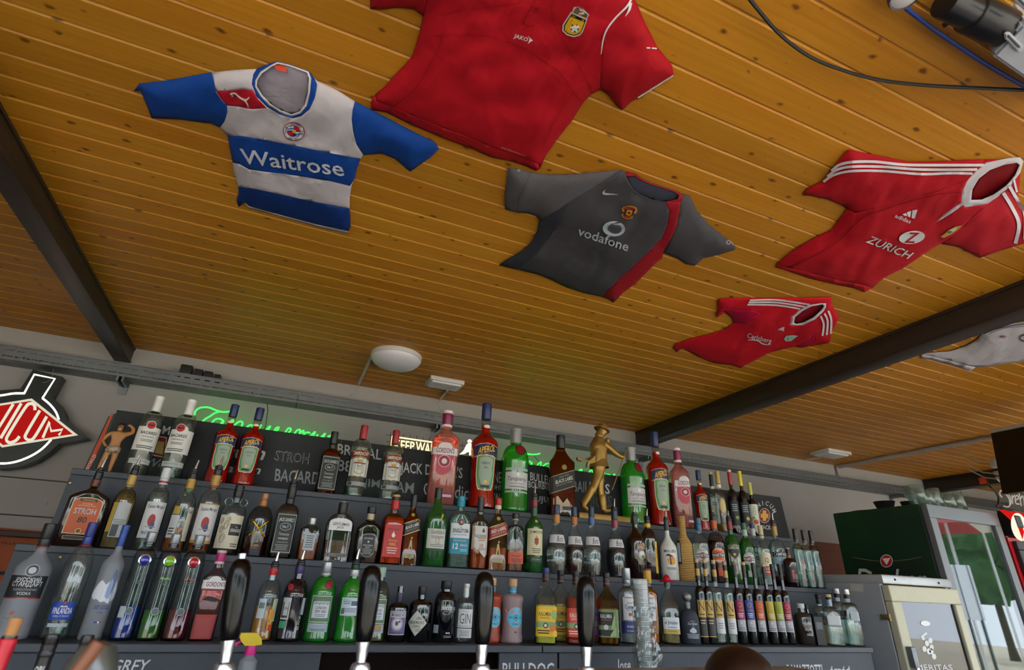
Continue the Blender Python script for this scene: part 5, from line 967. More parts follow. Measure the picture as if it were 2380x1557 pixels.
PKG = G('#f3b2a4', '#a04438', .03, .18); MAG = '#7d1248'
def gor(u=0.): return [('r', u - .98, u + .98, .50, .575, '#d5d2d6'), ('a', u - .55, u + .55, .56, .575, .055, '#d5d2d6'), ('t', "GORDON'S", u, .545, 1.35, .055, '#6d1a34', .03), ('z', [(u - .8, .36, .5), (u - .4, .30, .5), (u, .29, .5), (u + .4, .33, .5), (u + .8, .40, .5)], '#b8485a'), ('o', u, .435, .44, None, '#d8c8cc'), ('o', u, .435, .40, None, '#8a2c40'), ('o', u, .435, .2, None, '#d8c8cc'), ('r', u + .05, u + .75, .07, .115, '#7a2a5a'), ('r', u + .08, u + .72, .08, .105, '#d5b8c4')]
pkc = [(1.1, .83, .975, MAG), (1.12, .965, 1., '#d8ccd4', 'cap_top'), (1.12, .815, .845, '#d8ccd4', 'neck_band')]
B('gin_bottle', 'large pink gin bottle with dark magenta cap, tallest pink one', 2, 1021, 956, 64, pGo, PKG, (PINKL, .72), pkc, gor(), sq=4.5, fl=.8, rot=0)
pTa = prof(.66, .80, .36, 'o', body=[(1, .05), (.96, .12), (.96, .56), (1.0, .58), (1.0, .62), (.95, .64)])
tane = lambda u: [('r', u - .95, u + .95, .47, .50, '#a9aeb2'), ('r', u - .95, u + .95, .255, .45, '#bfc2c4'), ('t', 'Tanqueray', u, .365, 1.5, .065, '#14181c', .0, .35), ('t', 'EXPORT STRENGTH', u, .315, 1.1, .018, '#8a2a30', .0), ('o', u, .42, .13, None, '#e0e0de'), ('n', u - .6, u + .6, .268, .295, 1, '#7a7e80'), ('r', u - .95, u + .95, .215, .235, '#a9aeb2'), ('o', u + .15, .725, .42, None, '#2a0a10'), ('o', u + .15, .725, .36, None, '#7c0c1c')]
scap = [(1.2, .82, 1., P('#a8adb2', .3, .6)), (1.24, .975, 1., P('#b8bcc0', .3, .6), 'cap_top')]
B('gin_bottle', 'bright green gin bottle with silver cap left of the gold statuette', 2, 1193, 998, 65, pTa, GREENG, None, scap, tane(.15), rot=0)
B('gin_bottle', 'bright green gin bottle with silver cap right of the gold statuette', 2, 1475, 1041, 60, pTa, GREENG, None, scap, tane(.4), rot=0, dy=.022)
pJW = prof(.64, .86, .30, 'c', base=.01)
jwb = [('q', -.98, .98, .30, .50, .055, '#8c8a6a'), ('q', -.96, .96, .31, .49, .055, '#15191a'), ('t', 'BLACK LABEL', .1, .42, 1.35, .045, '#c9cbb8', .03, 0, .055), ('t', 'Johnnie Walker', .1, .465, .8, .022, '#a8a888', 0., 0, .055), ('t', 'Blended Scotch Whisky', .1, .375, 1.2, .02, '#a8a888', 0., .1, .055), ('o', .1, .57, .2, None, '#8a7a30'), ('z', [(-.75, .07, .20), (-.4, .07, .23), (0, .07, .15), (.3, .07, .21), (.7, .07, .12)], '#b5a48c'), ('r', -.05, .65, .075, .115, '#3a4034')]
B('whisky_bottle', 'tall square amber whisky bottle with slanted black label on the top tier', 2, 1303, 1012, 60, pJW, G('#d09a68', '#3a1a0a'), (L('#8a4414', .4, .02), .78), [(1.2, .83, 1., '#101114')], jwb, sq=6., rot=4)
B('gin_bottle', 'pink gin bottle with magenta cap beside the last large red bottle', 2, 1590, 1042, 46, pGo, G('#e8a8a4', '#8c4038', .03, .15), (PINKL, .3), pkc, gor(.35), sq=4.5, fl=.8)
pSl = prof(.55, .69, .36, 'o'); slim = lambda c0, c1, c2: [('r', -1., 1., .13, .50, c0), ('n', -.6, .6, .34, .46, 4, '#9aa0a4'), ('o', .3, .25, .35, None, c1), ('z', [(-1., .08, .12), (-.6, .1, .14), (-.2, .08, .12), (.2, .1, .14), (.6, .08, .12), (1., .1, .14)], c2)]
B('liqueur_bottle', 'slim clear bottle with black neck and white plant label', 2, 1668, 1097, 24, pSl, CLR, (WAT, .6), [(1.15, .76, .96, '#17191c', 'capsule'), (1.1, .955, 1., '#c9b98a'), (1.1, .72, .765, '#d5d2c8', 'neck_band')], [('a', -.85, .85, .17, .50, .06, '#c3c6c4'), ('z', [(-.3, .25, .27), (0, .22, .42), (.3, .25, .27)], '#3c4440'), ('n', -.5, .5, .44, .5, 2, '#5a6060')], dy=.055)
B('liqueur_bottle', 'clear bottle with round gold label and tan capsule', 2, 1684, 1095, 29, pSl, CLR, (L('#c9a22a', .7, .02), .14), [(1.15, .79, 1., '#b39a5a'), (1.15, .72, .78, '#d8d6d0', 'neck_band')], [('o', .1, .42, .6, .13, '#b09a58'), ('o', .1, .42, .45, .1, '#c9b987')], dy=-.01)
B('liqueur_bottle', 'slim black bottle with red capsule on the top tier', 2, 1714, 1092, 25, pSl, BLKG, None, [(1.12, .76, .975, '#b01c30', 'capsule'), (1.14, .96, 1., '#c9c0b0')], slim('#1c2328', '#8aa03a', '#8c9094'))
B('liqueur_bottle', 'slim black bottle with bright yellow capsule on the top tier', 2, 1739, 1095, 25, pSl, BLKG, None, [(1.12, .76, .975, '#e0c81a', 'capsule'), (1.14, .96, 1., '#e0c81a')], slim('#1c2328', '#c9ae2a', '#8c9094'))
B('liqueur_bottle', 'short dark bottle with lime capsule and white fruit label', 2, 1760, 1121, 24, pSl, BLKG, None, [(1.12, .76, .975, '#b5b84a', 'capsule'), (1.14, .96, 1., '#c9b98a')], [('r', -1., 1., .08, .58, '#cdd3c6'), ('o', .1, .26, .5, None, '#c2402c'), ('o', -.25, .33, .3, None, '#8fb04a'), ('v', 'CIDER', .0, .46, .5, .16, '#6a9a5a')])
# ---------------------------------------------------------------- middle tier
pSt = prof(.62, .80, .17, 's', base=.02)
B('rum_bottle', 'large flat dark brown bottle with orange label at the shelf end', 1, 168, 1098, 112, pSt, DKBR, None, [(1.35, .80, .9, '#5a2a14', 'neck_band'), (1.25, .9, 1., '#17181a')],
  [('a', -.70, .70, .16, .58, .06, '#c9b48a'), ('a', -.66, .66, .17, .57, .06, '#b5501c'), ('r', -.40, .40, .585, .62, '#201812'), ('t', 'ORIGINAL', 0, .602, .6, .018, '#c9b48a', .0), ('t', 'AUSTRIA', 0, .552, .5, .016, '#d8c8a0', .0), ('t', 'INLÄNDER RUM', 0, .528, .8, .016, '#d8c8a0', .0), ('t', 'STROH', 0, .455, 1.0, .075, '#d9dadd', .05), ('t', 'STROH', 0, .455, .98, .068, '#a3a8b4', .02), ('t', '80', 0, .345, .42, .08, '#2a1810', .02, .1), ('o', 0, .2, .14, None, '#d0b070'), ('o', 0, .2, .1, None, '#5a3a1c'), ('r', -.6, .6, .09, .14, '#b59a6a'), ('r', -.57, .57, .095, .135, '#1a1210')], sq=5., fl=.55, pour=.045, rot=2)
pCM = prof(.59, .75, .34, 'o'); cmc = lambda a, b: [(1.2, .80, .93, a), (1.15, .93, 1., '#17181a', 'stopper_collar'), (1.18, .77, .80, b, 'neck_band')]
cml = lambda nm, c2, u=0., bg='#c3c6c8': [('r', u - 1.0, u + 1.0, .14, .56, bg), ('t', 'Captain Morgan', u, .50, 1.5, .05, '#20242c', .02), ('o', u - .05, .345, .32, .07, '#9a2026'), ('o', u + .1, .29, .2, .045, '#2d4470'), ('r', u - .45, u + .45, .265, .275, '#8a8a80'), ('t', nm, u, .20, 1.3, .04, c2, .02)]
B('rum_bottle', 'textured rum bottle showing its gold and white back label', 1, 252, 1092, 58, pCM, G('#e8e2c8', '#6a5c38'), (L('#cfc39a', .8, .02), .70), cmc('#b8974e', '#9a7838'), [('r', -.9, -.45, .20, .56, '#b09440'), ('r', -.4, .9, .14, .56, '#a9b0b0'), ('n', -.3, .8, .28, .36, 4, '#6a7070'), ('r', -.3, .3, .15, .29, '#3c4246')], pour=.045, face=.5)
B('rum_bottle', 'white rum bottle with white cap and red figure label', 1, 330, 1086, 58, pCM, CLR, (WAT, .7), [(1.25, .86, 1., '#ccd0d4'), (1.2, .78, .86, '#c3c8cc', 'capsule'), (1.27, .80, .825, '#a81c24', 'neck_band'), (1.27, .985, 1., '#3a5a9a', 'cap_top')], cml('WHITE RUM', '#3a6a9a'), rot=4)
B('rum_bottle', 'rum bottle with green and gold neck turned to its barcode', 1, 397, 1101, 56, pCM, CLR, (L('#b5601c', .4, .02), .30), cmc('#b58a3a', '#5a7a42'), [('r', -.9, -.2, .46, .56, '#b09440'), ('r', -1., -.15, .17, .45, '#b8bdbd'), ('n', -.9, -.3, .20, .3, 3, '#2a2a2a'), ('r', .5, 1.2, .14, .56, '#c6c2b2'), ('t', 'Capt', .8, .5, .5, .05, '#20242c')], pour=.04)
B('rum_bottle', 'spiced gold rum bottle with white label and gold stripe', 1, 455, 1092, 58, pCM, CLR, (L('#a04814', .4, .02), .58), cmc('#b08a42', '#8a3a24'), cml('Spiced Gold', '#8a2430') + [('r', -1., 1., .115, .15, '#b08d42'), ('r', -1., 1., .56, .572, '#b08d42')], pour=.04, rot=8)
pKr = prof(.60, .74, .30, 'o')
t, sh = B('rum_bottle', 'round jug bottle with ring handles and octopus label', 1, 518, 1128, 64, pKr, CLR, (L('#2a1a14', .4, .03), .12), [(1.25, .82, 1., '#16181b'), (1.3, .90, .915, '#2a2c30', 'neck_band')], [('r', -1.05, 1.05, .09, .55, '#c9c3ad'), ('r', .0, .95, .27, .43, '#14181a'), ('t', 'KRAKEN', .5, .34, .8, .045, '#d5d2c4', .03), ('t', 'THE', .5, .385, .2, .018, '#d5d2c4', .0), ('n', .3, .95, .11, .17, 2, '#4a463c')])
mb = MB()
for (u, z, ru, n_) in ((-.4, .22, .22, 20), (-.62, .34, .16, 18), (-.3, .40, .2, 18), (-.75, .46, .14, 16), (-.2, .48, .12, 16)):
    mb.tube([sh.at(u + ru * (1 - i / n_ * .6) * math.cos(i * .5), z + ru * .35 * (1 - i / n_ * .6) * math.sin(i * .5), .0012) for i in range(n_)], .0008, P('#5a5648', .6), 5)
mb.build('octopus_print', t)
for s_ in (-1, 1):
    cxk = s_ * sh.half * .58; mb = MB(); mb.tube([(cxk + .013 * math.cos(a), 0, sh.H * .75 + .013 * math.sin(a)) for a in [i * math.pi / 10 for i in range(20)]], .0042, CLR, 10, True); mb.build('ring_handle', t)
pBu = prof(.58, .80, .26, 'o', base=.03)
t, sh = B('rum_bottle', 'round shouldered bottle with a crossed gold bones emblem', 1, 584, 1147, 62, pBu, SMOK, (L('#6a2416', .6, .03), .34), [(1.2, .78, .92, '#a86a2c', 'neck_band'), (1.35, .88, .90, SMOK, 'glass_lip'), (1.05, .91, 1., '#a87850', 'cork')], [('t', 'BUMBU', 0, .17, .6, .035, '#b5862a', .03), ('t', 'XO Rum', 0, .135, .4, .015, '#b5862a', 0.)], rot=4)
mb = MB(); g_ = P('#d8a92c', .25, .7)
for s_ in (-1, 1):
    a = Vector(sh.at(-.5 * s_, .33, .002)); b = Vector(sh.at(.5 * s_, .53, .002)); mb.tube([a, (a + b) / 2 + Vector((0, -.003, 0)), b], .0032, g_, 8)
    for e in (a, b):
        for o_ in (-1, 1): mb.lathe([(.001, -.004), (.0042, 0), (.001, .004)], g_, 10, c=e + Vector((o_ * .004, -.001, .002 * o_ * s_)))
mb.build('bones_emblem', t)
B('whiskey_bottle', 'square black-labelled whiskey bottle with pour spout on the middle tier', 1, 646, 1125, 52, pJD, G('#cfc4b4', '#2c2622'), (L('#3a1a10', .5, .03), .2), [(1.2, .80, .97, '#121316'), (1.15, .72, .79, '#202224', 'neck_band'), (1.1, .965, 1., '#121316', 'collar')], jd(), sq=7., pour=.045, rot=4)
pNi = prof(.72, .83, .36, 'l', base=.03)
B('whisky_bottle', 'squat square whisky bottle with small grey label', 1, 709, 1204, 48, pNi, G('#e4ddd0', '#6a5844'), (L('#b8682a', .45, .02), .42), [(1.15, .84, 1., P('#a8adb0', .35, .6))], [('r', -.5, .6, .22, .62, '#a3adb4'), ('n', -.35, .45, .27, .58, 6, '#5a646a')], sq=6.)
pGJ = prof(.60, .80, .26, 'o', base=.03, body=[(.93, .03), (1., .58)])
B('whiskey_bottle', 'wide shouldered whiskey bottle with large white arched label', 1, 776, 1166, 68, pGJ, G('#e0dcd2', '#4a4640'), (L('#8a4a24', .7, .02), .34), [(1.3, .78, .98, '#17191c'), (1.15, .74, .79, P('#8c9294', .4), 'neck_band'), (.7, .98, 1., '#aab0b0', 'cap_top')], [('a', -.8, .8, .50, .63, .075, '#d5d7da'), ('t', 'GENTLEMAN', 0, .605, 1.15, .05, '#181b20', .03), ('t', 'JACK', 0, .545, .5, .048, '#181b20', .03), ('r', -.7, .7, .075, .135, '#16181a'), ('r', -.66, .66, .082, .128, '#a9b0b0'), ('r', -.63, .63, .087, .123, '#1d2022'), ('t', 'TENNESSEE WHISKEY', 0, .105, 1.1, .016, '#b8bcbc', .0), ('t', 'Jack Daniel', 0, .25, .7, .03, '#1a1c20', .0, .4)], sq=4., fl=.6, rot=4)
pSB = prof(.58, .80, .25, 's', base=.03)
B('whiskey_bottle', 'wide whiskey bottle with faceted neck and black shield label', 1, 846, 1178, 58, pSB, G('#c8bcae', '#3a342e'), (L('#4a2416', .6, .02), .55), [(1.5, .88, 1., '#17181b'), (1.25, .76, .875, '#b8ad8e', 'neck_band'), (1.5, .72, .76, SMOK, 'glass_collar')], [('z', [(-.55, .17, .48), (-.3, .12, .5), (0, .10, .51), (.3, .12, .5), (.55, .17, .48)], '#8c9490'), ('z', [(-.51, .18, .47), (-.28, .13, .49), (0, .11, .5), (.28, .13, .49), (.51, .18, .47)], '#14161a'), ('t', 'JACK DANIELS', 0, .42, .75, .034, '#b8bcb8', .02), ('o', 0, .365, .08, None, '#b8bcb8'), ('t', 'SINGLE BARREL', 0, .305, .8, .022, '#b8bcb8', .02), ('t', 'SELECT', 0, .27, .4, .022, '#b8bcb8', .02), ('n', -.4, .4, .15, .25, 4, '#8c9490')], sq=4.5, fl=.7, rot=6)
B('whiskey_bottle', 'square whiskey bottle with bright red flame label and red neck', 1, 901, 1150, 50, pJD, G('#f0b890', '#6a2c0c'), (AMB, .66), [(1.15, .78, .92, '#a81c1e', 'capsule'), (1.1, .92, .965, '#1a1c2a', 'neck_band'), (1.1, .965, 1., '#b59a5a')], [('r', -.85, .85, .10, .55, '#b5282c'), ('t', "JACK DANIEL'S", 0, .48, 1.2, .05, '#3a3a24', .03), ('z', [(-.16, .39, .41), (-.08, .37, .43), (0, .37, .46), (.08, .37, .42), (.16, .39, .41)], '#e0d8d0'), ('t', 'Tennessee', 0, .33, .85, .03, '#c9a83a', .0), ('t', 'FIRE', 0, .275, .6, .04, '#c9a83a', .03), ('n', -.5, .5, .14, .24, 3, '#d8b8a8')], sq=7., rot=8)
pJW2 = prof(.62, .80, .32, 'c', base=.01)
jw2 = lambda c, tx, em: [('q', -1., 1., .44, .62, .05, '#b5a86a'), ('q', -.99, .99, .455, .605, .05, c), ('t', tx, 0, .54, 1.5, .045, '#d5d2c0', .03, 0, .05), ('t', 'Johnnie Walker', 0, .59, 1.0, .02, '#b8b090', 0., 0, .05), ('t', 'Blended Scotch Whisky', 0, .49, 1.3, .02, '#b8b090', 0., 0, .05), ('z', [(-.2, .20, .22), (-.08, .21, .34), (.05, .28, .36), (.12, .22, .33), (.25, .19, .22)], em), ('o', .08, .375, .1, None, em), ('r', -.55, .55, .10, .16, '#9a9468'), ('o', 0, .70, .2, None, '#a89a3a')]
B('whisky_bottle', 'square amber whisky bottle with slanted black and gold label', 1, 945, 1150, 40, pJW2, G('#d8a470', '#3a1a08'), (L('#9a4c14', .4, .02), .72), [(1.2, .82, 1., '#121317')], jw2('#15181a', 'BLACK LABEL', '#b5a86a') + [('t', '12', 0, .13, .3, .04, '#1a1a1a', .03)], sq=6., rot=6)
pGl = prof(.58, .84, .30, 's', base=.02)
B('whisky_bottle', 'dark green whisky bottle with cream label and gold stag', 1, 1003, 1134, 52, pGl, DKG, (L('#5a5a12', .6, .02), .6), [(1.1, .86, 1., '#12201a', 'capsule'), (1.14, .975, 1., '#15181c')], [('r', -.8, .8, .22, .46, '#b9bcb4'), ('t', 'Glenfiddich', .1, .42, 1.25, .05, '#20242a', .0), ('t', '12', .15, .31, .4, .07, '#a88a42', .0), ('n', -.5, .7, .34, .375, 2, '#6a6e70'), ('n', -.5, .7, .235, .275, 2, '#6a6e70'), ('z', [(.2, .55, .57), (.28, .56, .60), (.34, .58, .66), (.42, .60, .63), (.5, .62, .66)], '#b59a4a'), ('r', -.75, .7, .19, .215, '#16301c'), ('r', .0, .3, .86, .95, '#9ab09a')], sq=3., rot=6)
pSi = prof(.64, .78, .30, 'o', base=.02)
B('whisky_bottle', 'pale teal glass whisky bottle with turquoise label and cap', 1, 1060, 1153, 52, pSi, G('#b8d8d0', '#3a6a64', .03, .08), (L('#5a4a24', .6, .02), .25), [(1.25, .84, 1., '#1b7f98'), (1.35, .905, .92, '#1b7f98', 'cap_rim')], [('r', -.85, .85, .40, .60, '#c6ccd0'), ('r', -.85, .85, .19, .40, '#1b84a0'), ('o', .0, .62, .3, None, '#8a7a5a'), ('o', .0, .62, .26, None, '#1d3a4a'), ('o', .05, .62, .13, None, '#c27a3a'), ('t', 'THE', 0, .545, .2, .016, '#20242a', 0.), ('t', 'SINGLETON', 0, .50, 1.4, .055, '#20242a', .02), ('t', 'Single Malt Scotch Whisky', 0, .445, 1.2, .022, '#3a7a90', .0, .3), ('t', 'LUSCIOUS NECTAR', 0, .365, 1.1, .022, '#c2c6a0', .02), ('t', '12', -.35, .29, .45, .075, '#dfe4e4', .04), ('t', 'YEARS OLD', .35, .305, .65, .03, '#cfd6d6', .01), ('n', .05, .7, .22, .26, 2, '#a0c4cc')], sq=3.4, fl=.75, rot=6)
pTk = prof(.60, .76, .30, 's', base=.02)
B('whisky_bottle', 'whisky bottle with jagged white label and amber foot', 1, 1108, 1155, 42, pTk, G('#e0cdb8', '#5a3a20'), (AMB, .42), [(1.2, .80, .96, '#1b2230', 'capsule'), (1.25, .95, 1., '#20262c'), (1.3, .74, .79, SMOK, 'glass_collar')], [('z', [(-.85, .26, .58), (-.5, .29, .58), (-.3, .25, .58), (-.1, .27, .58), (.1, .22, .58), (.35, .19, .58), (.6, .16, .58), (.85, .2, .58)], '#c6c3be'), ('z', [(.2, .5, .51), (.35, .49, .56), (.5, .5, .52)], '#2a3a5a'), ('t', 'TALISKER', 0, .44, 1.35, .045, '#3a4454', .02), ('n', -.2, .6, .37, .42, 2, '#a07a4a'), ('t', '10', .2, .315, .35, .045, '#a8402c', .03), ('n', -.1, .7, .25, .29, 2, '#8a8078')], sq=3.2, fl=.8, rot=6)
B('whisky_bottle', 'square whisky bottle with slanted red label and red cap', 1, 1151, 1158, 44, pJW2, G('#e4cdb4', '#5a3418'), (L('#b5641c', .4, .02), .3), [(1.2, .90, 1., '#a8141c'), (1.1, .84, .9, '#c8c0a8', 'neck_band')], jw2('#8a1c24', 'RED LABEL', '#b5a45a'), sq=6., rot=4)
pBl = prof(.68, .80, .28, 'o', base=.02)
B('bourbon_bottle', 'flask shaped bourbon bottle with low orange label', 1, 1194, 1193, 43, pBl, G('#d8d8d0', '#3c4444'), (L('#b8682a', .45, .02), .36), [(1.3, .90, 1., '#17181c'), (1.3, .87, .9, '#a89a6a', 'neck_band')], [('r', -.8, .85, .13, .32, '#c2502c'), ('t', 'BULLEIT', .1, .26, 1.1, .035, '#2a1a14', .02), ('n', -.5, .7, .15, .22, 3, '#5a2a1a')], sq=3., fl=.7, rot=6)
B('whiskey_bottle', 'green whiskey bottle with cream label and pour spout', 1, 1239, 1155, 43, prof(.58, .76, .32, 's'), DKG, (L('#2a2a12', .5, .02), .3), [(1.15, .86, .96, '#7a1620', 'capsule'), (1.1, .955, 1., '#1c2c20', 'collar'), (1.12, .70, .86, '#1b4a2c', 'neck_band')], [('r', -.95, .95, .22, .56, '#c6c09c'), ('t', 'JAMESON', .1, .51, 1.5, .05, '#20241c', .04), ('z', [(-.12, .37, .43), (.1, .34, .45), (.32, .37, .43)], '#8a2c20'), ('o', .1, .455, .12, None, '#b8903a'), ('n', -.4, .6, .24, .31, 3, '#5a5a44'), ('r', -.95, .95, .13, .20, '#1c3c30'), ('t', 'John Jameson', .1, .165, 1.0, .03, '#b5a45a', .0, .3), ('o', .1, .66, .16, None, '#b5a88a')], pour=.045, rot=6)
pBo = prof(.52, .72, .30, 's', body=[(.82, .03), (.95, .12), (1., .24), (.97, .36), (.84, .46), (.7, .54)])
bol = lambda: [('r', -.95, .95, .43, .55, '#c6c8cc'), ('t', 'Bols', .2, .49, .7, .085, '#1a1c22', .0, .35)] + [('r', -1.2, 1.2, .20 + i * .045, .207 + i * .045, SMOK) for i in range(5)]
for (lb, bx, ty, lq, c1, pr_, w) in (('clear teardrop liqueur bottle with orange neck band, first of the four', 1293, 1173, L('#e0e6e4', .9, .02), '#b5762c', 0, 48), ('dark red teardrop liqueur bottle with orange neck band', 1336, 1178, L('#3a100c', .5, .02), '#a8621f', 0, 44), ('clear teardrop liqueur bottle with blue neck band', 1378, 1178, L('#d2dcdc', .85, .02), '#3a5a8a', 0, 44), ('dark bottomed teardrop liqueur bottle with pour spout', 1434, 1186, L('#1c1420', .4, .02), '#8a3a44', .045, 46)):
    B('liqueur_bottle', lb, 1, bx, ty, w, pBo, CLR, (lq, .40), [(1.1, .85, 1., '#1d2c4a', 'capsule'), (1.12, .73, .85, c1, 'neck_band')], bol(), pour=pr_, rot=6)
B('cream_liqueur_bottle', 'dark brown cream liqueur bottle with landscape label', 1, 1482, 1199, 46, prof(.58, .80, .26, 's'), DKBR, None, [(1.2, .86, 1., '#1c2424', 'capsule')], [('r', .1, .3, .80, .93, '#8aa89a'), ('q', -.1, 1.0, .44, .52, .03, '#b5a07a'), ('q', -.07, .97, .45, .51, .03, '#6a2018'), ('t', 'BAILEYS', .45, .495, .95, .045, '#d5c8a8', .03, 0, .03), ('o', .42, .36, .42, None, '#a8ac9a'), ('o', .4, .38, .25, None, '#d0d0bc'), ('o', .5, .33, .2, None, '#5a6a44'), ('t', 'ORIGINAL', .45, .235, .8, .022, '#a8a090', .0)], pour=.04, rot=4)
B('liqueur_bottle', 'dark square herbal bottle with yellow side label', 1, 1513, 1207, 36, prof(.66, .84, .36, 'o'), DKBR, None, [(1.15, .86, .93, '#c9a81a', 'neck_band'), (1.1, .93, 1., '#16171a')], [('r', .62, .96, .10, .62, '#d0aa1c'), ('v', 'ZUGRUEZ', -.05, .40, .35, .42, '#5a5a68'), ('v', 'UNDERB', .8, .36, .2, .3, '#a03a1c')], sq=4., pour=.04, rot=0, dy=.03)
B('liqueur_bottle', 'white coconut liqueur bottle with palm sunset print', 1, 1559, 1209, 41, prof(.50, .76, .26, 's'), P('#cfd3d0', .3), None, [(1.15, .82, .98, '#2a3430', 'capsule'), (1.1, .975, 1., '#3a443e')], [('t', 'MALIBU', .0, .47, 1.5, .05, '#3a4034', .04), ('o', .05, .315, .46, None, '#d8a02a'), ('z', [(-.38, .31, .34), (-.1, .32, .40), (.2, .33, .40), (.5, .31, .35)], '#b5343a'), ('z', [(-.55, .385, .40), (-.3, .39, .43), (-.1, .385, .42), (.15, .38, .40)], '#20242a'), ('z', [(-.12, .25, .29), (-.05, .25, .41), (.02, .26, .38)], '#2a2a24'), ('n', -.6, .6, .17, .21, 2, '#5a605c')], pour=.04, rot=4)
B('rum_bottle', 'bottle wrapped in woven straw', 1, 1597, 1198, 40, prof(.52, .72, .42, 's', base=.03), straw(), None, [(.85, .84, 1., '#3a4a44', 'capsule'), (.9, .82, .85, '#5a6a64', 'neck_band')], [('r', -1.2, -.55, .25, .60, '#16181a'), ('r', -1.1, -.65, .28, .57, '#9aa6ac')], rot=0)
pMa = prof(.58, .75, .32, 'o')
mar = lambda c, c2, u=0.: [('o', u, .40, .82, None, '#cfcfcb'), ('o', u, .40, .77, None, c), ('o', u, .40, .38, None, '#a8242a'), ('r', u - .8, u + .8, .372, .428, '#17181a'), ('t', 'MARTINI', u, .40, 1.5, .045, '#dcdcd8', .05), ('n', u - .4, u + .4, .30, .34, 1, c2), ('n', u - .4, u + .4, .46, .5, 1, c2), ('r', u - .4, u + .5, .12, .22, '#a9b4b2')]
B('vermouth_bottle', 'clear vermouth bottle with round white label and blue cap', 1, 1637, 1204, 40, pMa, CLR, (L('#e4e8d8', .9, .02), .6), [(1.15, .80, .9, '#2a5a84', 'neck_band'), (1.15, .9, 1., '#2c5a78')], mar('#bcc0c0', '#8a9090', 0.))
B('vermouth_bottle', 'dark vermouth bottle with round orange label', 1, 1675, 1199, 41, pMa, G('#d8c4c4', '#4a2c34'), (L('#4a1420', .5, .02), .62), [(1.15, .80, .93, '#b5502a', 'neck_band'), (1.1, .93, 1., '#16171a')], mar('#cf5f1e', '#e0b08a', 0.)[:-1] + [('r', -.3, .6, .10, .22, '#b8482c')], pour=.02)
B('vermouth_bottle', 'green vermouth bottle with black and gold pointed label', 1, 1713, 1206, 38, pMa, DKG, None, [(1.15, .82, .96, '#8a1a24', 'capsule'), (1.12, .955, 1., '#1c2420')], [('z', [(-.8, .28, .58), (-.4, .20, .58), (0, .14, .58), (.4, .20, .58), (.8, .28, .58)], '#bfc2c6'), ('z', [(-.8, .46, .58), (-.4, .40, .58), (0, .35, .58), (.4, .40, .58), (.8, .46, .58)], '#a88d4a'), ('z', [(-.75, .475, .57), (-.4, .415, .57), (0, .37, .57), (.4, .415, .57), (.75, .475, .57)], '#15181c'), ('t', 'GARRONE', 0, .54, 1.35, .045, '#cfccc0', .04), ('t', 'ROSSO', 0, .29, .6, .03, '#8a3a4a', .0), ('o', 0, .44, .16, None, '#c9b87a'), ('t', '10', 0, .20, .2, .03, '#8a6a3a', .02)], pour=.03)
B('vermouth_bottle', 'green vermouth bottle with round white label and green cap', 1, 1747, 1215, 37, pMa, DKG, None, [(1.15, .78, .9, '#9ab0aa', 'neck_band'), (1.15, .88, 1., '#1d5a3a')], mar('#bcc0c0', '#8a9090', 0.), dy=-.02)
B('liqueur_bottle', 'clear aniseed bottle with white label behind the green vermouth', 1, 1768, 1217, 32, pMa, CLR, (WAT, .62), [(1.2, .80, .92, '#c6c9cc', 'capsule'), (1.2, .92, 1., '#26344a')], [('r', -1., 1., .14, .50, '#b8c0c8'), ('o', 0, .56, .35, None, '#a8b4c0'), ('r', -1., 1., .40, .46, '#2d4a78'), ('t', 'RAMAZZOTTI', 0, .43, 1.6, .035, '#d8dce0', .03), ('t', 'SAMBUCA', 0, .30, 1.2, .035, '#a8343c', .02)], dy=.065)
B('liqueur_bottle', 'clear bottle with cream label and red band under a tan capsule', 1, 1787, 1221, 34, pMa, CLR, (WAT, .62), [(1.15, .78, 1., '#b8ab8c', 'capsule'), (1.2, .82, .835, '#8a2c24', 'neck_band')], [('a', -.9, .9, .16, .50, .04, '#c9c2a2'), ('t', '12', .1, .41, .5, .075, '#2a2418', .03), ('r', -.9, .9, .23, .31, '#9a2620'), ('t', 'OUZO', .1, .27, 1.0, .045, '#dcd8cc', .05), ('r', -.9, .9, .16, .21, '#b8442c')], dy=-.025)
B('aperitif_bottle', 'clear bottle with black and pale blue label and tan neck', 1, 1821, 1216, 40, pMa, CLR, (L('#5a0f18', .5, .02), .16), [(1.15, .80, .95, '#a8864a', 'capsule'), (1.1, .945, 1., '#5a3424')], [('r', -.95, .95, .46, .53, '#101216'), ('t', 'CAMPARI', .1, .495, 1.7, .055, '#d8dadc', .05), ('r', -.95, .95, .35, .455, '#8fb4c4'), ('t', 'Milano', .1, .405, .6, .03, '#dfe6ea', .0, .2)], pour=.045, dy=.025)
B('liqueur_bottle', 'short dark liqueur bottle with black label beside the clear trio', 1, 1845, 1273, 34, prof(.62, .74, .3, 'o'), DKBR, None, [(1.2, .86, .97, '#1a1614', 'capsule'), (1.1, .96, 1., '#b0885a')], [('r', -.9, .9, .12, .50, '#1a1c20'), ('r', -.1, .15, .2, .42, '#c2503c'), ('o', .1, .40, .15, None, '#c2503c'), ('n', .2, .8, .2, .32, 3, '#8a8c90'), ('r', -.3, .5, .74, .8, '#b0602c')], dy=-.055)
p4 = prof(.62, .74, .36, 'o', base=.02)
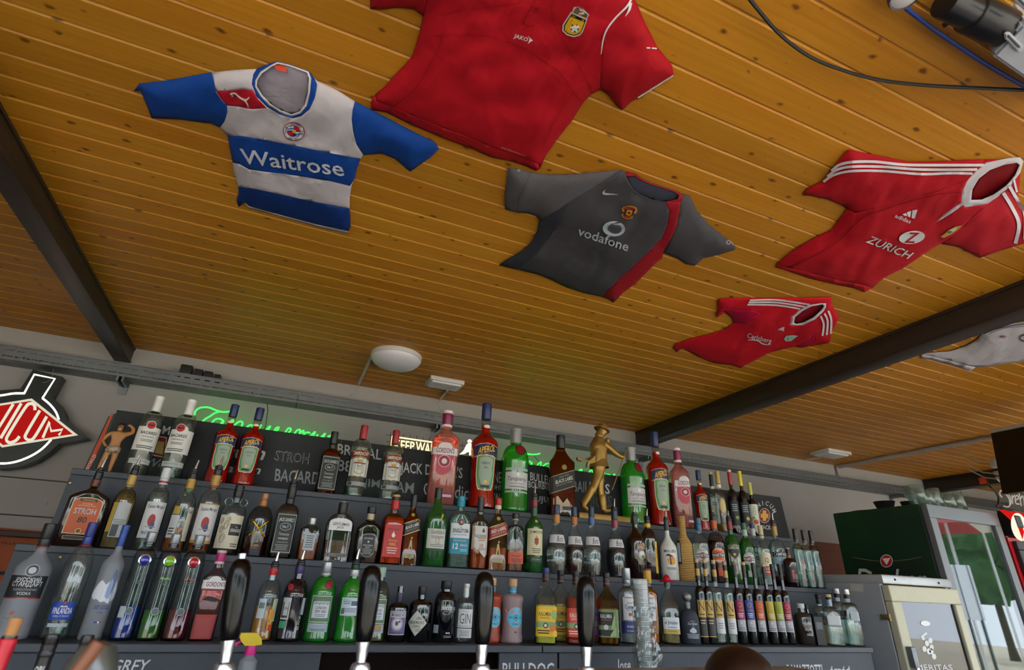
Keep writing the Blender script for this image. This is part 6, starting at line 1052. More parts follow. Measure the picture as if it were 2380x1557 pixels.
for i, (lb, bx, ty, c1) in enumerate((('slim clear bottle with black cap and orange mark', 1870, 1229, '#c8602c'), ('slim clear bottle with black cap and blue mark', 1890, 1232, '#3a6aa8'), ('slim clear bottle with black cap at the end of the middle tier', 1908, 1233, '#8a6a80'))):
    B('brandy_bottle', lb, 1, bx, ty, 27, p4, G('#e6efe9', '#4f6a62'), (WAT, .66), [(1.2, .82, 1., '#17191c'), (1.15, .77, .82, '#4a5654', 'neck_band')], [('t', '4', .3, .40, .55, .1, c1, .08), ('r', .2, .6, .12, .135, '#b03a3a')], face=.75, dy=-.035)
# ---------------------------------------------------------------- lowest tier
B('vodka_bottle', 'frosted vodka bottle with wide black label at the shelf end', 0, 16, 1217, 106, prof(.60, .76, .30, 's', base=.03, body=[(1.0, .03), (.98, .3), (1., .5), (.98, .58)]), FROST, None, [(1.25, .86, 1., '#17181b'), (1.15, .79, .86, '#22252a', 'capsule'), (1.2, .775, .79, '#8a3a34', 'neck_band')],
  [('r', -1.2, 1.2, .345, .53, '#1b1f24'), ('r', -1.2, 1.2, .335, .345, '#9c2c1c'), ('o', .1, .575, .36, None, '#a8adb2'), ('o', .1, .575, .31, None, '#3c444c'), ('o', .1, .575, .2, None, '#b8bcc0'), ('t', 'РУССКИЙ', .1, .50, 1.3, .045, '#d8dadc', .04), ('t', 'СТАНДАРТ', .1, .455, 1.6, .05, '#d8dadc', .04), ('t', 'RUSSIAN STANDARD', .1, .412, 1.2, .018, '#a8acb0', .0), ('t', 'VODKA', .1, .38, .7, .026, '#c8cacc', .02), ('t', 'ORIGINAL', .1, .34, .6, .01, '#d0b0a0', .0), ('o', -.1, .22, .12, None, '#a8522c'), ('t', 'Original', -.2, .175, .6, .03, '#9a8c5a', .0, .4)], face=.8, rot=-6)
B('vodka_bottle', 'clear vodka bottle with rectangular royal blue label and blue cap', 0, 121, 1214, 78, prof(.58, .80, .30, 'o'), CLR, (WAT, .28), [(1.2, .87, 1., '#24307a'), (1.15, .80, .87, '#2b3a8c', 'capsule'), (1.18, .775, .80, '#8a2a3c', 'neck_band')],
  [('r', -.85, .85, .16, .305, '#123a9a'), ('t', 'FINLANDIA', 0, .235, 1.35, .05, '#dfe4ec', .05), ('t', 'VODKA OF FINLAND', 0, .192, 1.1, .016, '#c0c8e0', .0), ('o', 0, .30, .1, None, '#b02a2a'), ('z', [(-.25, .265, .27), (-.12, .265, .277), (0, .265, .27), (.12, .265, .277), (.25, .265, .27)], '#dfe4ec'), ('r', -.7, .7, .105, .135, '#a9b4bc')], rot=4)
B('vodka_bottle', 'frosted vodka bottle with blue neck and white mountain print', 0, 206, 1220, 62, prof(.62, .77, .32, 's'), FROST, None, [(1.05, .80, .975, '#1f4a9c', 'capsule'), (1.1, .92, 1., '#1f4a9c')],
  [('z', [(-1.2, .36, .40), (-.8, .33, .47), (-.5, .34, .50), (-.1, .31, .46), (.2, .32, .50), (.5, .30, .52), (.9, .33, .48), (1.2, .34, .42)], '#d3dae4'), ('z', [(.1, .40, .42), (.25, .38, .55), (.4, .36, .60), (.55, .38, .58), (.7, .44, .52)], '#5f7090'), ('z', [(.1, .36, .44), (.3, .34, .52), (.5, .35, .48)], '#8fa4cc'), ('t', 'GREY GOOSE', .15, .27, 1.3, .036, '#3a4a94', .02), ('t', 'VODKA', .15, .225, .5, .02, '#5a6aa8', .0), ('r', -.1, .2, .14, .155, '#2a4aa0'), ('r', .2, .35, .14, .155, '#dfe4ec'), ('r', .35, .5, .14, .155, '#b03030')], rot=4)
pCi = prof(.80, .86, .42, 'o', base=.02, body=[(1.0, .03), (1.0, .30), (.985, .31), (.97, .70), (.94, .77)])
for (lb, bx, ty, c, lq, lv, nm) in (('tall vodka bottle fading to blue with a blue round badge', 278, 1237, '#1c2fa0', '#1248c4', .30, ''), ('tall vodka bottle fading to green with a lime round badge', 340, 1241, '#6fb81e', '#3f961f', .27, 'Apple'), ('tall vodka bottle fading to dark red with a red round badge', 400, 1244, '#b01426', '#9c0e34', .28, 'Red Berry')):
    t, sh = B('vodka_bottle', lb, 0, bx, ty, 62, pCi, SMOK, (L(lq, .3, .05), lv), [(1.1, .90, 1., P('#8e9396', .35, .6)), (1.05, .87, .9, SMOK, 'glass_lip')], [('t', 'CÎROC', 0, .60, 1.05, .04, '#2a2e34', .0), ('n', -.3, .3, .50, .54, 2, '#4a4e54')] + ([('t', nm, 0, .56, .8, .03, c, .02, .3)] if nm else [('r', -.9, -.3, .20, .30, '#a8b4be')]) + [('o', 0, .26, .32, None, '#8a949c'), ('o', 0, .26, .26, None, '#5a646c')], rot=4)
    p = Vector(sh.at(0., .725, 0.)); MB().lathe([(.0001, .006), (.010, .005), (.014, .002), (.0155, -.001)][::-1], P(c, .12, coat=.6), 24, c=p, axis=(0, -1, 0)).build('badge', t); MB().lathe([(.0175, -.001), (.0178, .001), (.0155, .0025)], chrome, 24, c=p, axis=(0, -1, 0)).build('badge_rim', t)
B('gin_bottle', 'pink gin bottle with white arched label and pink cap on the lowest tier', 0, 464, 1279, 62, pGo, G('#f0d8d4', '#7a6864'), (L('#e68a90', .35, .02), .28), [(1.1, .86, .975, '#b5206a'), (1.14, .97, 1., '#c8b8c0', 'cap_top'), (1.12, .84, .875, '#c8b4bc', 'neck_band')], [('r', -.95, .95, .555, .655, '#cfd0cf'), ('a', -.5, .5, .63, .655, .045, '#cfd0cf'), ('t', "GORDON'S", .1, .61, 1.5, .055, '#7a2430', .04), ('r', -.95, .95, .545, .56, '#8a2434'), ('z', [(-.8, .42, .54), (-.3, .48, .54), (.2, .47, .54), (.8, .44, .54)], '#c06a6a'), ('r', .3, .8, .80, .88, '#a8c0b0')], sq=4.5, fl=.8, rot=4)
pTs = prof(.66, .81, .34, 'o', body=[(1, .05), (.97, .1), (.97, .54), (1.0, .56), (1.0, .62), (.96, .64)])
pc = lambda c: [(1.15, .88, .98, c, 'capsule'), (1.0, .975, 1., '#26302c', 'collar')]
B('gin_bottle', 'clear gin bottle with orange liquor and red neck beside the first tap handle', 0, 602, 1317, 57, pTs, CLR, (L('#cc861c', .35, .02), .46), pc('#b5242c'), [('r', -.75, -.05, .30, .56, '#b4c4cc'), ('r', -.65, -.15, .43, .53, '#5a7a78'), ('r', .55, 1.1, .26, .56, '#a8b890'), ('r', .35, .8, .28, .42, '#d8921c'), ('r', .35, .8, .16, .26, '#d8921c'), ('r', .5, .85, .14, .22, '#c23a24')], pour=.035)
B('gin_bottle', 'dark purple gin bottle with violet neck and white side label', 0, 665, 1313, 61, pTs, DPUR, None, pc('#3a2a6a'), [('r', -.95, -.2, .28, .56, '#b8c0c0'), ('r', -.9, -.3, .30, .54, '#3c4438'), ('r', -.75, -.35, .33, .52, '#b9c0c4'), ('t', 'ROYALE', -.55, .42, .5, .03, '#2a3038', .02), ('r', -.95, -.3, .17, .26, '#3a9a74'), ('r', .75, 1.15, .34, .56, '#a9b4c0'), ('o', -.5, .70, .26, None, '#9c1830'), ('v', 'BLACK', .75, .24, .2, .18, '#b8bcc4'), ('r', .0, .3, .87, .97, '#a8c0b4')], pour=.035)
tal = [('r', -.85, .85, .235, .565, '#c2ccc2'), ('r', -.8, .8, .245, .555, '#5c7a62'), ('r', -.66, .66, .29, .525, '#c6ced2'), ('t', 'Tanqueray', 0, .47, 1.35, .055, '#1a1e26', .0, .35), ('t', 'LONDON', 0, .415, .8, .035, '#20252c', .04), ('t', 'DRY GIN', 0, .37, .8, .035, '#20252c', .04), ('n', -.4, .4, .30, .34, 2, '#7a8488'), ('r', -.85, .85, .12, .225, '#a4b4bc'), ('t', 'Tanqueray', 0, .19, .8, .03, '#5a8a8a', .0, .3), ('n', -.6, .6, .13, .165, 2, '#5a6a70')]
B('gin_bottle', 'green gin bottle with framed white front label on the lowest tier', 0, 731, 1306, 62, pTs, GREENG, None, [(1.2, .85, 1., P('#a2a8ac', .3, .6)), (1.22, .82, .855, P('#b4b8ba', .35, .5), 'neck_band')], tal + [('o', .35, .705, .34, None, '#3a0a14'), ('o', .35, .705, .29, None, '#9c1230')], rot=2)
B('gin_bottle', 'green gin bottle turned to its white back label', 0, 800, 1312, 56, pTs, GREENG, None, [(1.2, .84, .93, P('#b4b8ba', .35, .5), 'capsule'), (1.1, .93, 1., '#123a1c', 'collar')], [('r', -.85, .85, .33, .56, '#b9c8d4'), ('r', .0, .75, .44, .53, '#dfe6ea'), ('r', .03, .72, .455, .515, '#4a6470'), ('n', -.7, .0, .47, .54, 3, '#6a7c88'), ('n', -.7, .6, .37, .43, 3, '#6a7c88'), ('r', -.75, -.45, .35, .42, '#5a6a74')], pour=.04, rot=2)
B('gin_bottle', 'clear gin bottle with green bordered label behind the second tap handle', 0, 866, 1318, 52, pTs, G('#e0ead8', '#5a7050'), (L('#c9c88a', .8, .02), .6), [(1.2, .86, 1., '#93b0a0')], tal + [('r', -.2, .6, .16, .22, '#a8864a')])
B('gin_bottle', 'dark apothecary gin bottle with cork and violet stamp label', 0, 917, 1361, 47, prof(.60, .70, .30, 'o'), BLKG, None, [(1.25, .84, .87, '#4a4858', 'glass_lip'), (1.1, .70, .84, '#34324a', 'neck_band'), (.95, .86, 1., '#b07a54', 'cork')], [('r', -.9, .9, .13, .545, '#c2c0c0'), ('r', -.85, .85, .145, .53, '#6a5f94'), ('r', -.8, .8, .43, .52, '#b4b2ba'), ('t', 'MONKEY 47', 0, .475, 1.3, .045, '#23222c', .03), ('o', 0, .32, .58, None, '#b8b8bc'), ('o', 0, .32, .52, None, '#5f5888'), ('o', 0, .32, .47, None, '#c4c4c4'), ('o', -.05, .33, .16, .04, '#4a4a50'), ('o', .2, .36, .1, .02, '#4a4a50'), ('t', 'SCHWARZWALD DRY GIN', 0, .165, 1.3, .025, '#2a2838', .02)])
B('gin_bottle', 'squat black gin bottle with diamond shaped cream label', 0, 970, 1362, 54, prof(.66, .76, .32, 'o'), BLKG, None, [(1.15, .84, 1., '#1b1c22')], [('d', -.25, .34, .98, .235, '#2a2a22'), ('d', -.25, .34, .93, .222, '#bcbfb4'), ('t', "HENDRICK'S", -.25, .35, 1.35, .055, '#181c22', .03), ('t', 'GIN', -.25, .285, .6, .04, '#20242a', .02), ('z', [(-.3, .40, .41), (-.1, .40, .46), (.1, .40, .44), (.25, .40, .41)], '#8a9088'), ('n', -.3, .2, .19, .25, 2, '#7a8078')], rot=-4)
B('gin_bottle', 'tall black gin bottle with white capital lettering', 0, 1027, 1350, 51, prof(.66, .82, .46, 'o'), BLKG, None, [(1.12, .86, 1., '#15161b')], [('t', 'BULLDOG', .4, .545, 1.5, .055, '#c9ccd2', .06), ('t', 'LONDON DRY', .4, .495, 1.2, .02, '#b8bcc4', .02), ('r', -1.1, -.5, .15, .28, '#8a98a8'), ('z', [(.2, .14, .17), (.4, .15, .165), (.6, .14, .17)], '#b8bcc4'), ('n', .0, .8, .08, .12, 2, '#8a8e96')])
B('gin_bottle', 'clear round gin bottle with white label lettered in block capitals', 0, 1076, 1356, 46, prof(.66, .75, .32, 'o'), CLR, (WAT, .26), [(1.1, .93, 1., P('#b8bcbc', .35, .5)), (1.0, .77, .93, '#c4c6c0', 'capsule')], [('r', -.78, .78, .25, .56, '#c9cdd0'), ('t', 'BUDAPEST', 0, .52, .6, .02, '#6a7074', .0), ('t', 'GIN', 0, .40, 1.1, .17, '#1a1d22', -.01), ('t', 'HUNGARIAN DRY GIN', 0, .275, 1.2, .018, '#3a3e44', .0), ('r', -.78, .78, .085, .235, '#bfc6ca'), ('n', -.5, .5, .11, .21, 4, '#7a8288')])
pMf = prof(.70, .76, .36, 'o', base=.03, body=[(1., .03), (1., .1), (.93, .14), (.93, .6), (1., .66), (1., .70)])
mal = lambda c, c2: [('o', .25, .39, .86, None, c), ('o', .25, .39, .80, None, '#4fb4d4'), ('t', 'MALFY', .25, .475, .95, .05, c2, .05), ('t', 'GIN', -.25, .39, .35, .026, '#15405c', .05), ('t', 'GIN', .75, .39, .3, .026, '#15405c', .05), ('o', .25, .39, .24, None, '#15405c'), ('o', .25, .39, .19, None, '#4fb4d4'), ('o', .25, .39, .11, None, '#15405c'), ('t', 'ITALY', .25, .29, .6, .026, '#15405c', .02), ('n', -.1, .6, .315, .335, 1, c2)]
mcp = [(1.15, .88, 1., '#c49a6a', 'cork'), (1.02, .77, .87, '#2f93b4', 'neck_band'), (1.06, .79, .80, '#d89a80', 'neck_ring')]
B('gin_bottle', 'orange gin bottle with round blue label half behind the third tap handle', 0, 1137, 1343, 50, pMf, L('#d2502c', .55, .25), None, mcp, mal('#e0752a', '#d0602c'), rot=6)
B('gin_bottle', 'frosted pale pink gin bottle with large round blue label', 0, 1188, 1345, 50, pMf, L('#d8bcc0', .6, .3), None, mcp, mal('#d8917e', '#cf7058') + [('z', [(-.85, .50, .53), (-.5, .44, .47), (-.35, .40, .42)], '#cf8a78'), ('z', [(.1, .165, .17), (.25, .15, .19), (.4, .165, .175)], '#5a4a54')], rot=2)
pKa = prof(.60, .76, .30, 'l', base=.02)
kcap = lambda c='#17181b': [(1.15, .92, 1., c), (1.1, .80, .92, '#2c1c1e', 'capsule'), (1.13, .83, .85, '#8a4a40', 'neck_band')]
def kal(c, c2, tx='#20180c'): return [('r', -.95, .95, .10, .48, c), ('r', -.75, .45, .30, .44, c2), ('t', 'KALUMBA', -.15, .385, 1.1, .055, tx, .06), ('t', 'MADAGASCAR', -.15, .335, .9, .024, tx, .0), ('r', -.95, .95, .215, .285, '#7fa06a'), ('o', .68, .38, .26, .06, '#8fae5a'), ('o', .62, .20, .32, .05, '#d8742a'), ('o', .75, .14, .24, .04, '#e8c02a'), ('o', -.1, .24, .22, .035, '#20241c'), ('o', -.1, .24, .14, .022, '#cfc8b0'), ('n', -.8, .3, .13, .19, 2, tx), ('v', 'KALUMBA', .86, .26, .12, .16, tx)]
B('gin_bottle', 'gin bottle with bright yellow mango label and blue cap, left one', 0, 1267, 1319, 50, pKa, CLR, (L('#d2d42a', .35, .02), .50), kcap('#1f2c6a'), kal('#e0b414', '#e6bf2a'), sq=5., rot=0, dy=-.04)
B('gin_bottle', 'gin bottle with bright yellow mango label and black cap', 0, 1303, 1325, 50, pKa, CLR, (L('#bfae2a', .35, .02), .52), kcap(), kal('#e0b414', '#e6bf2a'), sq=5., dy=.062)
B('gin_bottle', 'red gin bottle with red label behind the fourth tap handle', 0, 1340, 1327, 50, pKa, CLR, (L('#b0241c', .35, .02), .62), kcap(), kal('#c8402c', '#cf4a34', '#f0d8c0'), sq=5., dy=-.04)
B('gin_bottle', 'red gin bottle with violet passion fruit label', 0, 1380, 1328, 50, pKa, CLR, (L('#b8401c', .35, .02), .64), kcap(), [('r', -.95, .95, .10, .48, '#8a4aa8'), ('r', -.75, .45, .30, .44, '#9a5cb8'), ('t', 'KALUMBA', -.15, .385, 1.1, .055, '#1a1018', .06), ('o', .6, .26, .35, .055, '#4a1a4a'), ('o', .6, .15, .36, .055, '#c9884a'), ('o', .6, .15, .26, .04, '#e0b060'), ('r', -.4, .5, .22, .29, '#8aa070')], sq=5., dy=.062)
B('gin_bottle', 'amber gin bottle with black and green leaf label', 0, 1414, 1331, 48, pKa, G('#d8c8a0', '#4a3a18'), (L('#94701c', .4, .02), .50), kcap(), [('r', -.95, .95, .10, .48, '#6f8a5a'), ('r', -.95, .45, .26, .44, '#17191a'), ('t', 'KALUMBA', -.25, .385, 1.1, .055, '#d8d8d0', .06), ('t', 'MADAGASCAR', -.25, .335, 1.0, .024, '#b06a3a', .0), ('r', -.95, .4, .12, .2, '#17191a'), ('z', [(.2, .2, .24), (.5, .22, .40), (.9, .3, .34)], '#9ab47a'), ('z', [(.1, .1, .14), (.6, .12, .24), (.95, .18, .2)], '#9ab47a'), ('o', -.3, .235, .22, .035, '#cfd0c4')], sq=5., dy=-.04)
pCu = prof(.64, .76, .40, 's', base=.02)
cue = lambda c1: [('r', -.6, .6, .30, .60, '#c4cbd2'), ('a', -.42, .42, .56, .6, .05, '#c4cbd2'), ('r', -.42, .42, .585, .605, '#b08a4a'), ('t', 'Jose', .1, .525, .5, .035, '#20242c', .0), ('t', 'Cuervo', .1, .475, .95, .055, '#20242c', .03), ('t', 'ESPECIAL', .1, .43, .6, .02, '#4a5058', .0), ('o', .1, .375, .17, None, '#a8502c'), ('r', -.85, .85, .13, .285, c1), ('t', 'BLANCO', .1, .22, .7, .03, '#c9ccd4', .02), ('n', -.3, .5, .15, .18, 1, '#8a94b0')]
B('tequila_bottle', 'tequila bottle with silver cap and blue lower label', 0, 1463, 1320, 46, pCu, G('#d8dede', '#6a7068'), (L('#c9cfd2', .5, .1), .72), [(1.12, .84, 1., P('#9aa0a6', .3, .6)), (1.05, .78, .84, P('#8a9096', .3, .6), 'capsule')], cue('#1d2f6a'), fl=.8)
B('tequila_bottle', 'golden tequila bottle with gold cap behind the cup stack', 0, 1514, 1322, 44, pCu, G('#e8c890', '#8a5a1c'), (L('#d0942a', .35, .02), .72), [(1.12, .80, .98, '#b5902c'), (1.14, .975, 1., '#8a2a24', 'cap_top')], cue('#8a5a1c'), fl=.8)
t, sh = B('tequila_bottle', 'square tequila bottle wearing a red plastic sombrero', 0, 1561, 1352, 42, prof(.66, .86, .30, 'l', base=.02), CLR, (L('#b8a04a', .75, .02), .43), [(1.15, .90, 1., '#4a5a58', 'capsule')], [('r', -.9, .9, .235, .42, '#c6d0d8'), ('t', 'el Jimador', 0, .33, 1.45, .075, '#1d2632', .03), ('r', -.9, .9, .16, .235, '#b5a04a'), ('t', 'TEQUILA', 0, .20, 1.0, .025, '#5a4a1c', .02), ('n', -.5, .5, .25, .28, 1, '#7a8890')], sq=5., rot=0)
MB().lathe([(.010, .0), (.030, -.001), (.0335, .006), (.032, .007), (.026, .004), (.0165, .005), (.0155, .014), (.011, .024), (.004, .029), (.0005, .030)], P('#b50f26', .3), 28, c=(0, 0, sh.H)).build('sombrero', t)
t, sh = B('mezcal_bottle', 'matt slate blue mezcal bottle with ornate silver stopper', 0, 1606, 1412, 48, prof(.66, .96, .26, 'o', base=.04, foot=.9), P('#2a3340', .7, bump=.2), None, [], [('t', 'MEZCAL', .2, .63, .5, .03, '#a8b0b8', .0), ('t', 'Don Ramón', .2, .565, 1.0, .07, '#c4cace', .0, .35), ('t', 'Joven', .2, .50, .3, .03, '#a8b0b8', .0), ('z', [(-.15, .33, .39), (-.02, .32, .42), (.1, .31, .45), (.2, .3, .47), (.3, .31, .45), (.42, .32, .42), (.55, .33, .39)], '#a9b2ba'), ('n', -.5, .9, .16, .29, 5, '#a9b2ba')])
rn = .26 * sh.half
MB().lathe([(rn * 1.0, -.004), (rn * 1.15, .0), (rn * 1.1, .012), (rn * 1.2, .014), (rn * 1.2, .020), (rn * .9, .024), (rn * 1.4, .030), (rn * 1.9, .040), (rn * 1.8, .052), (rn * 1.1, .060), (.001, .062)], P('#8e9294', .25, .8, bump=.6, scale=60.), 20, c=(0, 0, sh.H)).build('stopper', t)
pN = prof(.57, .67, .40, 'o')
def nb(clear): return [('r', -.85, .85, .30, .50, '#b89a4a' if not clear else '#c0a050'), ('t', 'N', 0, .43, 1.1, .11, '#1a1814', -.01), ('n', -.5, .5, .32, .35, 1, '#4a3a18')] + ([('r', -.85, .85, .12, .30, '#d0d3d4'), ('n', -.5, .5, .17, .25, 3, '#8a9094')] if clear else [('r', -.85, .85, .085, .30, '#2b2a28'), ('n', -.5, .5, .22, .28, 2, '#b8ab8a'), ('r', -.9, .9, .08, .09, '#b89a4a')])
for (lb, bx, ty, clear, dy, cap) in (('slim black fruit brandy bottle with gold N label beside the mezcal', 1638, 1298, 0, .03, '#b0906a'), ('slim black fruit brandy bottle with gold N label, second one', 1657, 1299, 0, 0, '#b0906a'), ('slim clear fruit brandy bottle with gold N label and tan cork', 1679, 1301, 1, 0, '#b0906a'), ('slim clear fruit brandy bottle with gold N label and pink topped cork', 1706, 1304, 1, 0, '#a87f78')):
    B('brandy_bottle', lb, 0, bx, ty, 23 if not clear else 25, pN, BLKG if not clear else CLR, None if not clear else (WAT, .6), [(1.1, .95, 1., cap, 'cork'), (1.05, .88, .95, '#1a1a1c', 'capsule'), (1.12, .79, .88, '#b5954a', 'neck_label'), (1.05, .73, .79, '#2c2a24', 'neck_band')], nb(clear), face=.8)
for (bx, ty, c, nm, cap, lb) in ((1729, 1305, '#8a1c50', 'CHERRY', '#6a5434', 'slim dark fruit brandy bottle with magenta label nearest the N bottles'), (1752, 1306, '#3a4a94', 'PLUM', '#b0906a', 'slim dark fruit brandy bottle with blue label'), (1776, 1308, '#c0542c', 'PEACH', '#17191c', 'slim dark fruit brandy bottle with orange label'), (1801, 1310, '#b5a02c', 'PEAR', '#b0906a', 'slim dark fruit brandy bottle with mustard yellow label'), (1822, 1311, '#93a82c', 'APPLE', '#17191c', 'slim dark fruit brandy bottle with lime green label'), (1841, 1313, '#a01848', 'BERRY', '#23211c', 'slim dark fruit brandy bottle with crimson label at the row end')):
    B('brandy_bottle', lb, 0, bx, ty, 24.5, pN, BLKG, None, [(1.1, .96, 1., cap, 'cork'), (1.12, .87, .96, '#15161a', 'capsule'), (1.05, .80, .87, '#1a1b20', 'neck_band')], [('r', -.85, .85, .29, .52, c), ('o', 0, .46, .42, None, gold), ('o', 0, .46, .34, None, c), ('t', 'AGÁRDI', 0, .40, 1.1, .024, gold, .0), ('n', -.5, .5, .31, .37, 3, '#d8ccd0'), ('r', -.85, .85, .15, .285, '#a9adb4'), ('o', -.1, .25, .22, None, '#c8ccd0'), ('n', -.6, .6, .16, .2, 2, '#6a6e78'), ('o', 0, .90, .5, .02, '#8a8458')], face=.8)
B('liqueur_bottle', 'small dark bottle with white handwritten print and white cap', 0, 1876, 1402, 44, prof(.66, .78, .36, 'o'), G('#8a8078', '#1c1a1c', .03, .1), (L('#15161c', .2, .03), .56), [(1.2, .88, 1., '#b9bec0')], [('t', 'FOLYO', .35, .46, .7, .05, '#8a8a3a', .0), ('t', 'fütyülős', .35, .37, .9, .08, '#c4c8d0', .0, .3), ('t', 'mézes', .4, .26, .8, .08, '#c4c8d0', .0, .3)], face=.8)
B('liqueur_bottle', 'small black bottle half hidden behind the handwritten one', 0, 1890, 1405, 28, prof(.66, .78, .36, 'o'), BLKG, None, [(1.2, .88, 1., '#2a2c30')], [('n', .1, .9, .3, .5, 3, '#6a6e74')], dy=.07)
X = solve_x(1911, BY[0] - .03, SZ[0]); hz = solve_z(1432, X, BY[0]) - SZ[0]
t = thing('gift_box', 'narrow black carton between the small bottles at the shelf end', 'box', (X, BY[0] - .02, SZ[0] + .001), None, -.35); MB().box(-.022, .022, -.022, .022, 0, hz, P('#17191d', .5), .0015).build('carton', t, smooth=False)
mb = MB(); mb.box(-.015, .015, -.0226, -.0222, hz * .55, hz * .8, P('#5a6068', .5)); mb.build('label', t, smooth=False)
pQ = prof(.70, .76, .36, 'o', base=.03)
B('brandy_bottle', 'square bottle with amber liquor and black stopper', 0, 1922, 1381, 37, pQ, CLR, (L('#d48a10', .35, .02), .42), [(1.2, .90, 1., '#17191c'), (1.1, .80, .9, '#2a2a28', 'capsule')], [('r', -.9, .1, .38, .62, '#15171a'), ('t', '10', .0, .45, .7, .08, '#b0682a', .02)], sq=6., face=.8, dy=.035)
B('brandy_bottle', 'square clear bottle with white label and black top', 0, 1947, 1381, 38, pQ, CLR, (WAT, .5), [(1.15, .94, 1., '#b5a27a', 'cork'), (1.2, .90, .94, '#17191c'), (1.0, .78, .9, SMOK, 'glass_lip')], [('r', -.85, .85, .40, .58, '#c3c9cc'), ('o', 0, .59, .25, None, '#c3c9cc'), ('r', -.85, .85, .36, .40, '#8a9296')], sq=6., face=.8, dy=-.045)
B('brandy_bottle', 'square clear bottle with silver ball stopper and dark label', 0, 1968, 1367, 37, pQ, CLR, (WAT, .55), [(1.3, .90, 1., P('#b9bdc0', .3, .5)), (1.2, .83, .90, '#1a1c20', 'capsule')], [('r', -.9, .9, .44, .60, '#23282c'), ('n', -.3, .6, .46, .5, 1, '#8a9094')], sq=6., face=.8, dy=.03)
B('brandy_bottle', 'square clear bottle with silver ball stopper last on the lowest tier', 0, 1992, 1369, 38, pQ, G('#dfe9e4', '#5a7068'), (WAT, .5), [(1.3, .90, 1., P('#b9bdc0', .3, .5)), (1.2, .83, .90, '#1a1c20', 'capsule')], [('r', -.2, .9, .44, .60, '#aab6bf')], sq=6., face=.8, dy=-.055)
# ================================================================== figurines on the top tier
def skin_body(name, joints, bones, mat, parent, loc=(0, 0, 0), sub=2, root=0):
    me = bpy.data.meshes.new(name); me.from_pydata([j[0] for j in joints], bones, []); me.materials.append(mat)
    o = link(name, me, parent, loc); sk = o.modifiers.new('skin', 'SKIN'); sk.use_smooth_shade = True
    for i, v in enumerate(me.skin_vertices[0].data):
        r = joints[i][1]; v.radius = r if isinstance(r, tuple) else (r, r); v.use_root = (i == root)
    sb = o.modifiers.new('sub', 'SUBSURF'); sb.levels = sub; sb.render_levels = sub
    dg = bpy.context.evaluated_depsgraph_get(); ev = o.evaluated_get(dg); m2 = bpy.data.meshes.new_from_object(ev); m2.polygons.foreach_set('use_smooth', [True] * len(m2.polygons))
    o.modifiers.clear(); o.data = m2; return o
def blob(mb, c, r, mat, n=14, sy=1., sz=1.):
    c = Vector(c); mb.lathe([(r * math.sin(math.pi * i / n), -r * sz * math.cos(math.pi * i / n)) for i in range(n + 1)], mat, 18, c=c)
Yf = SY[2] + .045; X = solve_x(243, Yf, SZ[2]); hf = solve_z(983, X, Yf) - SZ[2]; k = hf / .19
st_ = thing('strongman_figurine', 'toy strongman figurine in leopard trunks flexing one arm', 'figurine', (X, Yf, SZ[2] + .001), None, .15)
sk = P('#a8743f', .45); V = lambda x, y, z: (x * k, y * k, z * k)
J = [(V(0, 0, .090), (.017 * k, .013 * k)), (V(0, 0, .115), (.015 * k, .011 * k)), (V(0, 0, .138), (.022 * k, .014 * k)), (V(0, 0, .150), .011 * k), (V(0, -.002, .160), .008 * k), (V(0, -.003, .172), (.0105 * k, .012 * k)), (V(0, -.003, .182), .009 * k),
     (V(-.022, 0, .146), .009 * k), (V(-.036, .002, .130), .0075 * k), (V(-.040, -.004, .112), .006 * k), (V(-.030, -.014, .098), .005 * k), (V(-.022, -.016, .092), .005 * k),
     (V(.022, 0, .147), .009 * k), (V(.042, .004, .158), .0075 * k), (V(.040, .006, .174), .0065 * k), (V(.026, .008, .186), .005 * k), (V(.018, .008, .184), .005 * k),
     (V(-.012, 0, .080), .0125 * k), (V(-.017, -.002, .045), .0095 * k), (V(-.021, 0, .025), .008 * k), (V(-.023, .002, .006), .005 * k), (V(-.026, -.012, .003), .0045 * k),
     (V(.012, 0, .080), .0125 * k), (V(.012, -.002, .045), .0095 * k), (V(.012, 0, .025), .008 * k), (V(.012, .002, .006), .005 * k), (V(.014, -.012, .003), .0045 * k)]
skin_body('body', J, [(0, 1), (1, 2), (2, 3), (3, 4), (4, 5), (5, 6), (2, 7), (7, 8), (8, 9), (9, 10), (10, 11), (2, 12), (12, 13), (13, 14), (14, 15), (15, 16), (0, 17), (17, 18), (18, 19), (19, 20), (20, 21), (0, 22), (22, 23), (23, 24), (24, 25), (25, 26)], sk, st_)
mb = MB(); mb.lathe([(.019 * k, .072 * k), (.024 * k, .080 * k), (.0235 * k, .092 * k), (.020 * k, .097 * k)], leopard(), 24, caps=False); ob = mb.build('trunks', st_); ob.modifiers.new('t', 'SOLIDIFY').thickness = .001
hair = P('#1c1412', .6); mb = MB(); blob(mb, V(.001, .003, .178), .0125 * k, hair); blob(mb, V(.006, .004, .172), .010 * k, hair); mb.build('hair', st_)
mb = MB(); mb.tube([V(-.006, -.0145, .1685), V(-.003, -.0155, .170), V(0, -.0158, .1702), V(.003, -.0155, .170), V(.006, -.0145, .1685)], .0013 * k, hair, 6); mb.build('moustache', st_)
mb = MB(); [blob(mb, V(s_ * .0042, -.0140, .1765), .0012 * k, hair) for s_ in (-1, 1)]; mb.build('eyes', st_)
mb = MB(); blob(mb, V(0, -.0150, .166), .0018 * k, P('#d8c8b8', .5)); mb.build('mouth', st_); mb = MB(); blob(mb, V(0, -.0158, .173), .0020 * k, sk); mb.build('nose', st_)
mb = MB(); mb.lathe([(.0001, -.0015), (.004 * k, 0), (.0001, .0015)], P('#c9b8a8', .5), 12, c=V(-.027, -.018, .004)); mb.build('sole', st_)
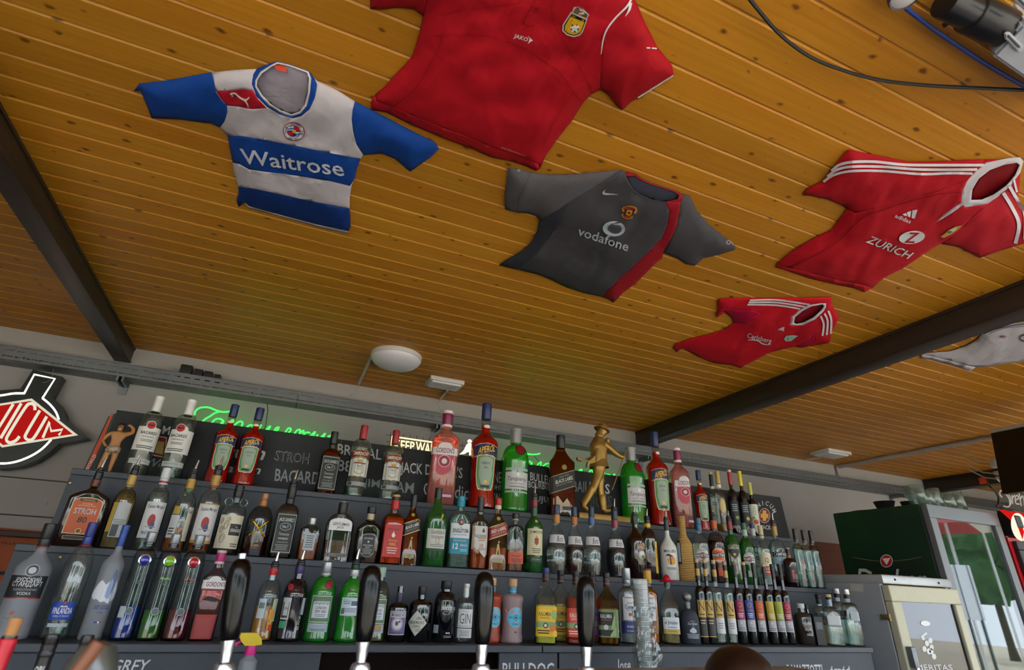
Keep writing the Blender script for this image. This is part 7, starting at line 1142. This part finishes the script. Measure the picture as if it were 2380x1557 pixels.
# gold walking gentleman (plain, featureless statuette) on a plinth
goldm = P('#9a7a3c', .42, .6, var=.1, scale=20.); Yg = SY[2] + .075
Xp0, Xp1 = solve_x(1347, Yg - .04, SZ[2]), solve_x(1466, Yg - .04, SZ[2]); pz = solve_z(1190, Xp0, Yg - .04) - SZ[2]
Xg = (Xp0 + Xp1) / 2; gs = thing('gold_statuette', 'gold statuette of a striding man with hat and walking stick', 'statuette', (Xg, Yg, SZ[2] + .001))
hw = (Xp1 - Xp0) / 2; mb = MB(); mb.box(-hw, hw, -.04, .03, 0, pz, goldm, .003); mb.build('plinth', gs)
Xt = solve_x(1398, Yg, SZ[2] + pz); Ht = solve_z(988, Xt, Yg) - SZ[2] - pz; off_ = Xt - Xg; k = Ht / .33
sv = Vector((off_ - .006, 0, pz))
gx = lambda px, py: (at_y(px, py, Yg) - Vector((Xg, Yg, SZ[2] + .001)))
def GJ(px, py, y, r): p = gx(px, py); return ((p.x, y, p.z), r * k * (1.4 if py < 1080 else 1.1))
c7p = lambda x, y: c7(x, y)
J = [GJ(*c7p(1665, 800), 0, (.022)), GJ(*c7p(1660, 700), 0, .022), GJ(*c7p(1650, 580), 0, .024), GJ(*c7p(1660, 490), 0, .016), GJ(*c7p(1680, 440), -.002, .011), GJ(*c7p(1705, 420), -.002, .016), GJ(*c7p(1712, 395), -.002, .015),
     GJ(*c7p(1690, 560), -.025, .012), GJ(*c7p(1770, 640), -.035, .010), GJ(*c7p(1830, 700), -.04, .008), GJ(*c7p(1885, 728), -.04, .0065), GJ(*c7p(1915, 728), -.04, .007),
     GJ(*c7p(1700, 530), .025, .012), GJ(*c7p(1775, 590), .03, .010), GJ(*c7p(1780, 520), .01, .0075), GJ(*c7p(1770, 490), .0, .007),
     GJ(*c7p(1655, 880), -.012, .020), GJ(*c7p(1600, 1050), -.015, .014), GJ(*c7p(1510, 1200), -.015, .012), GJ(*c7p(1460, 1280), -.015, .010), GJ(*c7p(1530, 1345), -.015, .008),
     GJ(*c7p(1685, 880), .012, .019), GJ(*c7p(1695, 1060), .015, .014), GJ(*c7p(1720, 1220), .015, .012), GJ(*c7p(1745, 1345), .015, .010), GJ(*c7p(1840, 1325), .015, .007)]
skin_body('figure', J, [(0, 1), (1, 2), (2, 3), (3, 4), (4, 5), (5, 6), (2, 7), (7, 8), (8, 9), (9, 10), (10, 11), (2, 12), (12, 13), (13, 14), (14, 15), (0, 16), (16, 17), (17, 18), (18, 19), (19, 20), (0, 21), (21, 22), (22, 23), (23, 24), (24, 25)], goldm, gs)
p = gx(*c7p(1702, 395)); ax = (gx(*c7p(1714, 350)) - p).normalized()
mb = MB(); mb.lathe([(.001, .0), (.030 * k, -.002), (.031 * k, .001), (.019 * k, .004), (.0175 * k, .010), (.0185 * k, .026), (.018 * k, .028), (.001, .029)], goldm, 28, c=p, axis=(ax.x, 0, ax.z)); mb.build('hat', gs)
p1, p2 = gx(*c7p(1655, 560)), gx(*c7p(1672, 840)); ax = p2 - p1; ln = ax.length
mb = MB(); mb.lathe([(.012 * k, -ln * .18), (.024 * k, -ln * .10), (.031 * k, ln * .04), (.032 * k, ln * .2), (.027 * k, ln * .5), (.030 * k, ln * .72), (.037 * k, ln), (.035 * k, ln), (.027 * k, ln * .72), (.023 * k, ln * .5)], goldm, 24, c=p1, axis=ax, caps=False); mb.build('coat', gs)
for a_, b_, yy in (((1620, 1010), (1468, 1268), -.015), ((1700, 1070), (1738, 1320), .015)):
    q1, q2 = gx(*c7p(*a_)) + Vector((0, yy, 0)), gx(*c7p(*b_)) + Vector((0, yy, 0)); d_ = q2 - q1; l_ = d_.length
    mb = MB(); mb.lathe([(.0178 * k, l_ * .32), (.0182 * k, l_ * .36), (.0150 * k, l_ * .42), (.0145 * k, l_ * .7), (.0125 * k, l_ * .95), (.0130 * k, l_ * 1.04)], goldm, 20, c=q1, axis=d_, caps=False); mb.build('boot', gs)
mb = MB(); e_ = gx(*c7p(1722, 412)); blob(mb, e_, .005 * k, goldm); mb.build('nose', gs)
def tails(nm, pts, y0, y1):
    mb = MB(); q = [gx(*c7p(*p_)) for p_ in pts]; n = len(q); v = [(a.x, y0 + (y1 - y0) * .0, a.z) for a in q] + [(a.x, y1, a.z) for a in q]
    tr_ = tessellate_polygon([[Vector((a.x, a.z, 0)) for a in q]]); mb.add(v, [tuple(t_) for t_ in tr_] + [tuple(n + i for i in t_[::-1]) for t_ in tr_] + [(i, (i + 1) % n, n + (i + 1) % n, n + i) for i in range(n)], goldm); mb.build(nm, gs, smooth=False)
tails('coat_tail', [(1700, 680), (1740, 760), (1720, 800), (1660, 850), (1640, 800), (1600, 790), (1540, 800), (1495, 845), (1510, 780), (1560, 740), (1600, 700)], -.028, -.012); tails('coat_tail', [(1610, 690), (1600, 740), (1540, 735), (1480, 760), (1430, 745), (1425, 712), (1480, 735), (1540, 720)], .006, .024)
mb = MB(); mb.tube([gx(*c7p(1940, 655)) + Vector((0, -.04, 0)), gx(*c7p(1912, 730)) + Vector((0, -.04, 0)), gx(*c7p(1775, 1110)) + Vector((0, -.04, 0))], .0028, goldm, 8); mb.build('walking_stick', gs)
# ================================================================== worktop, bar counter and things in the foreground
CT = EYE - .385
bc = thing('bar_counter', 'dark wooden bar counter carrying the beer taps', 'bar counter', (0, .95, 0)); wdk = P('#3a2416', .4, var=.2, scale=5.)
mb = MB(); mb.box(-2.4, 3.2, -.4, .42, CT - .05, CT, wdk, .006); mb.build('counter_top', bc, smooth=False); mb = MB(); mb.box(-2.3, 3.1, -.25, .35, .001, CT - .051, P('#2c2019', .6), .003); mb.build('counter_front', bc, smooth=False)
wt = thing('back_worktop', 'steel worktop in front of the back bar', 'worktop', (0, 1.85, 0)); WT = EYE - .42
mb = MB(); mb.box(SX0 - .3, SX1, -.22, .185, WT - .04, WT, silver, .004); mb.build('top', wt, smooth=False); mb = MB(); mb.box(SX0 - .3, SX1, -.18, .18, .001, WT - .041, P('#4a4e52', .5)); mb.build('cabinet', wt, smooth=False)
# beer taps
YT = 1.15; tw = thing('beer_tap_tower', 'horizontal beer tower with four black handled taps', 'beer tower', (.25, YT, CT))
zt_ = solve_z(1556, .95, YT); zb = zt_ - CT; ch2 = P('#b9bec6', .2, .9, var=.03)
mb = MB(); mb.box(-.45, 1.05, -.05, .05, zb - .07, zb, P('#7a6a58', .35, .3), .012); mb.build('crossbar', tw)
for x in (-.38, .3, .9): mb = MB(); mb.lathe([(.06, 0.001), (.06, .012), (.035, .02), (.032, zb - .06)], ch2, 24, c=(x, 0, 0)); mb.build('column', tw)
hm = P('#060708', .17, var=0., spec=.28)
for i, (bx, by, tx, ty) in enumerate(((522, 1545, 562, 1297), (838, 1545, 866, 1313), (1118, 1548, 1127, 1328), (1363, 1552, 1361, 1338))):
    b_ = at_y(bx, by, YT - .03); t_ = at_y(tx, ty, YT - .03); o_ = Vector((.25, YT, CT)); b_ -= o_; t_ -= o_; ax = (t_ - b_); ln = ax.length; ax.normalize()
    tp = thing('tap_handle', None, None, b_); tp.parent = tw
    w_ = (31., 28., 25.5, 24.)[i] * depth(b_ + o_) / F * (.9, .95, 1., 1.)[i]
    mb = MB(); mb.lathe([(w_ * .62, ln * .22), (w_ * .74, ln * .25), (w_ * .86, ln * .40), (w_ * .97, ln * .62), (w_ * .98, ln * .80), (w_ * .90, ln * .90), (w_ * .70, ln * .965), (w_ * .35, ln * .995), (.0005, ln)], hm, 32, axis=ax); mb.build('grip', tp)
    mb = MB(); mb.lathe([(w_ * .44, .002), (w_ * .40, ln * .03), (w_ * .55, ln * .14), (w_ * .60, ln * .22)], ch2, 28, axis=ax); mb.build('ferrule', tp)
    mb = MB(); mb.lathe([(w_ * .72, -.045), (w_ * .86, -.02), (w_ * .88, -.006), (w_ * .74, .002), (w_ * .5, .004)], ch2, 28, axis=ax); mb.build('collar', tp)
    if i == 0: mb = MB(); mb.lathe([(w_ * .34, 0), (w_ * .36, ln * .05), (w_ * .30, ln * .05)], ch2, 20, c=ax * ln * .995, axis=ax); mb.build('top_cap', tp)
# spray bottle
YSp = 1.85; o_ = at_y(572, 1560, YSp); o_.z = WT + .001
sb = thing('spray_bottle', 'spray bottle with yellow trigger head and pink collar', 'spray bottle', o_, None, .1); q = lambda px, py: at_y(px, py, YSp) - o_
zc0 = q(575, 1521).z; zc1 = q(578, 1498).z; wB = 24 * depth(o_) / F
mb = MB(); mb.lathe([(wB * .95, 0), (wB, .008), (wB * .98, zc0 * .7), (wB * .86, zc0 - .014), (wB * .5, zc0 - .004), (wB * .48, zc0)], L('#c3ccd8', .6, .25), 28); mb.build('body', sb)
mb = MB(); mb.lathe([(wB * .56, zc0), (wB * .58, zc0 + .003), (wB * .5, zc1), (wB * .4, zc1 + .002)], P('#d81a86', .4), 24); mb.build('collar', sb)
yl = P('#d8c01a', .35); mb = MB(); pts = [q(*p_) for p_ in ((556, 1480), (560, 1470), (598, 1470), (607, 1484), (608, 1497), (588, 1500), (568, 1499), (560, 1490))]; n = len(pts); mb.add([(p_.x, -.014, p_.z) for p_ in pts] + [(p_.x, .014, p_.z) for p_ in pts], [tuple(range(n)), tuple(range(2 * n - 1, n - 1, -1))] + [(i, n + i, n + (i + 1) % n, (i + 1) % n) for i in range(n)], yl); mb.build('trigger_head', sb, smooth=False)
mb = MB(); a = q(557, 1490); mb.tube([(a.x + .004, 0, a.z), (a.x - .006, 0, a.z - .006), (a.x - .008, 0, a.z - .012)], .004, P('#d81a86', .4), 8); mb.build('trigger', sb)
# stack of plastic cups in a bag
YCu = 1.86; o_ = at_y(1500, 1560, YCu); o_.z = WT + .001; q = lambda px, py: at_y(px, py, YCu) - o_
zt = q(1500, 1346).z; rc = 20.5 * depth(o_) / F; pl = G('#e6eeee', '#9fb0b2', .05, .28)
cs = thing('cup_stack', 'tall stack of clear plastic cups in a crumpled bag', 'cup stack', o_)
ncup = 26
for i in range(ncup):
    z0 = zt * .02 + (zt * .98 - .075) * i / (ncup - 1)
    mb = MB(); mb.lathe([(rc * .72, z0), (rc * .74, z0 + .001), (rc * .97, z0 + .070), (rc * 1.03, z0 + .0715), (rc * 1.03, z0 + .074), (rc * .98, z0 + .0745)], pl, 20, caps=False); mb.build('plastic_cup', cs)
mb = MB(); rings = []; nj, ni = 34, 44
for j in range(nj):
    z = zt * .80 * j / (nj - 1); ring = []
    for i in range(ni):
        a = 2 * math.pi * i / ni; ca, sa = math.cos(a), math.sin(a)
        b_ = noise.noise(Vector((ca * 3.2, sa * 3.2, z * 26))) * .30 + noise.noise(Vector((ca * 7, sa * 7, z * 60 + 9))) * .16
        e = 1.5 * rc * max(0, ca) ** 2 * math.exp(-((z - zt * .17) / (.07 * zt)) ** 2) + .9 * rc * max(0, ca) * math.exp(-((z - zt * .45) / (.2 * zt)) ** 2)
        r_ = rc * (1.22 + .12 * math.sin(j * .4)) * (1 + b_) + e; r_ = max(r_, rc * 1.05); ring.append((r_ * ca, r_ * sa * .8, z + .008 * noise.noise(Vector((ca * 2, sa * 2, 3 + j * .3)))))
    rings.append(ring)
loft(rings, G('#f0f5f5', '#c2cccd', .05, .03), mb, cap=False); mb.build('plastic_bag', cs, smooth=False)
# wine bottles at the left foreground
def wine(label, tx, ty, r_px, Y, caprgb, cork, letters=None, screw=False):
    tp = at_y(tx, ty, Y); o = Vector((tp.x, Y, CT + .001)); h = tp.z - o.z; t = thing('wine_bottle', label, 'bottle', o, 'wine bottles on the bar counter'); rn = r_px * depth(tp) / F
    hn = h - (.021 if cork else 0)
    MB().lathe([(.034, 0), (.037, .004), (.0375, hn * .58), (.034, hn * .66), (rn * .95, hn * .78), (rn * .9, hn * .985), (rn * 1.0, hn * .99), (rn * .95, hn)], P('#0c0f0e', .08, var=0., coat=.5), 32).build('glass', t)
    if caprgb: MB().lathe([(rn * 1.0, hn * .76), (rn * 1.02, hn * .80), (rn * 1.02, hn * .93), (rn * 1.1, hn * .945), (rn * 1.1, hn * .985), (rn * .95, hn * .99)], P(caprgb, .35), 28).build('capsule', t)
    if screw: MB().lathe([(rn * 1.05, hn * .90), (rn * 1.12, hn * .905), (rn * 1.12, hn * .925), (rn * 1.02, hn * .93), (rn * 1.02, hn * .95), (rn * 1.1, hn * .955), (rn * 1.1, hn * .985), (rn * 1.0, hn * 1.0)], P('#15161a', .3), 28).build('neck_threads', t)
    if cork: MB().lathe([(rn * .72, hn - .004), (rn * .78, hn + .004), (rn * .86, h - .002), (rn * .82, h)], P('#a87848', .8, var=.2, scale=80., bump=.4), 20).build('cork', t)
    MB().lathe([(.0378, h * .15), (.0378, h * .48)], P('#c9c2b0', .6), 32, caps=False).build('label', t)
    if letters:
        shp = Shape(dict(p=[(1, 0), (1, 1)], s=2, n=3, rn=1), rn * 1.02, h, 2., 1.); label_mesh(shp, [('t', letters, 0, .845, 1.2, .035, '#c9ccd0', .04)]).build('lettering', t)
wine('wine bottle with bright red capsule and loose cork', 40, 1436, 15, 1.02, '#b8142c', True)
wine('black necked wine bottle with white letters beside the red capsule bottle', 124, 1474, 14, 1.13, '#15161b', False, 'ORI', True)
wine('open black bottle neck behind the blurred wooden paddle', 206, 1476, 12, 1.26, None, False, None, True)
# blurred wooden paddle and dark cup close to the camera, glossy dome
Yc = .62; a = at_y(150, 1600, Yc); b = at_y(232, 1492, Yc)
t = thing('wooden_paddle', 'blurred brown wooden paddle standing in a dark cup', 'paddle', Vector((a.x, a.y, CT + .002))); oo = t.location.copy(); d_ = (b - a).normalized()
mb = MB(); s0 = Vector((a.x, a.y, a.z)) - oo; base_ = s0 - d_ * (s0.z / d_.z) * .99; mb.tube([base_, s0, b - oo], [.005, .0055, .006], P('#6a3c24', .5, var=.2), 12); mb.build('shaft', t)
pc_ = at_y(232, 1492, .70); cu2 = thing('dark_cup', 'dark cup with grey translucent rim at the lower edge', 'cup', Vector((pc_.x, .70, CT + .001))); hh = pc_.z - CT
MB().lathe([(.020, 0), (.022, .003), (.0235, hh * .86), (.0225, hh * .87)], P('#14120f', .4), 28).build('body', cu2); MB().lathe([(.0225, hh * .86), (.0215, hh * .94), (.014, hh * .99), (.001, hh)], G('#5a625c', '#2a302c', .2, .5), 28).build('lid', cu2)
pd = at_y(1712, 1500, 1.0); dm = thing('dome_lid', 'glossy dark brown dome standing on the bar counter', 'dome', Vector((pd.x, 1.0, CT + .001))); hd = pd.z - CT; Rd = 92 * depth(pd) / F * .86
MB().lathe([(Rd * .98, 0), (Rd, .004), (Rd, hd - Rd * .95), (Rd * 1.03, hd - Rd * .94), (Rd * 1.03, hd - Rd * .9)] , ch2, 40, caps=True).build('base', dm)
MB().lathe([(Rd * math.cos(a_), hd - Rd * .9 + Rd * .9 * math.sin(a_)) for a_ in [i * math.pi / 28 for i in range(14)]] + [(.0005, hd)], P('#1c100c', .3, var=.02), 40).build('dome', dm)
# ================================================================== outside behind the viewer: trees and parasols added for reflections, and the mirrored board
bark = P('#4a3a2a', .9); leafs = [P(h, .8, var=.3, scale=3.) for h in ('#2f5a24', '#3f6e2c', '#264a22')]
def tree(label, x, y, h, r, mi):  # unseen trees, added to put dark green streaks into the glass reflections
    t = thing('tree', label, 'tree', (x, y, -.02), 'trees added outside for reflections'); MB().lathe([(.16, 0), (.12, .4), (.10, h * .55), (.05, h * .8)], bark, 10).build('trunk', t)
    bm = bmesh.new(); rnd = random.Random(int(x * 10))
    for k in range(16):
        c = Vector((rnd.uniform(-.6, .6) * r, rnd.uniform(-.6, .6) * r, h * .62 + rnd.uniform(-.35, .5) * r)); rr = r * rnd.uniform(.32, .5)
        res = bmesh.ops.create_icosphere(bm, subdivisions=3, radius=rr)
        for v in res['verts']: v.co = v.co * (1 + .35 * noise.noise(v.co * 3.5 + c)) + c
    me = bpy.data.meshes.new('crown'); bm.to_mesh(me); bm.free(); me.materials.append(leafs[mi]); o = link('crown', me, t); tag(o, kind='stuff')
for i, (x, y, h, r) in enumerate(((-9, -9, 4.6, 1.7), (-4.6, -10.5, 5.2, 1.9), (.8, -9.5, 4.4, 1.6), (4.6, -11.5, 5.4, 2.0), (10.5, -10, 4.8, 1.8), (16, -8.5, 5.0, 1.9), (25, -9, 5.2, 2.1))):
    tree('leafy tree added behind the viewer for reflections, number %s from the sign end' % ('one', 'two', 'three', 'four', 'five', 'six', 'seven')[i], x, y, h, r, i % 3)
dY = gyf - .045
def refl(px, py, dist):
    d = at_y(px, py, dY); v = ray(px, py); v = Vector((v.x, -v.y, v.z)).normalized(); return d + v * dist
a, b, c = refl(2212, 1312, 9), refl(2255, 1312, 9), refl(2240, 1440, 9)
wbd = thing('whiteboard', 'white board standing outside, mirrored in the green fridge door', 'board', (a.x, a.y, 0)); ex = (b - a); ex.z = 0; wl = ex.length; rz_ = math.atan2(ex.y, ex.x); wbd.rotation_euler = (0, 0, rz_)
mb = MB(); mb.box(0, wl, -.02, .02, max(.5, c.z), a.z, P('#e8e8ea', .5), .004); mb.build('panel', wbd, smooth=False)
for x in (.05, wl - .05): mb = MB(); mb.tube([(x, 0, -.02), (x, 0, a.z + .03)], .025, P('#3a3c40', .5), 8); mb.build('leg', wbd)
for i, (px, dist, cc) in enumerate(((2200, 12, '#b03038'), (2280, 16.5, '#c03a44'))):  # unseen parasols, added to give the fridge door red canopies to reflect
    p = refl(px, 1215, dist); t = thing('parasol', ('red and white parasol added for reflections beside the board', 'red and white parasol added for reflections beyond the board')[i], 'parasol', (p.x, p.y, -.02), 'parasols added outside for reflections')
    MB().tube([(0, 0, 0), (0, 0, p.z + .5)], .03, P('#dcdcdc', .4), 10).build('pole', t)
    for s_ in range(8):
        mb = MB(); a0, a1 = s_ * math.pi / 4, (s_ + 1) * math.pi / 4; R_ = 1.3
        mb.add([(0, 0, p.z + .5), (R_ * math.cos(a0), R_ * math.sin(a0), p.z - .1), (R_ * math.cos(a1), R_ * math.sin(a1), p.z - .1)], [(0, 1, 2)], P(cc if s_ % 2 else '#e4e2e0', .7)); o = mb.build('canopy_panel', t, smooth=False); o.modifiers.new('t', 'SOLIDIFY').thickness = .01
